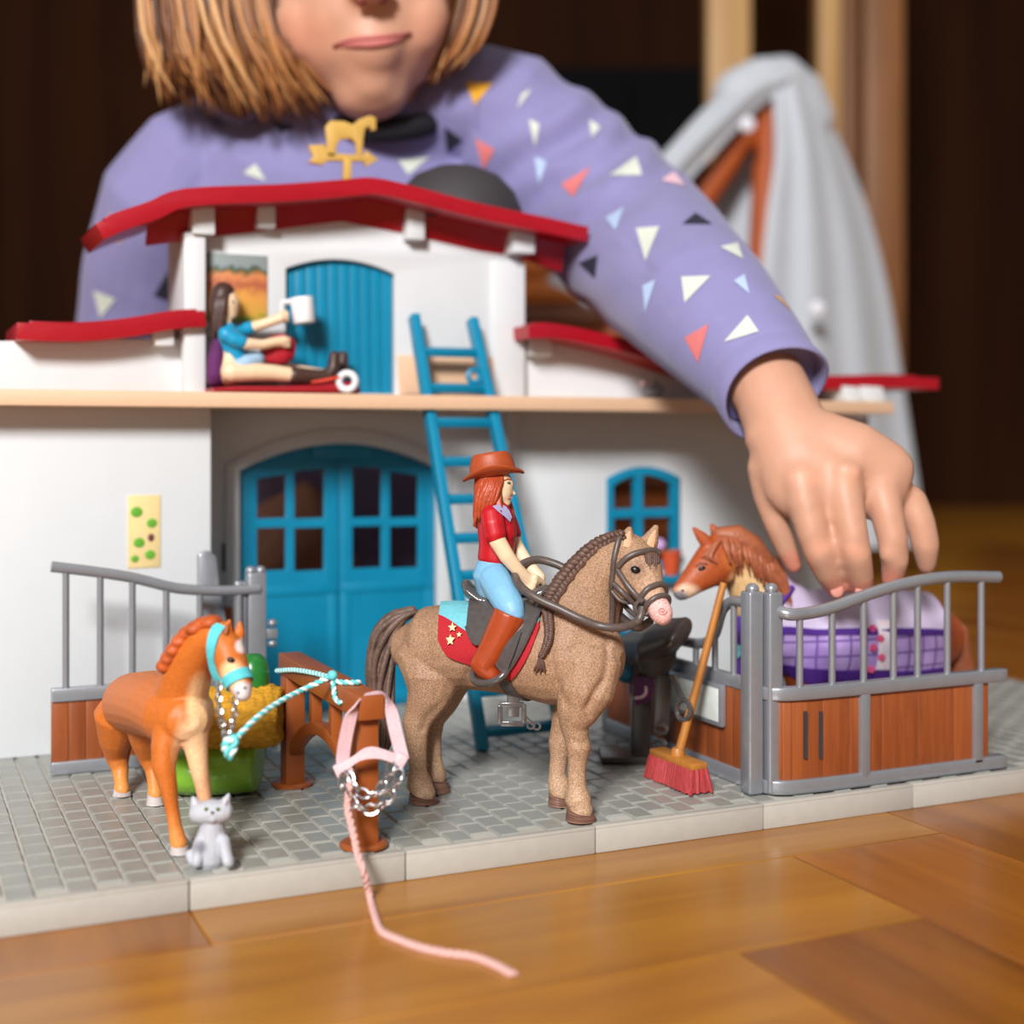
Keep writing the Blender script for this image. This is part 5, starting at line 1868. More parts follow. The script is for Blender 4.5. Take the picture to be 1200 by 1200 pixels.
po = b.skin('body', M['pony'], pony, voxel=0.06, smooth=5, paint=pony_paint)
PS = Surf(po)
M['pony_hoof'] = mat('grey white hoof', srgb(190, 180, 178), 0.5, var=0.1)
hoof(210, 989, 211, 1002, 49.8, 9.5, 11.5, pony, M['pony_hoof'])
hoof(249, 985, 250, 998, 50.2, 9.5, 11.5, pony, M['pony_hoof'])
hoof(182, 931, 182, 942, 56.5, 9, 10.5, pony, M['pony_hoof'])
hoof(143, 926, 143, 936, 57.9, 9, 10.5, pony, M['pony_hoof'])
M['pony_hair'] = mat('rust red moulded hair', srgb(180, 82, 32), 0.5, var=0.25, scale=300, bump=0.5, bscale=800)
mb_ = MB()
mpx = [(247, 730), (237, 732), (228, 737), (219, 743), (211, 752), (204, 762), (198, 772), (193, 781)]
for i, (x, y) in enumerate(mpx):
    h_ = None
    for k in range(0, 24, 2):
        h_ = PS.hit(x + k * .6, y + k * .8, 0.0)
        if h_ is not None:
            break
    if h_ is None:
        h_ = at_d(x, y, 50.5)
    mb_.ball(h_ + 0.0 * UP - 0.02 * FWD, (0.34, 0.34, 0.24), 10, 8)
    mb_.ball(h_ + 0.25 * FWD, (0.40, 0.45, 0.27), 10, 8)
    if i:
        mb_.ball((h_ + last_) / 2 + .1 * FWD, (0.32, 0.4, 0.26), 10, 8)
    last_ = h_
mb_.skin('mane', M['pony_hair'], pony, voxel=0.06, smooth=2)
mb_ = MB()
PL(mb_, [(150, 806, 58.6, 9, 0.4), (142, 820, 59.4, 14, 0.55), (140, 850, 59.6, 15, 0.55), (143, 880, 59.5, 11, 0.4), (146, 898, 59.4, 4, 0.2)], 14)
mb_.skin('tail', M['pony_hair'], pony, voxel=0.08, smooth=3)
e = PS.hit(270.5, 773.5, 0.0)
MB().ball(e, (0.15, 0.1, 0.11), 12, 8, [RIGHT * .93 - UP * .35, FWD, UP * .93 + RIGHT * .35]).build('eye', M['black'], pony, smooth=True)
for x, y in ((287, 806), (279, 812)):
    h_ = PS.hit(x, y, 0.0)
    if h_ is not None:
        MB().ball(h_, (0.06, 0.04, 0.05), 8, 6, [RIGHT, FWD, UP]).build('nostril', M['dark'], pony, smooth=True)
for pts in (((264, 744), (266, 736), (268, 730)),):
    MB().tube([PS.hit(x, y, 0.01, miss=at_d(x, y, 48.9)) for x, y in pts], [0.1, 0.09, 0.03], 8).build('inner_ear', mat('brown inner ear', srgb(150, 74, 30), .6), pony, smooth=True)

# turquoise halter
M['turq_ribbon'] = mat('turquoise ribbon', srgb(84, 190, 200), 0.7, var=0.14, scale=900, bump=0.3, bscale=2500)
M['turq_cord'] = mat('turquoise cord', srgb(96, 196, 200), 0.6, var=0.12, scale=900)
M['white_cord'] = mat('white cord', srgb(214, 232, 232), 0.6, var=0.08, scale=900)
hal = empty('turquoise_halter', tuple(np.round(at_d(262, 790, 48.6), 3)))
tag(hal, 'turquoise ribbon halter with chain and rope on the orange pony', 'halter')


def ribbon_hits(pts, width, name, off=0.06, wd=None, surf=None, m=None, parent=None):
    q = [surf.hit(x, y, off) for x, y in pts]
    q = [p for p in q if p is not None]
    q = smooth_path(spline(q, 24), 2)
    nr = []
    t = np.gradient(q, axis=0)
    for i, p in enumerate(q):
        loc, nor, _, _ = surf.bvh.find_nearest(Vector(p))
        w = np.cross(np.array(nor), t[i])
        nr.append(w / max(np.linalg.norm(w), 1e-6))
    nr = smooth_path(nr, 3)
    return MB().ribbon(q, nr, width, 0.05).build(name, m, parent, smooth=True, auto=1.0)


ribbon_hits([(258, 733), (252, 742), (249, 755), (248, 768), (250, 780), (254, 792), (260, 799)], 0.40, 'crown_strap', surf=PS, m=M['turq_ribbon'], parent=hal)
lp = smooth_path(PS.band(at_d(278, 797, 48.65), at_d(284, 810, 48.4) - at_d(272, 780, 48.8), 0.05, 36, ref=FWD), 2, True)
lp = np.vstack([lp, lp[:1]])
MB().ribbon(lp, (at_d(284, 810, 48.4) - at_d(272, 780, 48.8)), 0.40, 0.05).build('noseband', M['turq_ribbon'], hal, smooth=True, auto=1.0)
cr = [at_d(257, 800, 48.4), at_d(256, 815, 48.3), at_d(258, 838, 48.1), at_d(263, 858, 48.0), at_d(267, 872, 48.0)]
chain_links('chain_link', spline(cr, 30), 0.30, 0.045, M['chrome'], hal)
cr = [at_d(275, 818, 48.1), at_d(275, 835, 48.0), at_d(272, 850, 48.0), at_d(269, 872, 48.0)]
chain_links('chain_link', spline(cr, 30), 0.28, 0.045, M['chrome'], hal)
knot = at_x(391, 795, HXr - 0.62)
rope_path = [at_d(266, 884, 47.9), at_d(271, 872, 47.9), at_d(284, 858, 48.2), at_d(305, 838, 49.2), at_d(332, 820, 50.8), at_d(362, 805, 52.2), knot + np.array([-.12, 0, 0.1])]


def two_tone_rope(path, r, name):
    a, b2 = rope_mb(path, r, 2.2, 2)
    o1 = MB().tube(a, r * 0.72, 6).build(name, M['turq_cord'], hal, smooth=True)
    MB().tube(b2, r * 0.72, 6).build('white_strand', M['white_cord'], o1, smooth=True)


two_tone_rope(spline(rope_path, 60), 0.10, 'rope')
two_tone_rope(spline([at_d(269, 886, 47.85), at_d(264, 872, 47.8), at_d(274, 866, 47.85), at_d(272, 880, 47.9), at_d(267, 887, 47.9)], 30), 0.15, 'rope_knot')
ky = knot[1]
two_tone_rope(spline([at_x(324, 786, HXr - .55), at_x(345, 785, HXr - .6), at_x(370, 789, HXr - .6), knot], 30), 0.09, 'rope_end')
zt_ = ytop + 0.17
two_tone_rope(spline([knot, np.array([HXr - .45, ky - .1, zt_]), np.array([HXr + .2, ky - .5, zt_]), at_x(416, 801, HXr + .4)], 24), 0.09, 'rope_end')
two_tone_rope(spline([knot + np.array([-.05, .1, .15]), at_x(391, 805, HXr - .62), at_x(393, 818, HXr - .62), at_x(399, 824, HXr - .58)], 24), 0.09, 'rope_tail')
MB().ball(knot + np.array([-.05, 0, .12]), (0.2, 0.24, 0.2), 10, 8).build('hitch', M['turq_cord'], hal, smooth=True)

# ================================================================== chestnut horse in the stall
M['chestnut'] = paint_mat('chestnut horse paint', rough=0.5, speck=0.12, speck_scale=700, bump=0.2, bscale=1200)
sh_ = empty('stall_horse', tuple(np.round(at_z(985, 872), 3)))
tag(sh_, 'chestnut toy horse with cream neck and purple plaid rug in the stall', 'toy horse')
b = MB()
PL(b, [(928, 748, 66.6, 50, 1.5), (955, 750, 67.1, 56, 1.85), (1000, 751, 67.9, 57, 1.95), (1050, 751, 68.9, 56, 1.9), (1090, 748, 69.7, 50, 1.6), (1105, 748, 70.0, 34, 1.1)], 20)
PL(b, [(922, 745, 66.4, 52, 1.4), (905, 716, 65.7, 44, 1.15), (889, 690, 65.1, 36, 0.95), (874, 666, 64.5, 31, 0.82), (858, 648, 64.1, 26, 0.74)], 18)
PL(b, [(850, 645, 63.9, 26, 0.7), (838, 658, 63.6, 26, 0.72), (825, 670, 63.3, 22, 0.6), (812, 681, 63.1, 16.5, 0.48), (802, 690, 62.95, 13, 0.42), (797, 694, 62.9, 11, 0.38)], 18)
PL(b, [(848, 668, 63.7, 17, 0.55), (838, 676, 63.5, 13, 0.45)], 12)
PL(b, [(831, 640, 63.4, 8, 0.22), (822, 629, 63.35, 7.5, 0.16), (812, 618, 63.3, 2.2, 0.08)], 10)
PL(b, [(845, 632, 64.6, 8, 0.22), (838, 622, 64.7, 7, 0.16), (833, 614, 64.8, 2.2, 0.08)], 10)
for x, y0 in ((942, 66.0), (956, 68.6), (1076, 68.6), (1092, 71.2)):
    gy = HOR + FPX * 15.1 / y0
    PL(b, [(x, 775, y0, 30, 0.8), (x - 2, 812, y0, 17, 0.55), (x, 835, y0, 13, 0.45), (x, gy - 22, y0, 10, 0.36), (x - 3, gy - 10, y0, 12, 0.4)], 12)
_so = np.round(at_z(985, 872), 3)


def stall_paint(co):
    p = co + _so
    q = (p - CAM) @ FWD
    x = CXP + FPX * ((p - CAM) @ RIGHT) / q
    y = HOR - FPX * (p[:, 2] - CAM[2]) / q
    c = np.tile(np.array(srgb(164, 76, 34)), (len(p), 1))

    def blob(cx, cy, rx, ry, colr, k=1.0):
        w = np.clip(1.3 - np.sqrt(((x - cx) / rx) ** 2 + ((y - cy) / ry) ** 2), 0, 0.6) / 0.6 * k
        return mixc(c, colr, np.clip(w, 0, 1))
    c = blob(888, 688, 28, 34, srgb(240, 204, 150), 0.95)
    c = blob(908, 700, 24, 50, srgb(240, 206, 156), 0.9)
    c = blob(868, 705, 16, 34, srgb(238, 196, 140), 0.85)
    c = blob(862, 655, 14, 18, srgb(206, 118, 58), 0.6)
    c = blob(805, 697, 16, 12, srgb(230, 200, 170), 0.8)
    c = blob(796, 701, 10, 9, srgb(120, 116, 120), 1.0)
    c = blob(826, 640, 14, 16, srgb(160, 72, 34), 0.6)
    return c


so_ = b.skin('body', M['chestnut'], sh_, voxel=0.075, smooth=5, paint=stall_paint)
ST_ = Surf(so_)
for x, d_ in ((939, 66.0), (953, 68.6), (1073, 68.6), (1089, 71.2)):
    gy = HOR + FPX * 15.1 / d_
    hoof(x, gy - 10, x - 2, gy, d_, 11, 13, sh_, M['hoof'])
M['rust_hair'] = mat('rusty brown mane', srgb(156, 88, 58), 0.5, var=0.25, scale=260, bump=0.5, bscale=700)
mb_ = MB()
rm = random.Random(21)
PL(mb_, [(843, 626, 63.9, 9, 0.45), (862, 627, 63.9, 13, 0.55), (880, 640, 64.1, 15, 0.6), (896, 660, 64.4, 13, 0.5), (906, 682, 64.6, 7, 0.3)], 12)
for k in range(34):
    u = rm.random()
    x0, y0 = 845 + 66 * u, 622 + 34 * u ** 1.5
    L_ = 34 + 14 * rm.random() + 12 * u
    x1, y1 = x0 + 8 + 8 * u, y0 + L_
    p0 = at_d(x0, y0, 64.2 + .8 * u)
    p1 = ST_.hit((x0 * .6 + x1 * .4), y0 + L_ * .45, 0.16, miss=at_d((x0 + x1) / 2, y0 + L_ * .5, 64))
    p2 = ST_.hit(x1, y1, 0.12, miss=at_d(x1, y1, 64.2))
    pth = spline([p0, p1, p2], 14)
    mb_.tube(pth, np.interp(np.linspace(0, 1, len(pth)), [0, .4, 1], [0.13, 0.16, 0.03]), 6)
for k in range(7):
    pth = spline([at_d(846, 628 + k, 63.6), ST_.hit(838 - k, 640 + 2 * k, 0.12, miss=at_d(838, 640, 63)), ST_.hit(822 + k * 3, 655 + k, 0.08, miss=at_d(826, 655, 63))], 10)
    mb_.tube(pth, np.interp(np.linspace(0, 1, len(pth)), [0, .5, 1], [0.12, 0.14, 0.03]), 6)
mb_.build('mane', M['rust_hair'], sh_, smooth=True, auto=2)
e = ST_.hit(822.5, 666, 0.0)
MB().ball(e, (0.19, 0.1, 0.11), 12, 8, [RIGHT * .93 + UP * .3, FWD, UP * .93 - RIGHT * .3]).build('eye', M['black'], sh_, smooth=True)
MB().tube([ST_.hit(x, y, 0.02) for x, y in ((815, 664), (821, 660), (829, 661))], 0.06, 6).build('brow', mat('dark chestnut paint', srgb(120, 52, 24), .5), sh_, smooth=True)
h_ = ST_.hit(800, 692, 0.0)
MB().ball(h_, (0.07, 0.05, 0.06), 8, 6, [RIGHT, FWD, UP]).build('nostril', M['black'], sh_, smooth=True)
mb_ = MB()
PL(mb_, [(1108, 722, 70.2, 8, 0.4), (1122, 740, 70.6, 13, 0.5), (1128, 780, 70.8, 14, 0.5), (1126, 820, 70.8, 9, 0.35), (1124, 840, 70.8, 3, 0.15)], 12)
mb_.skin('tail', M['rust_hair'], sh_, voxel=0.09, smooth=3)

# its rug
def plaid_mat():
    m, nt, bs = new_mat('purple plaid cloth')
    N, L = nt.nodes, nt.links
    tc = N.new('ShaderNodeTexCoord')
    sx = N.new('ShaderNodeSeparateXYZ')
    L.new(tc.outputs['Object'], sx.inputs[0])
    prev = None
    for ax, per in (('X', 0.0085), ('Z', 0.0075)):
        md = N.new('ShaderNodeMath')
        md.operation = 'PINGPONG'
        md.inputs[1].default_value = per / 2
        L.new(sx.outputs[ax], md.inputs[0])
        lt = N.new('ShaderNodeMath')
        lt.operation = 'LESS_THAN'
        lt.inputs[1].default_value = per * 0.07
        L.new(md.outputs[0], lt.inputs[0])
        if prev is None:
            prev = lt
        else:
            mxn = N.new('ShaderNodeMath')
            mxn.operation = 'MAXIMUM'
            L.new(prev.outputs[0], mxn.inputs[0])
            L.new(lt.outputs[0], mxn.inputs[1])
            prev = mxn
    nz = N.new('ShaderNodeTexNoise')
    nz.inputs['Scale'].default_value = 60
    L.new(tc.outputs['Object'], nz.inputs['Vector'])
    cr = N.new('ShaderNodeValToRGB')
    cr.color_ramp.elements[0].color = col4(srgb(150, 120, 190))
    cr.color_ramp.elements[0].position = 0.35
    cr.color_ramp.elements[1].color = col4(srgb(182, 156, 212))
    cr.color_ramp.elements[1].position = 0.65
    L.new(nz.outputs['Fac'], cr.inputs['Fac'])
    mx = N.new('ShaderNodeMix')
    mx.data_type = 'RGBA'
    L.new(prev.outputs[0], mx.inputs['Factor'])
    L.new(cr.outputs['Color'], mx.inputs[6])
    mx.inputs[7].default_value = col4(srgb(106, 76, 150))
    L.new(mx.outputs[2], bs.inputs['Base Color'])
    bs.inputs['Roughness'].default_value = 0.85
    return m


M['plaid'] = plaid_mat()
M['lilac'] = mat('pale lilac cloth', srgb(206, 192, 224), 0.85, var=0.05, scale=700, bump=0.3, bscale=2000)
M['purple'] = mat('deep purple trim', srgb(74, 32, 132), 0.7, var=0.1, scale=600)
rug = empty('horse_rug', tuple(np.round(at_d(985, 690, 67.5), 3)))
tag(rug, 'pale lilac and purple plaid rug on the chestnut horse under the hand', 'horse rug')


def st_c(px):
    return at_d(px, 750, float(np.interp(px, [928, 1000, 1090], [66.6, 67.9, 69.7])))


XH = np.array([1.0, 0, 0])


def rug_patch(pxs_, f0, f1, off, th, name, m, rows=14):
    for s_ in (1, -1):
        g = []
        for i, x in enumerate(pxs_):
            a0, a1 = f0(i, x), f1(i, x)
            c_ = st_c(x)
            lean = 0.0
            g.append([ST_.out(c_, math.cos(a0 + (a1 - a0) * k / rows) * UP - s_ * math.sin(a0 + (a1 - a0) * k / rows) * np.array([0, 1.0, 0]), off) for k in range(rows + 1)])
        g = smooth_path(np.array(g), 2)
        nx, ny = g.shape[:2]
        cen = np.array([[st_c(x)] * ny for x in pxs_])
        dr = g - cen
        dr /= np.linalg.norm(dr, axis=2)[:, :, None]
        o2 = g + dr * th
        N_ = nx * ny
        fs = []
        for i in range(nx - 1):
            for j in range(ny - 1):
                a = i * ny + j
                fs += [(a, a + 1, a + ny + 1, a + ny), (N_ + a, N_ + a + ny, N_ + a + ny + 1, N_ + a + 1)]
        for i in range(nx - 1):
            for j in (0, ny - 1):
                a = i * ny + j
                fs.append((a, a + ny, N_ + a + ny, N_ + a))
        for j in range(ny - 1):
            for i in (0, nx - 1):
                a = i * ny + j
                fs.append((a, a + 1, N_ + a + 1, N_ + a))
        MB().add(np.vstack([g.reshape(-1, 3), o2.reshape(-1, 3)]), fs).build(name, m, rug, smooth=True, auto=1.0)


px_ = np.linspace(884, 1084, 30)
rug_patch(px_, lambda i, x: 0.0, lambda i, x: 1.25, 0.10, 0.10, 'rug_back', M['lilac'])
rug_patch(px_, lambda i, x: 1.18, lambda i, x: 1.32, 0.16, 0.14, 'rug_trim', M['purple'], 3)
rug_patch(px_, lambda i, x: 1.3, lambda i, x: 2.2, 0.10, 0.10, 'rug_side', M['plaid'])
rug_patch(px_, lambda i, x: 2.17, lambda i, x: 2.45, 0.12, 0.14, 'rug_hem', M['purple'], 4)
# collar binding where the neck comes out
cb = [ST_.hit(x, y, 0.12) for x, y in ((908, 708), (918, 700), (926, 688), (926, 675), (919, 664))]
cb = [c for c in cb if c is not None]
MB().tube(smooth_path(spline(cb, 20), 2), 0.17, 8, flat=1.0).build('rug_collar', M['purple'], rug, smooth=True)
ct = [ST_.hit(x, y, 0.10) for x, y in ((868, 712), (868, 740), (870, 770), (866, 795))]
ct = [c for c in ct if c is not None]
# flowered white panel near the girth and a heart charm
M['flower'] = mat('pink flower print', srgb(206, 70, 120), 0.7)
wp = np.linspace(996, 1016, 6)
rug_patch(wp, lambda i, x: 1.0, lambda i, x: 2.1, 0.22, 0.08, 'flower_band', mat('white band cloth', srgb(226, 214, 226), .8), 12)
for k, (x, y) in enumerate(((1018, 738), (1019, 758), (1017, 780), (1027, 748), (1028, 768))):
    c_ = ST_.hit(x, y, 0.34)
    if c_ is not None:
        m_ = MB()
        for j in range(5):
            a = j * 2 * math.pi / 5
            m_.ball(c_ + 0.11 * (math.cos(a) * RIGHT + math.sin(a) * UP), (0.09, 0.03, 0.09), 8, 5, [RIGHT, FWD, UP])
        m_.build('flower_print', M['flower'], rug, smooth=True)
# dark purple breast strap with a turquoise heart
bsx = [at_d(x, y, 64.6) for x, y in ((868, 722), (866, 745), (868, 770), (864, 792))]
MB().ribbon(spline(bsx, 12), RIGHT, 0.7, 0.12).build('breast_strap', M['purple'], rug, smooth=True)
MB().prism([at_d(x, y, 64.35) for x, y in ((865, 772), (860, 765), (860, 758), (865, 755), (870, 758), (870, 766))], FWD * .12).build('heart_charm', M['turq'], rug, bevel=0.03)
# ================================================================== upper floor
def picture_mat(name, bands, nscale, seed):
    """printed picture: bands of colour from bottom to top with ragged borders"""
    m, nt, bs = new_mat(name)
    N, L = nt.nodes, nt.links
    tc = N.new('ShaderNodeTexCoord')
    sx = N.new('ShaderNodeSeparateXYZ')
    L.new(tc.outputs['Generated'], sx.inputs[0])
    nz = N.new('ShaderNodeTexNoise')
    nz.inputs['Scale'].default_value = nscale
    nz.inputs['Detail'].default_value = 5
    mp = N.new('ShaderNodeMapping')
    mp.inputs['Location'].default_value = (seed, seed * 2, 0)
    L.new(tc.outputs['Generated'], mp.inputs['Vector'])
    L.new(mp.outputs['Vector'], nz.inputs['Vector'])
    ma = N.new('ShaderNodeMath')
    ma.operation = 'MULTIPLY_ADD'
    ma.inputs[1].default_value = 0.35
    L.new(nz.outputs['Fac'], ma.inputs[0])
    L.new(sx.outputs['Z'], ma.inputs[2])
    cr = N.new('ShaderNodeValToRGB')
    els = cr.color_ramp.elements
    els[0].position, els[0].color = bands[0][0], col4(srgb(*bands[0][1]))
    els[1].position, els[1].color = bands[-1][0], col4(srgb(*bands[-1][1]))
    for p_, c_ in bands[1:-1]:
        e_ = els.new(p_)
        e_.color = col4(srgb(*c_))
    L.new(ma.outputs[0], cr.inputs['Fac'])
    L.new(cr.outputs['Color'], bs.inputs['Base Color'])
    bs.inputs['Roughness'].default_value = 0.5
    return m


pm = picture_mat('harvest picture print', [(0.2, (120, 150, 50)), (0.32, (206, 156, 66)), (0.55, (214, 150, 70)), (0.72, (170, 90, 60)), (0.85, (206, 130, 80)), (0.95, (60, 76, 40)), (1.02, (130, 140, 140)), (1.2, (128, 142, 150))], 5.0, 3.1)
a, b_ = at_y(249, 376, YU - 0.08), at_y(313, 300, YU - 0.08)
pst = MB().box((a[0] - .3, YU - 0.10, a[2]), (b_[0], YU - 0.005, b_[2])).build('wall_picture', pm, None, bevel=0.01)
tag(pst, 'small farm landscape picture on the white wall behind the seated figure', 'picture')

# sticker on the left wing: beige with green leaves
a, b_ = at_y(150, 666, YL - .06), at_y(188, 580, YL - .06)
stk = empty('leaf_sticker', (a[0], YL - .05, a[2]))
tag(stk, 'beige sticker with green leaves on the white left wing wall', 'sticker')
MB().box((a[0], YL - 0.06, a[2]), (b_[0], YL - 0.005, b_[2])).build('sticker_sheet', mat('beige paper', srgb(222, 198, 140), .7), stk, bevel=0.01)
for x, y, r in ((178, 613, .26), (176, 650, .26), (160, 600, .3), (163, 636, .28), (158, 655, .2)):
    c_ = at_y(x, y, YL - .07)
    MB().ball(c_, (r, 0.03, r * .9), 12, 6).build('leaf_print', mat('leaf green print', srgb(92, 160, 40), .6), stk, smooth=True)
c_ = at_y(177, 630, YL - .07)
MB().ball(c_, (.16, 0.03, .2), 10, 6).build('berry_print', mat('dark berry print', srgb(96, 50, 50), .6), stk, smooth=True)

# seated figure with a mug, on a red mat
FD0 = 21.35


def fu(px, py, dy=0.0):
    return (at_y(px, py, FD0 + dy) - CAM) @ FWD


def UPL(mb, pts, n=12, ends=True):
    return PL(mb, [(x, y, fu(x, y, dy), r, rd) for x, y, dy, r, rd in pts], n, ends)


fig = empty('seated_figurine', tuple(np.round(at_y(285, 452, FD0), 3)))
tag(fig, 'toy figure with brown hair and turquoise shirt sitting on the upper floor', 'toy figure')
M['fshirt'] = mat('turquoise shirt paint', srgb(10, 142, 186), 0.45, var=0.08)
M['fhair'] = mat('dark brown moulded hair paint', srgb(62, 36, 30), 0.5, var=0.25, scale=300, bump=0.4, bscale=700)
M['fboot'] = mat('dark brown boot paint', srgb(66, 42, 34), 0.45, var=0.1)
bd = MB()
UPL(bd, [(268, 438, 0, 15, 0.75), (272, 415, 0, 13, 0.65), (268, 395, 0, 14, 0.7), (266, 382, 0, 6, 0.28), (265, 372, 0, 6, 0.28)])
UPL(bd, [(266, 350, 0, 12.5, 0.52), (268, 358, 0, 13, 0.52), (270, 367, 0, 9, 0.38)])
UPL(bd, [(277, 358, 0, 2.5, 0.1), (279, 361, 0, 2, 0.1)], 8)
UPL(bd, [(264, 392, -.7, 8, 0.38), (276, 400, -.8, 8, 0.36), (290, 403, -.85, 7, 0.32), (308, 404, -.8, 6, 0.28), (322, 401, -.7, 6, 0.28), (333, 400, -.6, 7, 0.3)])
UPL(bd, [(272, 390, .7, 8, 0.38), (288, 386, .8, 7.5, 0.34), (305, 381, .6, 6.5, 0.3), (320, 376, .3, 6, 0.28), (330, 372, .1, 6.5, 0.28)])
UPL(bd, [(270, 436, -.5, 13, 0.6), (295, 436, -.6, 11.5, 0.52), (320, 437, -.6, 10, 0.45), (345, 440, -.6, 9, 0.42), (375, 442, -.6, 8, 0.38)])
UPL(bd, [(272, 434, .6, 13, 0.6), (297, 428, .7, 11.5, 0.52), (322, 430, .7, 10, 0.45), (347, 436, .7, 9, 0.42), (378, 440, .7, 8, 0.38)])
for k in range(4):
    UPL(bd, [(332, 396 + 3 * k, -.7, 2.6, 0.11), (339, 397 + 3 * k, -.68, 2.2, 0.1)], 8)
    UPL(bd, [(329, 366 + 3 * k, .1, 2.6, 0.11), (337, 366 + 3 * k, .05, 2.2, 0.1)], 8)
bd.skin('body', M['fig_skin'], fig, voxel=0.07, smooth=3)
shm = MB()
UPL(shm, [(279, 424, 0, 13, 0.7), (274, 412, 0, 14.5, 0.72), (269, 396, 0, 15.5, 0.8), (267, 386, 0, 10, 0.5)], 14)
UPL(shm, [(264, 391, -.7, 9.5, 0.44), (274, 398, -.8, 9.5, 0.42), (284, 401, -.85, 8.5, 0.38)])
UPL(shm, [(272, 390, .7, 9.5, 0.44), (284, 387, .8, 9, 0.4), (295, 384, .75, 8, 0.36)])
shm.skin('shirt', M['fshirt'], fig, voxel=0.07, smooth=3)
sho = MB()
UPL(sho, [(274, 434, 0, 14, 0.95), (284, 430, 0, 13.5, 1.0), (298, 424, .2, 12.5, 0.95)], 14)
sho.skin('shorts', mat('pale blue shorts paint', srgb(150, 180, 206), .5), fig, voxel=0.08, smooth=3)
for dy, dx in ((-.6, 0), (.7, 10)):
    bt = MB()
    UPL(bt, [(343 + dx, 440, dy, 11, 0.5), (365 + dx, 442, dy, 10, 0.46), (383 + dx, 442, dy, 9.5, 0.44), (391 + dx, 432, dy, 8, 0.4), (392 + dx, 416, dy, 6, 0.34)], 12)
    bt.skin('boot', M['fboot'], fig, voxel=0.08, smooth=3)
hr = MB()
UPL(hr, [(262, 343, .1, 14, 0.62), (257, 355, .12, 12, 0.6), (255, 375, .15, 9.5, 0.55), (254, 392, .2, 7, 0.4)], 12)
rr_ = random.Random(9)
for k in range(26):
    sg = -1 if k % 2 else 1
    u = rr_.random()
    pth = spline([at_d(262 + 9 * u, 337, fu(262, 340, .1)), at_d(253 + 12 * u, 352, fu(262, 352, sg * .5)), at_d(250 + 12 * u, 372, fu(262, 372, sg * .6)), at_d(249 + 14 * u, 388 + rr_.uniform(-4, 6), fu(262, 390, sg * .6))], 12)
    hr.tube(pth, np.interp(np.linspace(0, 1, len(pth)), [0, .4, 1], [0.12, 0.16, 0.04]), 6)
hr.build('hair', M['fhair'], fig, smooth=True, auto=2)
FS = Surf(bpy.data.objects[fig.children[0].name])
h_ = FS.hit(273, 354, 0.0)
if h_ is not None:
    MB().ball(h_, (0.07, .05, .06), 8, 6, [RIGHT, FWD, UP]).build('eye', M['black'], fig, smooth=True)

mg = empty('white_mug', tuple(np.round(at_y(355, 378, FD0 + .1), 3)))
tag(mg, 'white mug held up by the seated figure in front of the blue door', 'mug')
mc = at_y(357, 379, FD0 + .1)
mx_ = [RIGHT * .98 - UP * .17, np.array(FWD), UP * .98 + RIGHT * .17]
mx_ = [RIGHT * .985 + UP * .12, np.array(FWD), UP * .985 - RIGHT * .12]
MB().lathe([(0.01, 0.0), (0.52, 0.0), (0.58, 0.06), (0.60, 1.35), (0.53, 1.36), (0.50, 0.15), (0.01, 0.12)], mc, 24, mx_).build('cup', mat('white glossy ceramic', srgb(236, 236, 238), .25, var=.01), mg, smooth=True, auto=0.8)
hpth = [mc + np.array(mx_[0]) * -x + np.array(mx_[2]) * z for x, z in ((.55, 1.2), (.95, 1.22), (1.08, 1.0), (1.08, .45), (.95, .25), (.85, .35))]
MB().tube(spline(hpth, 24), 0.15, 8).build('handle', M['white'], mg, smooth=True)

rb_ = MB()
UPL(rb_, [(311, 413, -.1, 14, 0.3), (322, 411, -.1, 18, 0.4), (333, 409, -.1, 19, 0.4), (341, 410, -.1, 15, 0.28)], 12)
ro = rb_.skin('red_cushion', mat('crimson cloth', srgb(168, 14, 34), .7, var=.1), None, voxel=0.1, smooth=3)
tag(ro, 'small crimson cushion on the lap of the seated figure', 'cushion')
mt = empty('red_mat', tuple(np.round(at_y(335, 456, FD0 - 1.2), 3)))
tag(mt, 'dark red sleeping mat with a white ring, under the seated figure', 'mat')
mA, mB_ = at_y(250, 452, FD0 - 1.4), at_y(421, 452, FD0 - 1.4)
M['matred'] = mat('dark red padded cloth', srgb(150, 10, 28), 0.45, var=.12)
m_ = MB()
for t, hh in ((0, .30), (.3, .34), (.6, .42), (.85, .62), (.95, .66), (1, .4)):
    pass
rs = []
for t, hh in ((0, .22), (.15, .34), (.4, .36), (.65, .44), (.82, .62), (.93, .72), (1.0, .42)):
    x = mA[0] + (mB_[0] - mA[0]) * t
    y0, y1 = FD0 - 1.5, FD0 + 1.3
    an = np.linspace(0, 2 * np.pi, 20, endpoint=False)
    e_ = 0.45
    sg = lambda v: np.sign(v) * np.abs(v) ** e_
    rs.append(np.stack([np.full(20, x), (y0 + y1) / 2 + (y1 - y0) / 2 * sg(np.cos(an)), DK1 + 0.01 + hh / 2 + hh / 2 * sg(np.sin(an))], 1))
m_.rings(rs).build('mat_pad', M['matred'], mt, smooth=True, auto=1.0)
c_ = at_y(407, 447, FD0 - 1.62)
MB().tube([c_ + 0.42 * (math.cos(x) * RIGHT + math.sin(x) * UP) for x in np.linspace(0, 2 * np.pi, 24, endpoint=False)], 0.19, 10, True).build('white_ring', M['white'], mt, smooth=True)
MB().tube([at_y(365, 448, FD0 - 1.58), at_y(380, 446, FD0 - 1.58), at_y(398, 442, FD0 - 1.58)], [0.06, 0.1, 0.08], 8).build('orange_tab', mat('orange red cloth', srgb(206, 60, 40), .6), mt, smooth=True)
cu = MB()
UPL(cu, [(254, 445, .3, 12, 1.0), (256, 425, .4, 13, 1.1), (259, 405, .5, 11, 1.0)], 14)
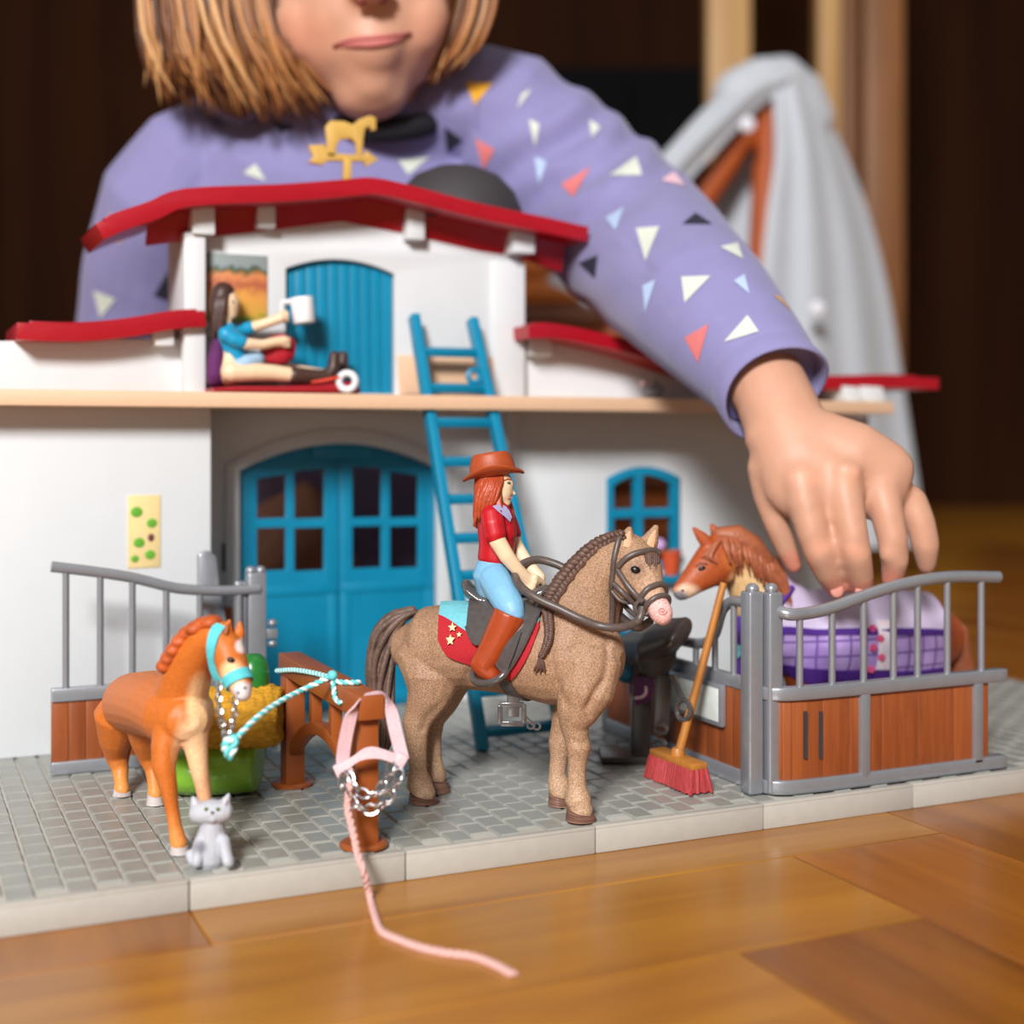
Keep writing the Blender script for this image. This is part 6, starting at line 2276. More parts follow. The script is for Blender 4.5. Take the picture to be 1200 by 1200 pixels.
co2 = cu.skin('backrest_cushion', mat('plum and teal cushion cloth', srgb(84, 24, 84), .8, var=.25, scale=60), None, voxel=0.1, smooth=3)
tag(co2, 'plum purple cushion behind the back of the seated figure', 'cushion')

# tiny grey animal near the right end of the upper floor
ms = empty('grey_mouse', tuple(np.round(at_y(765, 466, 20.6), 3)))
tag(ms, 'tiny grey toy animal standing on the right end of the upper floor', 'toy animal')
m_ = MB()
md_ = (at_y(765, 458, 20.6) - CAM) @ FWD
PL(m_, [(757, 461, md_, 5, .28), (764, 459, md_, 7, .34), (771, 460, md_, 6, .3)], 12)
PL(m_, [(772, 455, md_ - .1, 5, .25), (776, 457, md_ - .2, 3, .16)], 10)
PL(m_, [(769, 451, md_, 3, .12), (768, 446, md_, 2, .08)], 8)
m_.skin('body', mat('mouse grey paint', srgb(112, 112, 116), .6), ms, voxel=0.05, smooth=2)
MB().ball(at_d(753, 449, md_ + .2), (.16, .16, .16), 10, 8).build('pink_ball', M['pink'], ms, smooth=True)
MB().tube(spline([at_d(757, 459, md_), at_d(753, 455, md_ + .1), at_d(753, 449, md_ + .2)], 8), 0.05, 6).build('tail', M['grey'], ms, smooth=True)

# flower pot on the window ledge
fp_ = empty('flower_pot', tuple(np.round((at_y(784, 668, YR - .6)), 3)))
tag(fp_, 'small orange flower pot with lilac bloom at the blue window', 'flower pot')
c_ = at_y(786, 668, YR - .55)
c_[2] = wz0 - 0.3
pz_ = at_y(786, 645, YR - .55)[2]
MB().lathe([(0.01, 0), (0.42, 0), (0.6, pz_ - c_[2] - .15), (0.68, pz_ - c_[2] - .15), (0.68, pz_ - c_[2]), (0.5, pz_ - c_[2] - .05), (0.01, pz_ - c_[2] - .08)], c_, 20).build('pot', mat('terracotta plastic', srgb(196, 76, 36), .5), fp_, smooth=True, auto=.7)
m_ = MB()
bl = at_y(771, 638, YR - .5)
for k in range(7):
    a = k * 2 * math.pi / 6
    m_.ball(bl + (0.28 * math.cos(a) * RIGHT + 0.2 * math.sin(a) * UP) * (k < 6), (.26, .2, .2), 8, 6)
m_.skin('bloom', mat('lilac petals', srgb(190, 150, 200), .6), fp_, voxel=0.06, smooth=1)
MB().tube(spline([np.array([c_[0], c_[1], pz_ - .1]), at_y(782, 645, YR - .5), bl], 8), 0.07, 6).build('stem', M['dgreen'], fp_, smooth=True)
# ================================================================== the child reaching over the stable
M['skin'] = paint_mat('child skin', rough=0.5, speck=0.03, speck_scale=120, bump=0.1, bscale=500, sss=0.12)
child = empty('person', tuple(np.round([at_d(420, 515, 97)[0], at_d(420, 515, 97)[1], 0.0], 3)))
tag(child, 'child in lilac sweater with triangles leaning over the stable, reaching into the stall', 'person')
b = MB()
# head: face, jaw and skull (most of it above the picture)
PL(b, [(405, -250, 85, 95, 5.5), (405, -190, 85, 128, 7.6), (410, -120, 84.5, 138, 8.2), (418, -60, 83, 132, 7.4), (425, -10, 81.8, 118, 6.2), (429, 30, 81.0, 102, 5.2), (431, 60, 80.5, 95, 4.4), (433, 86, 80.2, 74, 3.3), (434, 103, 80.1, 50, 2.2)], 24)
PL(b, [(360, 20, 79.2, 44, 2.0), (366, 44, 79.2, 38, 1.8)], 16)           # cheeks
PL(b, [(492, 16, 79.0, 38, 1.8), (488, 38, 79.0, 34, 1.7)], 16)
PL(b, [(434, 80, 79.0, 44, 1.9), (436, 97, 79.0, 32, 1.5)], 16)           # chin
PL(b, [(436, 42, 77.7, 42, 1.5), (436, 60, 77.9, 38, 1.5)], 16)           # lips' bulge
PL(b, [(426, -120, 76.9, 14, .8), (430, -60, 76.0, 17, 1.1), (436, -14, 75.0, 20, 1.1)], 12)   # nose
PL(b, [(416, -8, 75.9, 11, .6), (436, -10, 74.9, 15, .7), (456, -10, 75.7, 11, .6)], 12)
PL(b, [(436, 60, 85, 72, 4.2), (438, 110, 86, 68, 4.0), (440, 160, 87.5, 76, 4.4)], 18)         # neck
for sx in (-1, 1):
    PL(b, [(408 + sx * 136, -70, 85, 14, 1.6), (408 + sx * 140, -40, 85, 12, 1.4)], 10)          # ears
# trunk under the sweater
PL(b, [(440, 195, 89.5, 100, 4), (410, 300, 91.5, 150, 6), (410, 450, 95, 150, 6), (410, 580, 98, 150, 6.5)], 18)
# left arm (right in the picture): forearm, wrist, hand
PL(b, [(610, 170, 87.5, 60, 3.2), (690, 232, 84.8, 60, 3.0), (752, 292, 79.6, 58, 2.8), (825, 362, 71.0, 58, 2.5), (880, 424, 66.6, 50, 2.1), (905, 462, 64.9, 46, 1.75), (921, 500, 63.8, 49, 1.55), (940, 535, 62.9, 58, 1.4), (955, 560, 62.4, 62, 1.3), (965, 578, 62.1, 56, 1.15)], 18)
PL(b, [(900, 510, 63.6, 32, 1.2), (985, 555, 62.6, 46, 1.15), (1040, 575, 62.6, 40, 1.05)], 14)   # breadth of the hand
PL(b, [(930, 520, 63.2, 50, 1.3), (1000, 545, 62.5, 52, 1.25), (1045, 560, 62.5, 40, 1.05)], 14)
# thumb, index, middle, ring, little finger
PL(b, [(893, 545, 63.4, 19, .75), (899, 582, 63.3, 17, .65), (911, 616, 63.2, 15.5, .58), (922, 643, 63.4, 14, .52), (931, 664, 63.7, 11, .42)], 14)
PL(b, [(938, 560, 61.9, 26, .95), (944, 592, 61.5, 21.5, .82), (952, 625, 61.3, 19.3, .76), (960, 648, 61.4, 18.5, .72), (970, 672, 61.9, 16.5, .62), (980, 692, 62.6, 12.5, .5)], 14)
PL(b, [(986, 560, 61.8, 26, .95), (992, 592, 61.3, 21, .82), (999, 628, 61.0, 19, .76), (1004, 652, 61.1, 18.2, .72), (1009, 676, 61.6, 16, .6), (1012, 697, 62.3, 12, .48)], 14)
PL(b, [(1030, 570, 62.2, 24, .9), (1039, 600, 61.7, 20, .78), (1046, 632, 61.5, 18.5, .72), (1049, 658, 61.7, 17, .64), (1045, 682, 62.3, 13, .5)], 14)
PL(b, [(1066, 585, 63.0, 20, .8), (1078, 612, 62.7, 18.5, .7), (1085, 640, 62.7, 17, .62), (1086, 664, 63.1, 12, .46)], 14)
# knuckles
for x, y, d_ in ((944, 556, 61.3), (993, 552, 61.0), (1036, 566, 61.5)):
    PL(b, [(x - 6, y, d_ + .25, 15, .5), (x + 6, y + 3, d_ + .25, 15, .5)], 10)
for x, y, d_ in ((960, 640, 60.95), (1001, 642, 60.6), (1043, 648, 61.2)):
    PL(b, [(x - 4, y, d_ + .12, 13, .42), (x + 4, y + 2, d_ + .12, 13, .42)], 10)
# right arm, hanging behind the house
PL(b, [(215, 220, 89, 60, 3.2), (170, 340, 91, 54, 2.8), (150, 460, 94, 48, 2.4), (160, 560, 97, 40, 2.0), (170, 640, 99, 34, 1.6), (176, 690, 99, 40, 1.3)], 14)
for k in range(4):
    PL(b, [(156 + 13 * k, 700, 99, 7, .5), (154 + 15 * k, 735, 98.6, 6.5, .45), (154 + 15 * k, 752, 98.2, 5, .38)], 8)
PL(b, [(205, 690, 98.6, 8, .55), (218, 715, 98.2, 6.5, .45)], 8)
# folded legs
PL(b, [(470, 640, 100, 88, 5.0), (400, 622, 96, 80, 4.5), (335, 608, 92, 70, 4.0), (318, 640, 92, 60, 3.4), (360, 705, 95, 48, 2.8), (430, 750, 98, 38, 2.2), (470, 765, 99, 34, 2.0)], 16)
PL(b, [(380, 660, 104, 88, 5.0), (470, 650, 100, 76, 4.4), (545, 652, 97, 66, 3.8), (556, 680, 97, 56, 3.2), (500, 735, 100, 44, 2.6), (440, 762, 103, 34, 2.1)], 16)
_co = np.array(child.location) / U


def skin_paint(co):
    p = co + _co
    q = (p - CAM) @ FWD
    x = CXP + FPX * ((p - CAM) @ RIGHT) / q
    y = HOR - FPX * (p[:, 2] - CAM[2]) / q
    c = np.tile(np.array(srgb(192, 145, 121)), (len(p), 1))

    def blob(cx, cy, rx, ry, colr, k):
        w = np.clip(1.5 - np.sqrt(((x - cx) / rx) ** 2 + ((y - cy) / ry) ** 2), 0, 1) * k
        return mixc(c, colr, np.clip(w, 0, 1))
    c = blob(350, 45, 36, 34, srgb(210, 136, 108), 0.35)
    c = blob(505, 30, 26, 30, srgb(210, 138, 110), 0.3)
    for cx, cy in ((982, 696), (1010, 700), (931, 664), (1045, 686)):
        c = blob(cx, cy, 18, 16, srgb(224, 138, 118), 0.75)
    for cx, cy in ((944, 560), (993, 556), (960, 642), (1001, 646)):
        c = blob(cx, cy, 15, 9, srgb(224, 160, 132), 0.5)
    return c


cb_ = b.skin('body', M['skin'], child, voxel=0.15, smooth=18, paint=skin_paint)
bm_ = bmesh.new()                       # a softer face
bm_.from_mesh(cb_.data)
sel_ = [v for v in bm_.verts if v.co.z > 0.345 and v.co.length < 0.75 and (v.co.z > 0.352 or abs(v.co.x) < .2)]
for _ in range(22):
    bmesh.ops.smooth_vert(bm_, verts=sel_, factor=0.5, use_axis_x=True, use_axis_y=True, use_axis_z=True)
bm_.to_mesh(cb_.data)
bm_.free()
CS = Surf(cb_)

# ------------------------------------------------------------------ mouth, nostrils, eyes
M['lip'] = mat('pink lips', srgb(190, 112, 108), 0.4, var=.08, scale=120)
M['mouthline'] = mat('dark mouth line', srgb(120, 52, 46), 0.6)
def on_face(x, y, off=0.0):
    return CS.hit(x, y, off, miss=at_d(x, y, 78))


ml = [(391, 54), (403, 50), (419, 48), (436, 47), (453, 45), (468, 42), (481, 38)]
up_ = [on_face(x, y - 3.2 * math.sin(math.pi * i / 6), 0.02) for i, (x, y) in enumerate(ml)]
lo_ = [on_face(x, y + 4.5 * math.sin(math.pi * i / 6) ** .8, 0.02) for i, (x, y) in enumerate(ml)]
MB().tube(spline(up_, 24), np.interp(np.linspace(0, 1, 25), [0, .3, .5, .7, 1], [.03, .15, .12, .15, .03]), 8).build('upper_lip', M['lip'], child, smooth=True)
MB().tube(spline(lo_, 24), np.interp(np.linspace(0, 1, 25), [0, .3, .5, .7, 1], [.03, .22, .27, .22, .03]), 8).build('lower_lip', M['lip'], child, smooth=True)
MB().tube(spline([on_face(x, y, 0.12) for x, y in ml], 24), 0.07, 6).build('mouth_line', M['mouthline'], child, smooth=True)
for x in (424, 449):
    MB().ball(on_face(x, 1, 0.0), (0.36, 0.2, 0.2), 12, 8, [RIGHT, FWD, UP]).build('nostril', M['mouthline'], child, smooth=True)
for x in (368, 482):
    e = on_face(x, -95, 0.0)
    ey_ = MB().ball(e + FWD * .45, (1.1, .75, .62), 16, 10, [RIGHT, FWD, UP]).build('eye', M['white'], child, smooth=True)
    MB().ball(e - FWD * .2, (.42, .18, .45), 14, 8, [RIGHT, FWD, UP]).build('iris', mat('brown iris', srgb(84, 60, 44), .2), ey_, smooth=True)
    MB().tube([on_face(x + k, -125 - 5 * math.cos(k / 14), 0.05) for k in (-22, -11, 0, 11, 22)], [.1, .2, .22, .2, .1], 8).build('eyebrow', mat('light brown brow', srgb(150, 104, 62), .7), child, smooth=True)
# nails on the finger tips towards us
for x, y in ((981, 692), (1010, 693)):
    h_ = CS.hit(x, y, 0.0)
    if h_ is not None:
        MB().ball(h_, (.30, .10, .34), 12, 8, [RIGHT, FWD, UP]).build('finger_nail', mat('pink nail', srgb(208, 144, 130), .3), child, smooth=True)

# ------------------------------------------------------------------ sweater
M['sweater'] = mat('lilac jersey', srgb(128, 124, 170), 0.85, var=.05, scale=60, bump=0.25, bscale=900, sheen=.2)
s = MB()
PL(s, [(418, 150, 86.5, 120, 4.6), (412, 185, 87.5, 205, 6.0), (405, 250, 89, 215, 7.2), (402, 330, 91.5, 205, 7.6), (405, 440, 94.5, 198, 7.4), (410, 560, 97.5, 195, 7.4), (412, 620, 99, 185, 7.0)], 26)
PL(s, [(500, 130, 87.5, 62, 4.2), (560, 130, 87.5, 76, 4.6), (602, 148, 87.5, 84, 4.5)], 20)
PL(s, [(585, 150, 87.5, 86, 4.5), (645, 190, 87.0, 91, 4.5), (700, 240, 85.0, 95, 4.2), (752, 290, 80.2, 96, 4.0), (790, 328, 75.3, 91, 3.9), (825, 362, 71.0, 86, 3.5), (858, 398, 68.3, 78, 3.1), (885, 428, 66.4, 71, 2.7), (901, 448, 65.4, 67, 2.5)], 26, ends=False)
PL(s, [(240, 190, 88, 76, 4.4), (196, 240, 88.5, 78, 4.4), (172, 320, 90.5, 74, 4.1), (152, 420, 93.5, 66, 3.6), (150, 500, 95.5, 58, 3.1)], 22)


def folds(co):
    """soft creases across the sleeve and the trunk"""
    p = co + _co
    q = (p - CAM) @ FWD
    x = CXP + FPX * ((p - CAM) @ RIGHT) / q
    y = HOR - FPX * (p[:, 2] - CAM[2]) / q
    t = (x - 600) * 0.74 + (y - 150) * 0.67                 # along the sleeve
    w = (x - 600) * -0.67 + (y - 150) * 0.74                # across it
    a = np.sin(t / 8.5 + 1.3 * np.sin(w / 34) + w / 60) * 0.42 * np.exp(-((t - 105) / 80) ** 2)
    a += np.sin(t / 11 + w / 30) * 0.2 * np.exp(-((t - 60) / 60) ** 2)
    a += np.sin(t / 13 - w / 50) * 0.2 * np.exp(-((t - 215) / 40) ** 2) * (w > 10)
    d_ = np.where((x > 560)[:, None], -np.array(FWD) + 0.4 * UP, 0)
    b_ = (np.sin(y / 24 + x / 60) * 0.16 + np.sin(x / 33 - y / 70) * 0.18) * (x <= 560)
    out = co + d_ * a[:, None]
    return out + b_[:, None] * -np.array(FWD)


sw = s.skin('sweater', M['sweater'], child, voxel=0.22, smooth=6, deform=folds)
SW = Surf(sw)
# cuff opening: a turned rim round the wrist
cdir = at_d(901, 448, 65.4) - at_d(858, 398, 68.3)
cdir /= np.linalg.norm(cdir)
cc = at_d(903, 452, 65.2)
e1 = np.cross(cdir, FWD)
e1 /= np.linalg.norm(e1)
e2 = np.cross(cdir, e1)
an = np.linspace(0, 2 * np.pi, 40, endpoint=False)
cr_ = [cc + (2.66 * math.cos(a)) * e1 + (2.5 * math.sin(a)) * e2 + cdir * (0.25 * math.sin(2 * a)) for a in an]
rim = MB()
rings_ = []
for k, (ro_, ax__) in enumerate(((1.0, -1.2), (1.03, -0.2), (1.03, 0.55), (0.99, 0.62), (0.95, 0.5), (0.93, -0.6))):
    rings_.append([cc + ro_ * (2.72 * math.cos(a) * e1 + 2.55 * math.sin(a) * e2) + cdir * (ax__ + 0.22 * math.sin(2 * a + .6)) for a in an])
rim.rings(rings_, caps=False).build('cuff', M['sweater'], child, smooth=True, auto=1.5)
# black ring round the base of the neck, below the chin
nb2 = [at_d(446 + 66 * math.cos(a), 136 + 16 * math.sin(a), 86.5 - 4.9 * math.sin(a)) for a in np.linspace(0, 2 * np.pi, 36, endpoint=False)]
MB().tube(nb2, 0.75, 10, True).build('neck_ring', mat('black neckband', srgb(20, 18, 26), .85), child, smooth=True)

TRI = [
    ((546, 97), (577, 98), (556, 123), 'y'), ((611, 110), (623, 104), (606, 128), 'w'), ((620, 140), (632, 146), (627, 172), 'w'),
    ((627, 184), (641, 190), (632, 216), 'b'), ((557, 162), (580, 175), (567, 198), 'c'), ((521, 148), (542, 164), (524, 178), 'n'),
    ((658, 216), (692, 196), (672, 232), 'c'), ((715, 206), (746, 184), (752, 206), 'w'), ((732, 243), (710, 256), (722, 270), 'b'),
    ((679, 308), (701, 299), (698, 326), 'n'), ((800, 263), (815, 250), (834, 263), 'n'), ((746, 268), (773, 266), (757, 306), 'w'),
    ((775, 212), (790, 202), (802, 218), 'p'), ((844, 290), (864, 285), (870, 304), 'w'), ((754, 335), (769, 328), (757, 366), 'b'),
    ((799, 325), (833, 324), (803, 355), 'w'), ((849, 401), (876, 370), (889, 389), 'w'), ((803, 396), (831, 380), (819, 425), 'c'),
    ((905, 345), (914, 350), (927, 365), 'y'), ((466, 188), (503, 184), (478, 205), 'w'), ((180, 346), (207, 300), (196, 352), 'n'),
    ((318, 138), (346, 150), (328, 157), 'n'), ((286, 203), (312, 212), (300, 192), 'w'), ((212, 300), (228, 330), (205, 335), 'c'),
    ((880, 470), (893, 492), (884, 500), 'w'), ((690, 140), (704, 150), (694, 162), 'w'), ((130, 250), (160, 262), (140, 285), 'y'),
    ((110, 340), (136, 350), (118, 372), 'w'), ((860, 330), (872, 322), (878, 345), 'b'),
]
TC = {'y': srgb(228, 168, 40), 'w': srgb(202, 206, 196), 'b': srgb(170, 190, 222), 'c': srgb(206, 112, 112), 'n': srgb(34, 34, 52), 'p': srgb(226, 184, 196)}
TM = {k: mat('printed triangle ' + k, v, .85, var=.04, bump=.2, bscale=900) for k, v in TC.items()}
for (A, B_, C_, k) in TRI:
    n_ = 5
    idx, pts = {}, []
    ok = True
    for i in range(n_ + 1):
        for j in range(n_ + 1 - i):
            u, v_ = i / n_, j / n_
            x = A[0] + (B_[0] - A[0]) * u + (C_[0] - A[0]) * v_
            y = A[1] + (B_[1] - A[1]) * u + (C_[1] - A[1]) * v_
            h_ = SW.hit(x, y, 0.06)
            if h_ is None:
                ok = False
                break
            idx[i, j] = len(pts)
            pts.append(h_)
        if not ok:
            break
    if not ok:
        continue
    fs = []
    for i in range(n_):
        for j in range(n_ - i):
            fs.append((idx[i, j], idx[i + 1, j], idx[i, j + 1]))
            if i + j < n_ - 1:
                fs.append((idx[i + 1, j], idx[i + 1, j + 1], idx[i, j + 1]))
    me_ = MB().add(pts, fs)
    me_.build('triangle_print', TM[k], sw, smooth=True, auto=3, own=False)

# ------------------------------------------------------------------ hair: a fair bob of many locks
M['hair'] = paint_mat('fair hair', rough=0.42, speck=0.12, speck_scale=400, bump=0.25, bscale=900, spec=0.5)
hm = MB()
cols = []
hair_rng = random.Random(17)
HC = [srgb(172, 118, 68), srgb(146, 92, 48), srgb(204, 156, 104), srgb(112, 66, 34), srgb(180, 128, 78), srgb(80, 46, 24), srgb(156, 100, 52), srgb(94, 56, 28)]


def lock(pts, r, n=8):
    pth = spline([at_d(*p) for p in pts], 22)
    k0 = hm.n
    hm.tube(pth, np.interp(np.linspace(0, 1, len(pth)), [0, .25, .75, 1], [r * .7, r, r * .85, r * .15]), n, flat=1.0)
    cols.append((k0, hm.n, hair_rng.choice(HC)))


# cap over the skull
k0 = hm.n
PL(hm, [(402, -275, 86, 80, 4.5), (402, -225, 86.2, 132, 8.0), (402, -160, 86.6, 150, 8.8), (400, -90, 87.5, 152, 8.0), (396, -20, 88.5, 140, 6.5), (394, 40, 89, 120, 5)], 28)
cols.append((k0, hm.n, HC[1]))
# the underlayer of the left mass
k0 = hm.n
PL(hm, [(262, -150, 83, 40, 3.0), (250, -60, 82.5, 66, 3.4), (250, 20, 82, 70, 3.2), (262, 80, 82, 62, 2.6), (290, 112, 82, 40, 1.6)], 18)
cols.append((k0, hm.n, HC[5]))
for k in range(330):
    u = hair_rng.random()
    v = hair_rng.random()
    dd_ = 78.2 + 4.5 * v + 1.2 * (1 - u)
    x0, x1 = 268 + 62 * u, 172 + 146 * u
    x2 = 168 + 160 * u + hair_rng.uniform(-9, 9)
    x3 = 190 + 195 * u + hair_rng.uniform(-22, 22)
    ye = 108 + 26 * math.sin(u * 2.4) + hair_rng.uniform(-30, 12)
    lock([(x0 + 60, -235, 83), (x0, -165, dd_ - .5), (x1, -70, dd_ - .8), (x2, 20, dd_ - .9), ((x2 * .55 + x3 * .45), 75, dd_ - .6), (x3, ye, dd_ + .1)], hair_rng.uniform(.10, .26))
for k in range(110):
    u = hair_rng.random()
    dd_ = 79.5 + 4 * hair_rng.random()
    x1 = 536 + 44 * u
    lock([(470 + 20 * u, -235, 83), (520 + 40 * u, -165, dd_ - .3), (x1, -70, dd_ - .5), (536 + 46 * u, 0, dd_ - .3), (520 + 44 * u, 52, dd_), (500 + 44 * u + hair_rng.uniform(-8, 8), 92 + 14 * hair_rng.random() - 30 * u, dd_ + .6)], hair_rng.uniform(.12, .3))
for k in range(40):                # fringe
    u = hair_rng.random()
    x = 330 + 200 * u
    lock([(400 + 20 * u, -265, 84), (x * .7 + 125, -230, 79.5), (x, -175, 77.4), (x + hair_rng.uniform(-6, 6), -128, 76.6)], hair_rng.uniform(.25, .4))
ho_ = hm.build('hair', M['hair'], child, smooth=True, auto=3)
rgb = np.zeros((hm.n, 3))
for a_, e_, c_ in cols:
    rgb[a_:e_] = c_
set_paint(ho_.data, rgb)
# dark shorts
sh3 = MB()
PL(sh3, [(410, 590, 99, 190, 7.2), (415, 650, 101, 185, 7.2)], 20)
PL(sh3, [(470, 645, 100.5, 94, 5.4), (430, 632, 98.4, 90, 5.1)], 16)
PL(sh3, [(390, 662, 104, 94, 5.4), (440, 656, 102, 88, 5.0)], 16)
sh3.skin('shorts', mat('dark navy shorts', srgb(30, 28, 44), .85), child, voxel=0.3, smooth=5)
# ================================================================== behind: the play tent, posts, cabinet and basket
def ground(px, d):
    p = at_d(px, 515, d)
    p[2] = 0.0
    return p


M['pole'] = mat('orange brown wooden pole', srgb(176, 84, 36), 0.45, var=.15, scale=30, stretch=(1, 1, .2))
M['tulle'] = mat('pale grey tulle cloth', srgb(196, 202, 212), 0.8, var=.04, scale=20, sheen=.3)
tent = empty('play_tent', tuple(np.round(ground(905, 150), 3)))
tag(tent, 'pale grey cloth play tent draped over orange brown poles behind the child', 'tent')
apex = at_d(903, 112, 150)
for q in (ground(512, 140), ground(872, 140), ground(985, 172)):
    d_ = apex - q
    MB().tube([q, q + d_ * .5, q + d_ * 1.0], 1.55, 12).build('pole', M['pole'], tent, smooth=True)


def cloth(name, A, B_, nu=26, nv=30, amp=1.2, waves=5, ph=0.0, th=0.25):
    """draped sheet between two edges (lists of (px, py, distance))"""
    a = spline([at_d(*p) for p in A], nv)
    b2 = spline([at_d(*p) for p in B_], nv)
    m_ = min(len(a), len(b2))
    a, b2 = a[:m_], b2[:m_]
    g = []
    for i in range(nu + 1):
        u = i / nu
        row = a * (1 - u) + b2 * u
        s_ = np.linspace(0, 1, m_)
        off = amp * (0.25 + 0.75 * s_) * np.sin(u * waves * 2 * math.pi + ph + s_ * 1.2)
        bulge = 2.2 * math.sin(math.pi * u)
        row = row - np.array(FWD) * (off + bulge)[:, None]
        g.append(row)
    g = np.array(g)
    nx, ny = g.shape[:2]
    o2 = g + np.array(FWD) * th
    N_ = nx * ny
    fs = []
    for i in range(nx - 1):
        for j in range(ny - 1):
            q = i * ny + j
            fs += [(q, q + 1, q + ny + 1, q + ny), (N_ + q, N_ + q + ny, N_ + q + ny + 1, N_ + q + 1)]
    for i in range(nx - 1):
        for j in (0, ny - 1):
            q = i * ny + j
            fs.append((q, q + ny, N_ + q + ny, N_ + q))
    for j in range(ny - 1):
        for i in (0, nx - 1):
            q = i * ny + j
            fs.append((q, q + 1, N_ + q + 1, N_ + q))
    return MB().add(np.vstack([g.reshape(-1, 3), o2.reshape(-1, 3)]), fs).build(name, M['tulle'], tent, smooth=True, auto=1.2)


cloth('right_curtain', [(905, 92, 147), (908, 180, 145), (898, 260, 144), (890, 360, 143), (885, 520, 142), (880, 640, 141)],
      [(945, 86, 152), (982, 160, 153), (1014, 240, 154), (1040, 340, 155), (1065, 500, 156), (1085, 640, 156)], waves=3, amp=.7)
cloth('left_curtain', [(925, 80, 150), (880, 84, 149), (830, 122, 146), (780, 176, 143), (700, 262, 139), (640, 330, 136)],
      [(918, 108, 147), (893, 122, 146), (850, 166, 144), (812, 206, 142), (740, 296, 138), (690, 360, 135)], waves=2, amp=.6)
cloth('rear_curtain', [(893, 108, 156), (868, 150, 156), (842, 200, 156), (822, 260, 156), (812, 320, 156), (808, 400, 156)],
      [(925, 104, 157), (925, 150, 158), (925, 200, 158), (925, 260, 158), (925, 320, 158), (925, 400, 158)], waves=2, amp=.8)
cap_ = MB()
PL(cap_, [(862, 112, 148, 30, 3.0), (890, 96, 149, 28, 3.4), (915, 92, 150, 27, 3.4), (938, 108, 151, 26, 3.0), (955, 140, 152, 24, 2.6)], 18)
cap_.skin('tent_top', M['tulle'], tent, voxel=0.5, smooth=5)
for x, y, d_ in ((876, 146, 141.5), (958, 362, 140)):  # white beads standing in for the blurred highlights of sequins
    MB().ball(at_d(x, y, d_), (.85, .5, .85), 14, 10, [RIGHT, FWD, UP]).build('sequin_glint', mat('pearl white sequin', srgb(236, 236, 246), .15, var=0), tent, smooth=True)

M['pine'] = wood_mat('pale pine wood', srgb(206, 164, 108), srgb(176, 130, 76), rough=.5, axis=2, scale=20, per_object=.04)
M['oak'] = wood_mat('brown oak wood', srgb(150, 98, 54), srgb(112, 68, 34), rough=.5, axis=2, scale=20, per_object=.04)
shelf = empty('wooden_shelf_frame', tuple(np.round(ground(900, 215), 3)))
tag(shelf, 'tall open wooden frame of pale posts standing behind the tent', 'wooden frame')
for x0, x1, d_, k in ((830, 880, 205, 'pine'), (960, 986, 205, 'pine'), (988, 1012, 212, 'oak'), (1014, 1060, 206, 'oak')):
    p, q = ground(x0, d_), ground(x1, d_)
    w = np.linalg.norm(q - p)
    MB().box((0, 0, 0), (w, 5, 130), [RIGHT, FWD, UP], p).build('post', M[k], shelf, bevel=.3)
for z in (20, 118):
    p, q = ground(830, 207), ground(1060, 207)
    w = np.linalg.norm(q - p)
    MB().box((0, 1, z), (w, 4, z + 5), [RIGHT, FWD, UP], p).build('cross_rail', M['oak'], shelf, bevel=.3)

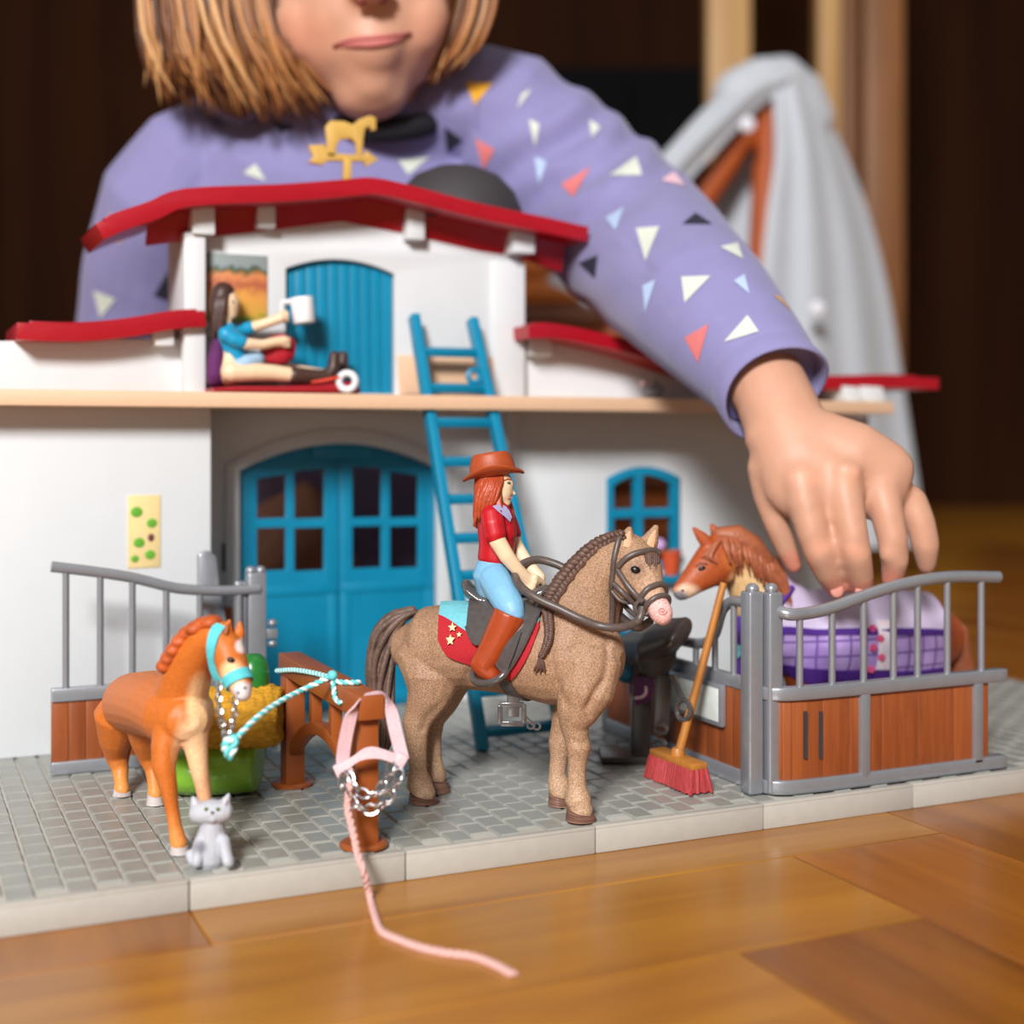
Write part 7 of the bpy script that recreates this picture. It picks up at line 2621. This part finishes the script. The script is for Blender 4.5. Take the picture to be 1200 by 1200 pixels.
cab = empty('black_cabinet', tuple(np.round(ground(700, 255), 3)))
tag(cab, 'low black cabinet standing in the dim background', 'cabinet')
p, q = ground(470, 255), ground(1010, 255)
w = np.linalg.norm(q - p)
zt2 = at_d(700, 78, 255)[2]
M['blackwood'] = mat('black lacquer', srgb(13, 12, 15), .8, var=.1, scale=20, spec=0.08)
MB().box((0, 0, 4), (w, 40, zt2), [RIGHT, FWD, UP], p).build('carcass', M['blackwood'], cab, bevel=.5)
for i in range(4):
    dr_ = MB().box((w * i / 4 + .6, -1.6, 6), (w * (i + 1) / 4 - .6, 0, zt2 - 3), [RIGHT, FWD, UP], p).build('door', M['blackwood'], cab, bevel=.3)
    MB().ball(p + RIGHT * (w * i / 4 + (8 if i % 2 else w / 4 - 8)) - FWD * 2.6 + UP * 45, 1.2, 10, 8).build('knob', M['dark'], dr_, smooth=True)
for sx in (2, w - 8):
    MB().box((sx, 4, 0), (sx + 6, 34, 4), [RIGHT, FWD, UP], p).build('foot', M['blackwood'], cab)

bk_ = empty('wicker_basket', tuple(np.round(ground(688, 187), 3)))
tag(bk_, 'round brown wicker basket on the floor between the stable and the tent', 'basket')
M['wicker'] = mat('orange brown wicker', srgb(158, 84, 30), .55, var=.25, scale=60, bump=.4, bscale=200)
M['wicker_dark'] = mat('dark brown wicker', srgb(92, 48, 22), .6, var=.25, scale=60)
bc = ground(688, 187)
zt3 = at_d(690, 294, 187)[2]
n_ = 13
for i in range(n_):
    t = i / (n_ - 1)
    R_ = 14 + 3.4 * math.sin(math.pi * (0.2 + 0.62 * t))
    z = 1.0 + (zt3 - 1.6) * t
    MB().tube([bc + np.array([R_ * math.cos(a) + .22 * math.cos(a * 12 + i * math.pi), R_ * math.sin(a) + .22 * math.sin(a * 12 + i * math.pi), z]) for a in np.linspace(0, 2 * np.pi, 72, endpoint=False)], 1.9 if i < n_ - 1 else 2.2, 8, True).build('woven_ring', M['wicker'] if i % 3 else M['wicker_dark'], bk_, smooth=True)
for k in range(24):
    a = 2 * math.pi * k / 24
    pts = []
    for t in np.linspace(0, 1, 9):
        R_ = 13.7 + 3.4 * math.sin(math.pi * (0.2 + 0.62 * t))
        pts.append(bc + np.array([R_ * math.cos(a), R_ * math.sin(a), 1.0 + (zt3 - 1.6) * t]))
    MB().tube(pts, 0.5, 6).build('stake', M['wicker_dark'], bk_, smooth=True)
MB().lathe([(0.01, 0.3), (15, 0.3), (15, 1.2), (0.01, 1.2)], bc, 32).build('basket_base', M['wicker_dark'], bk_)
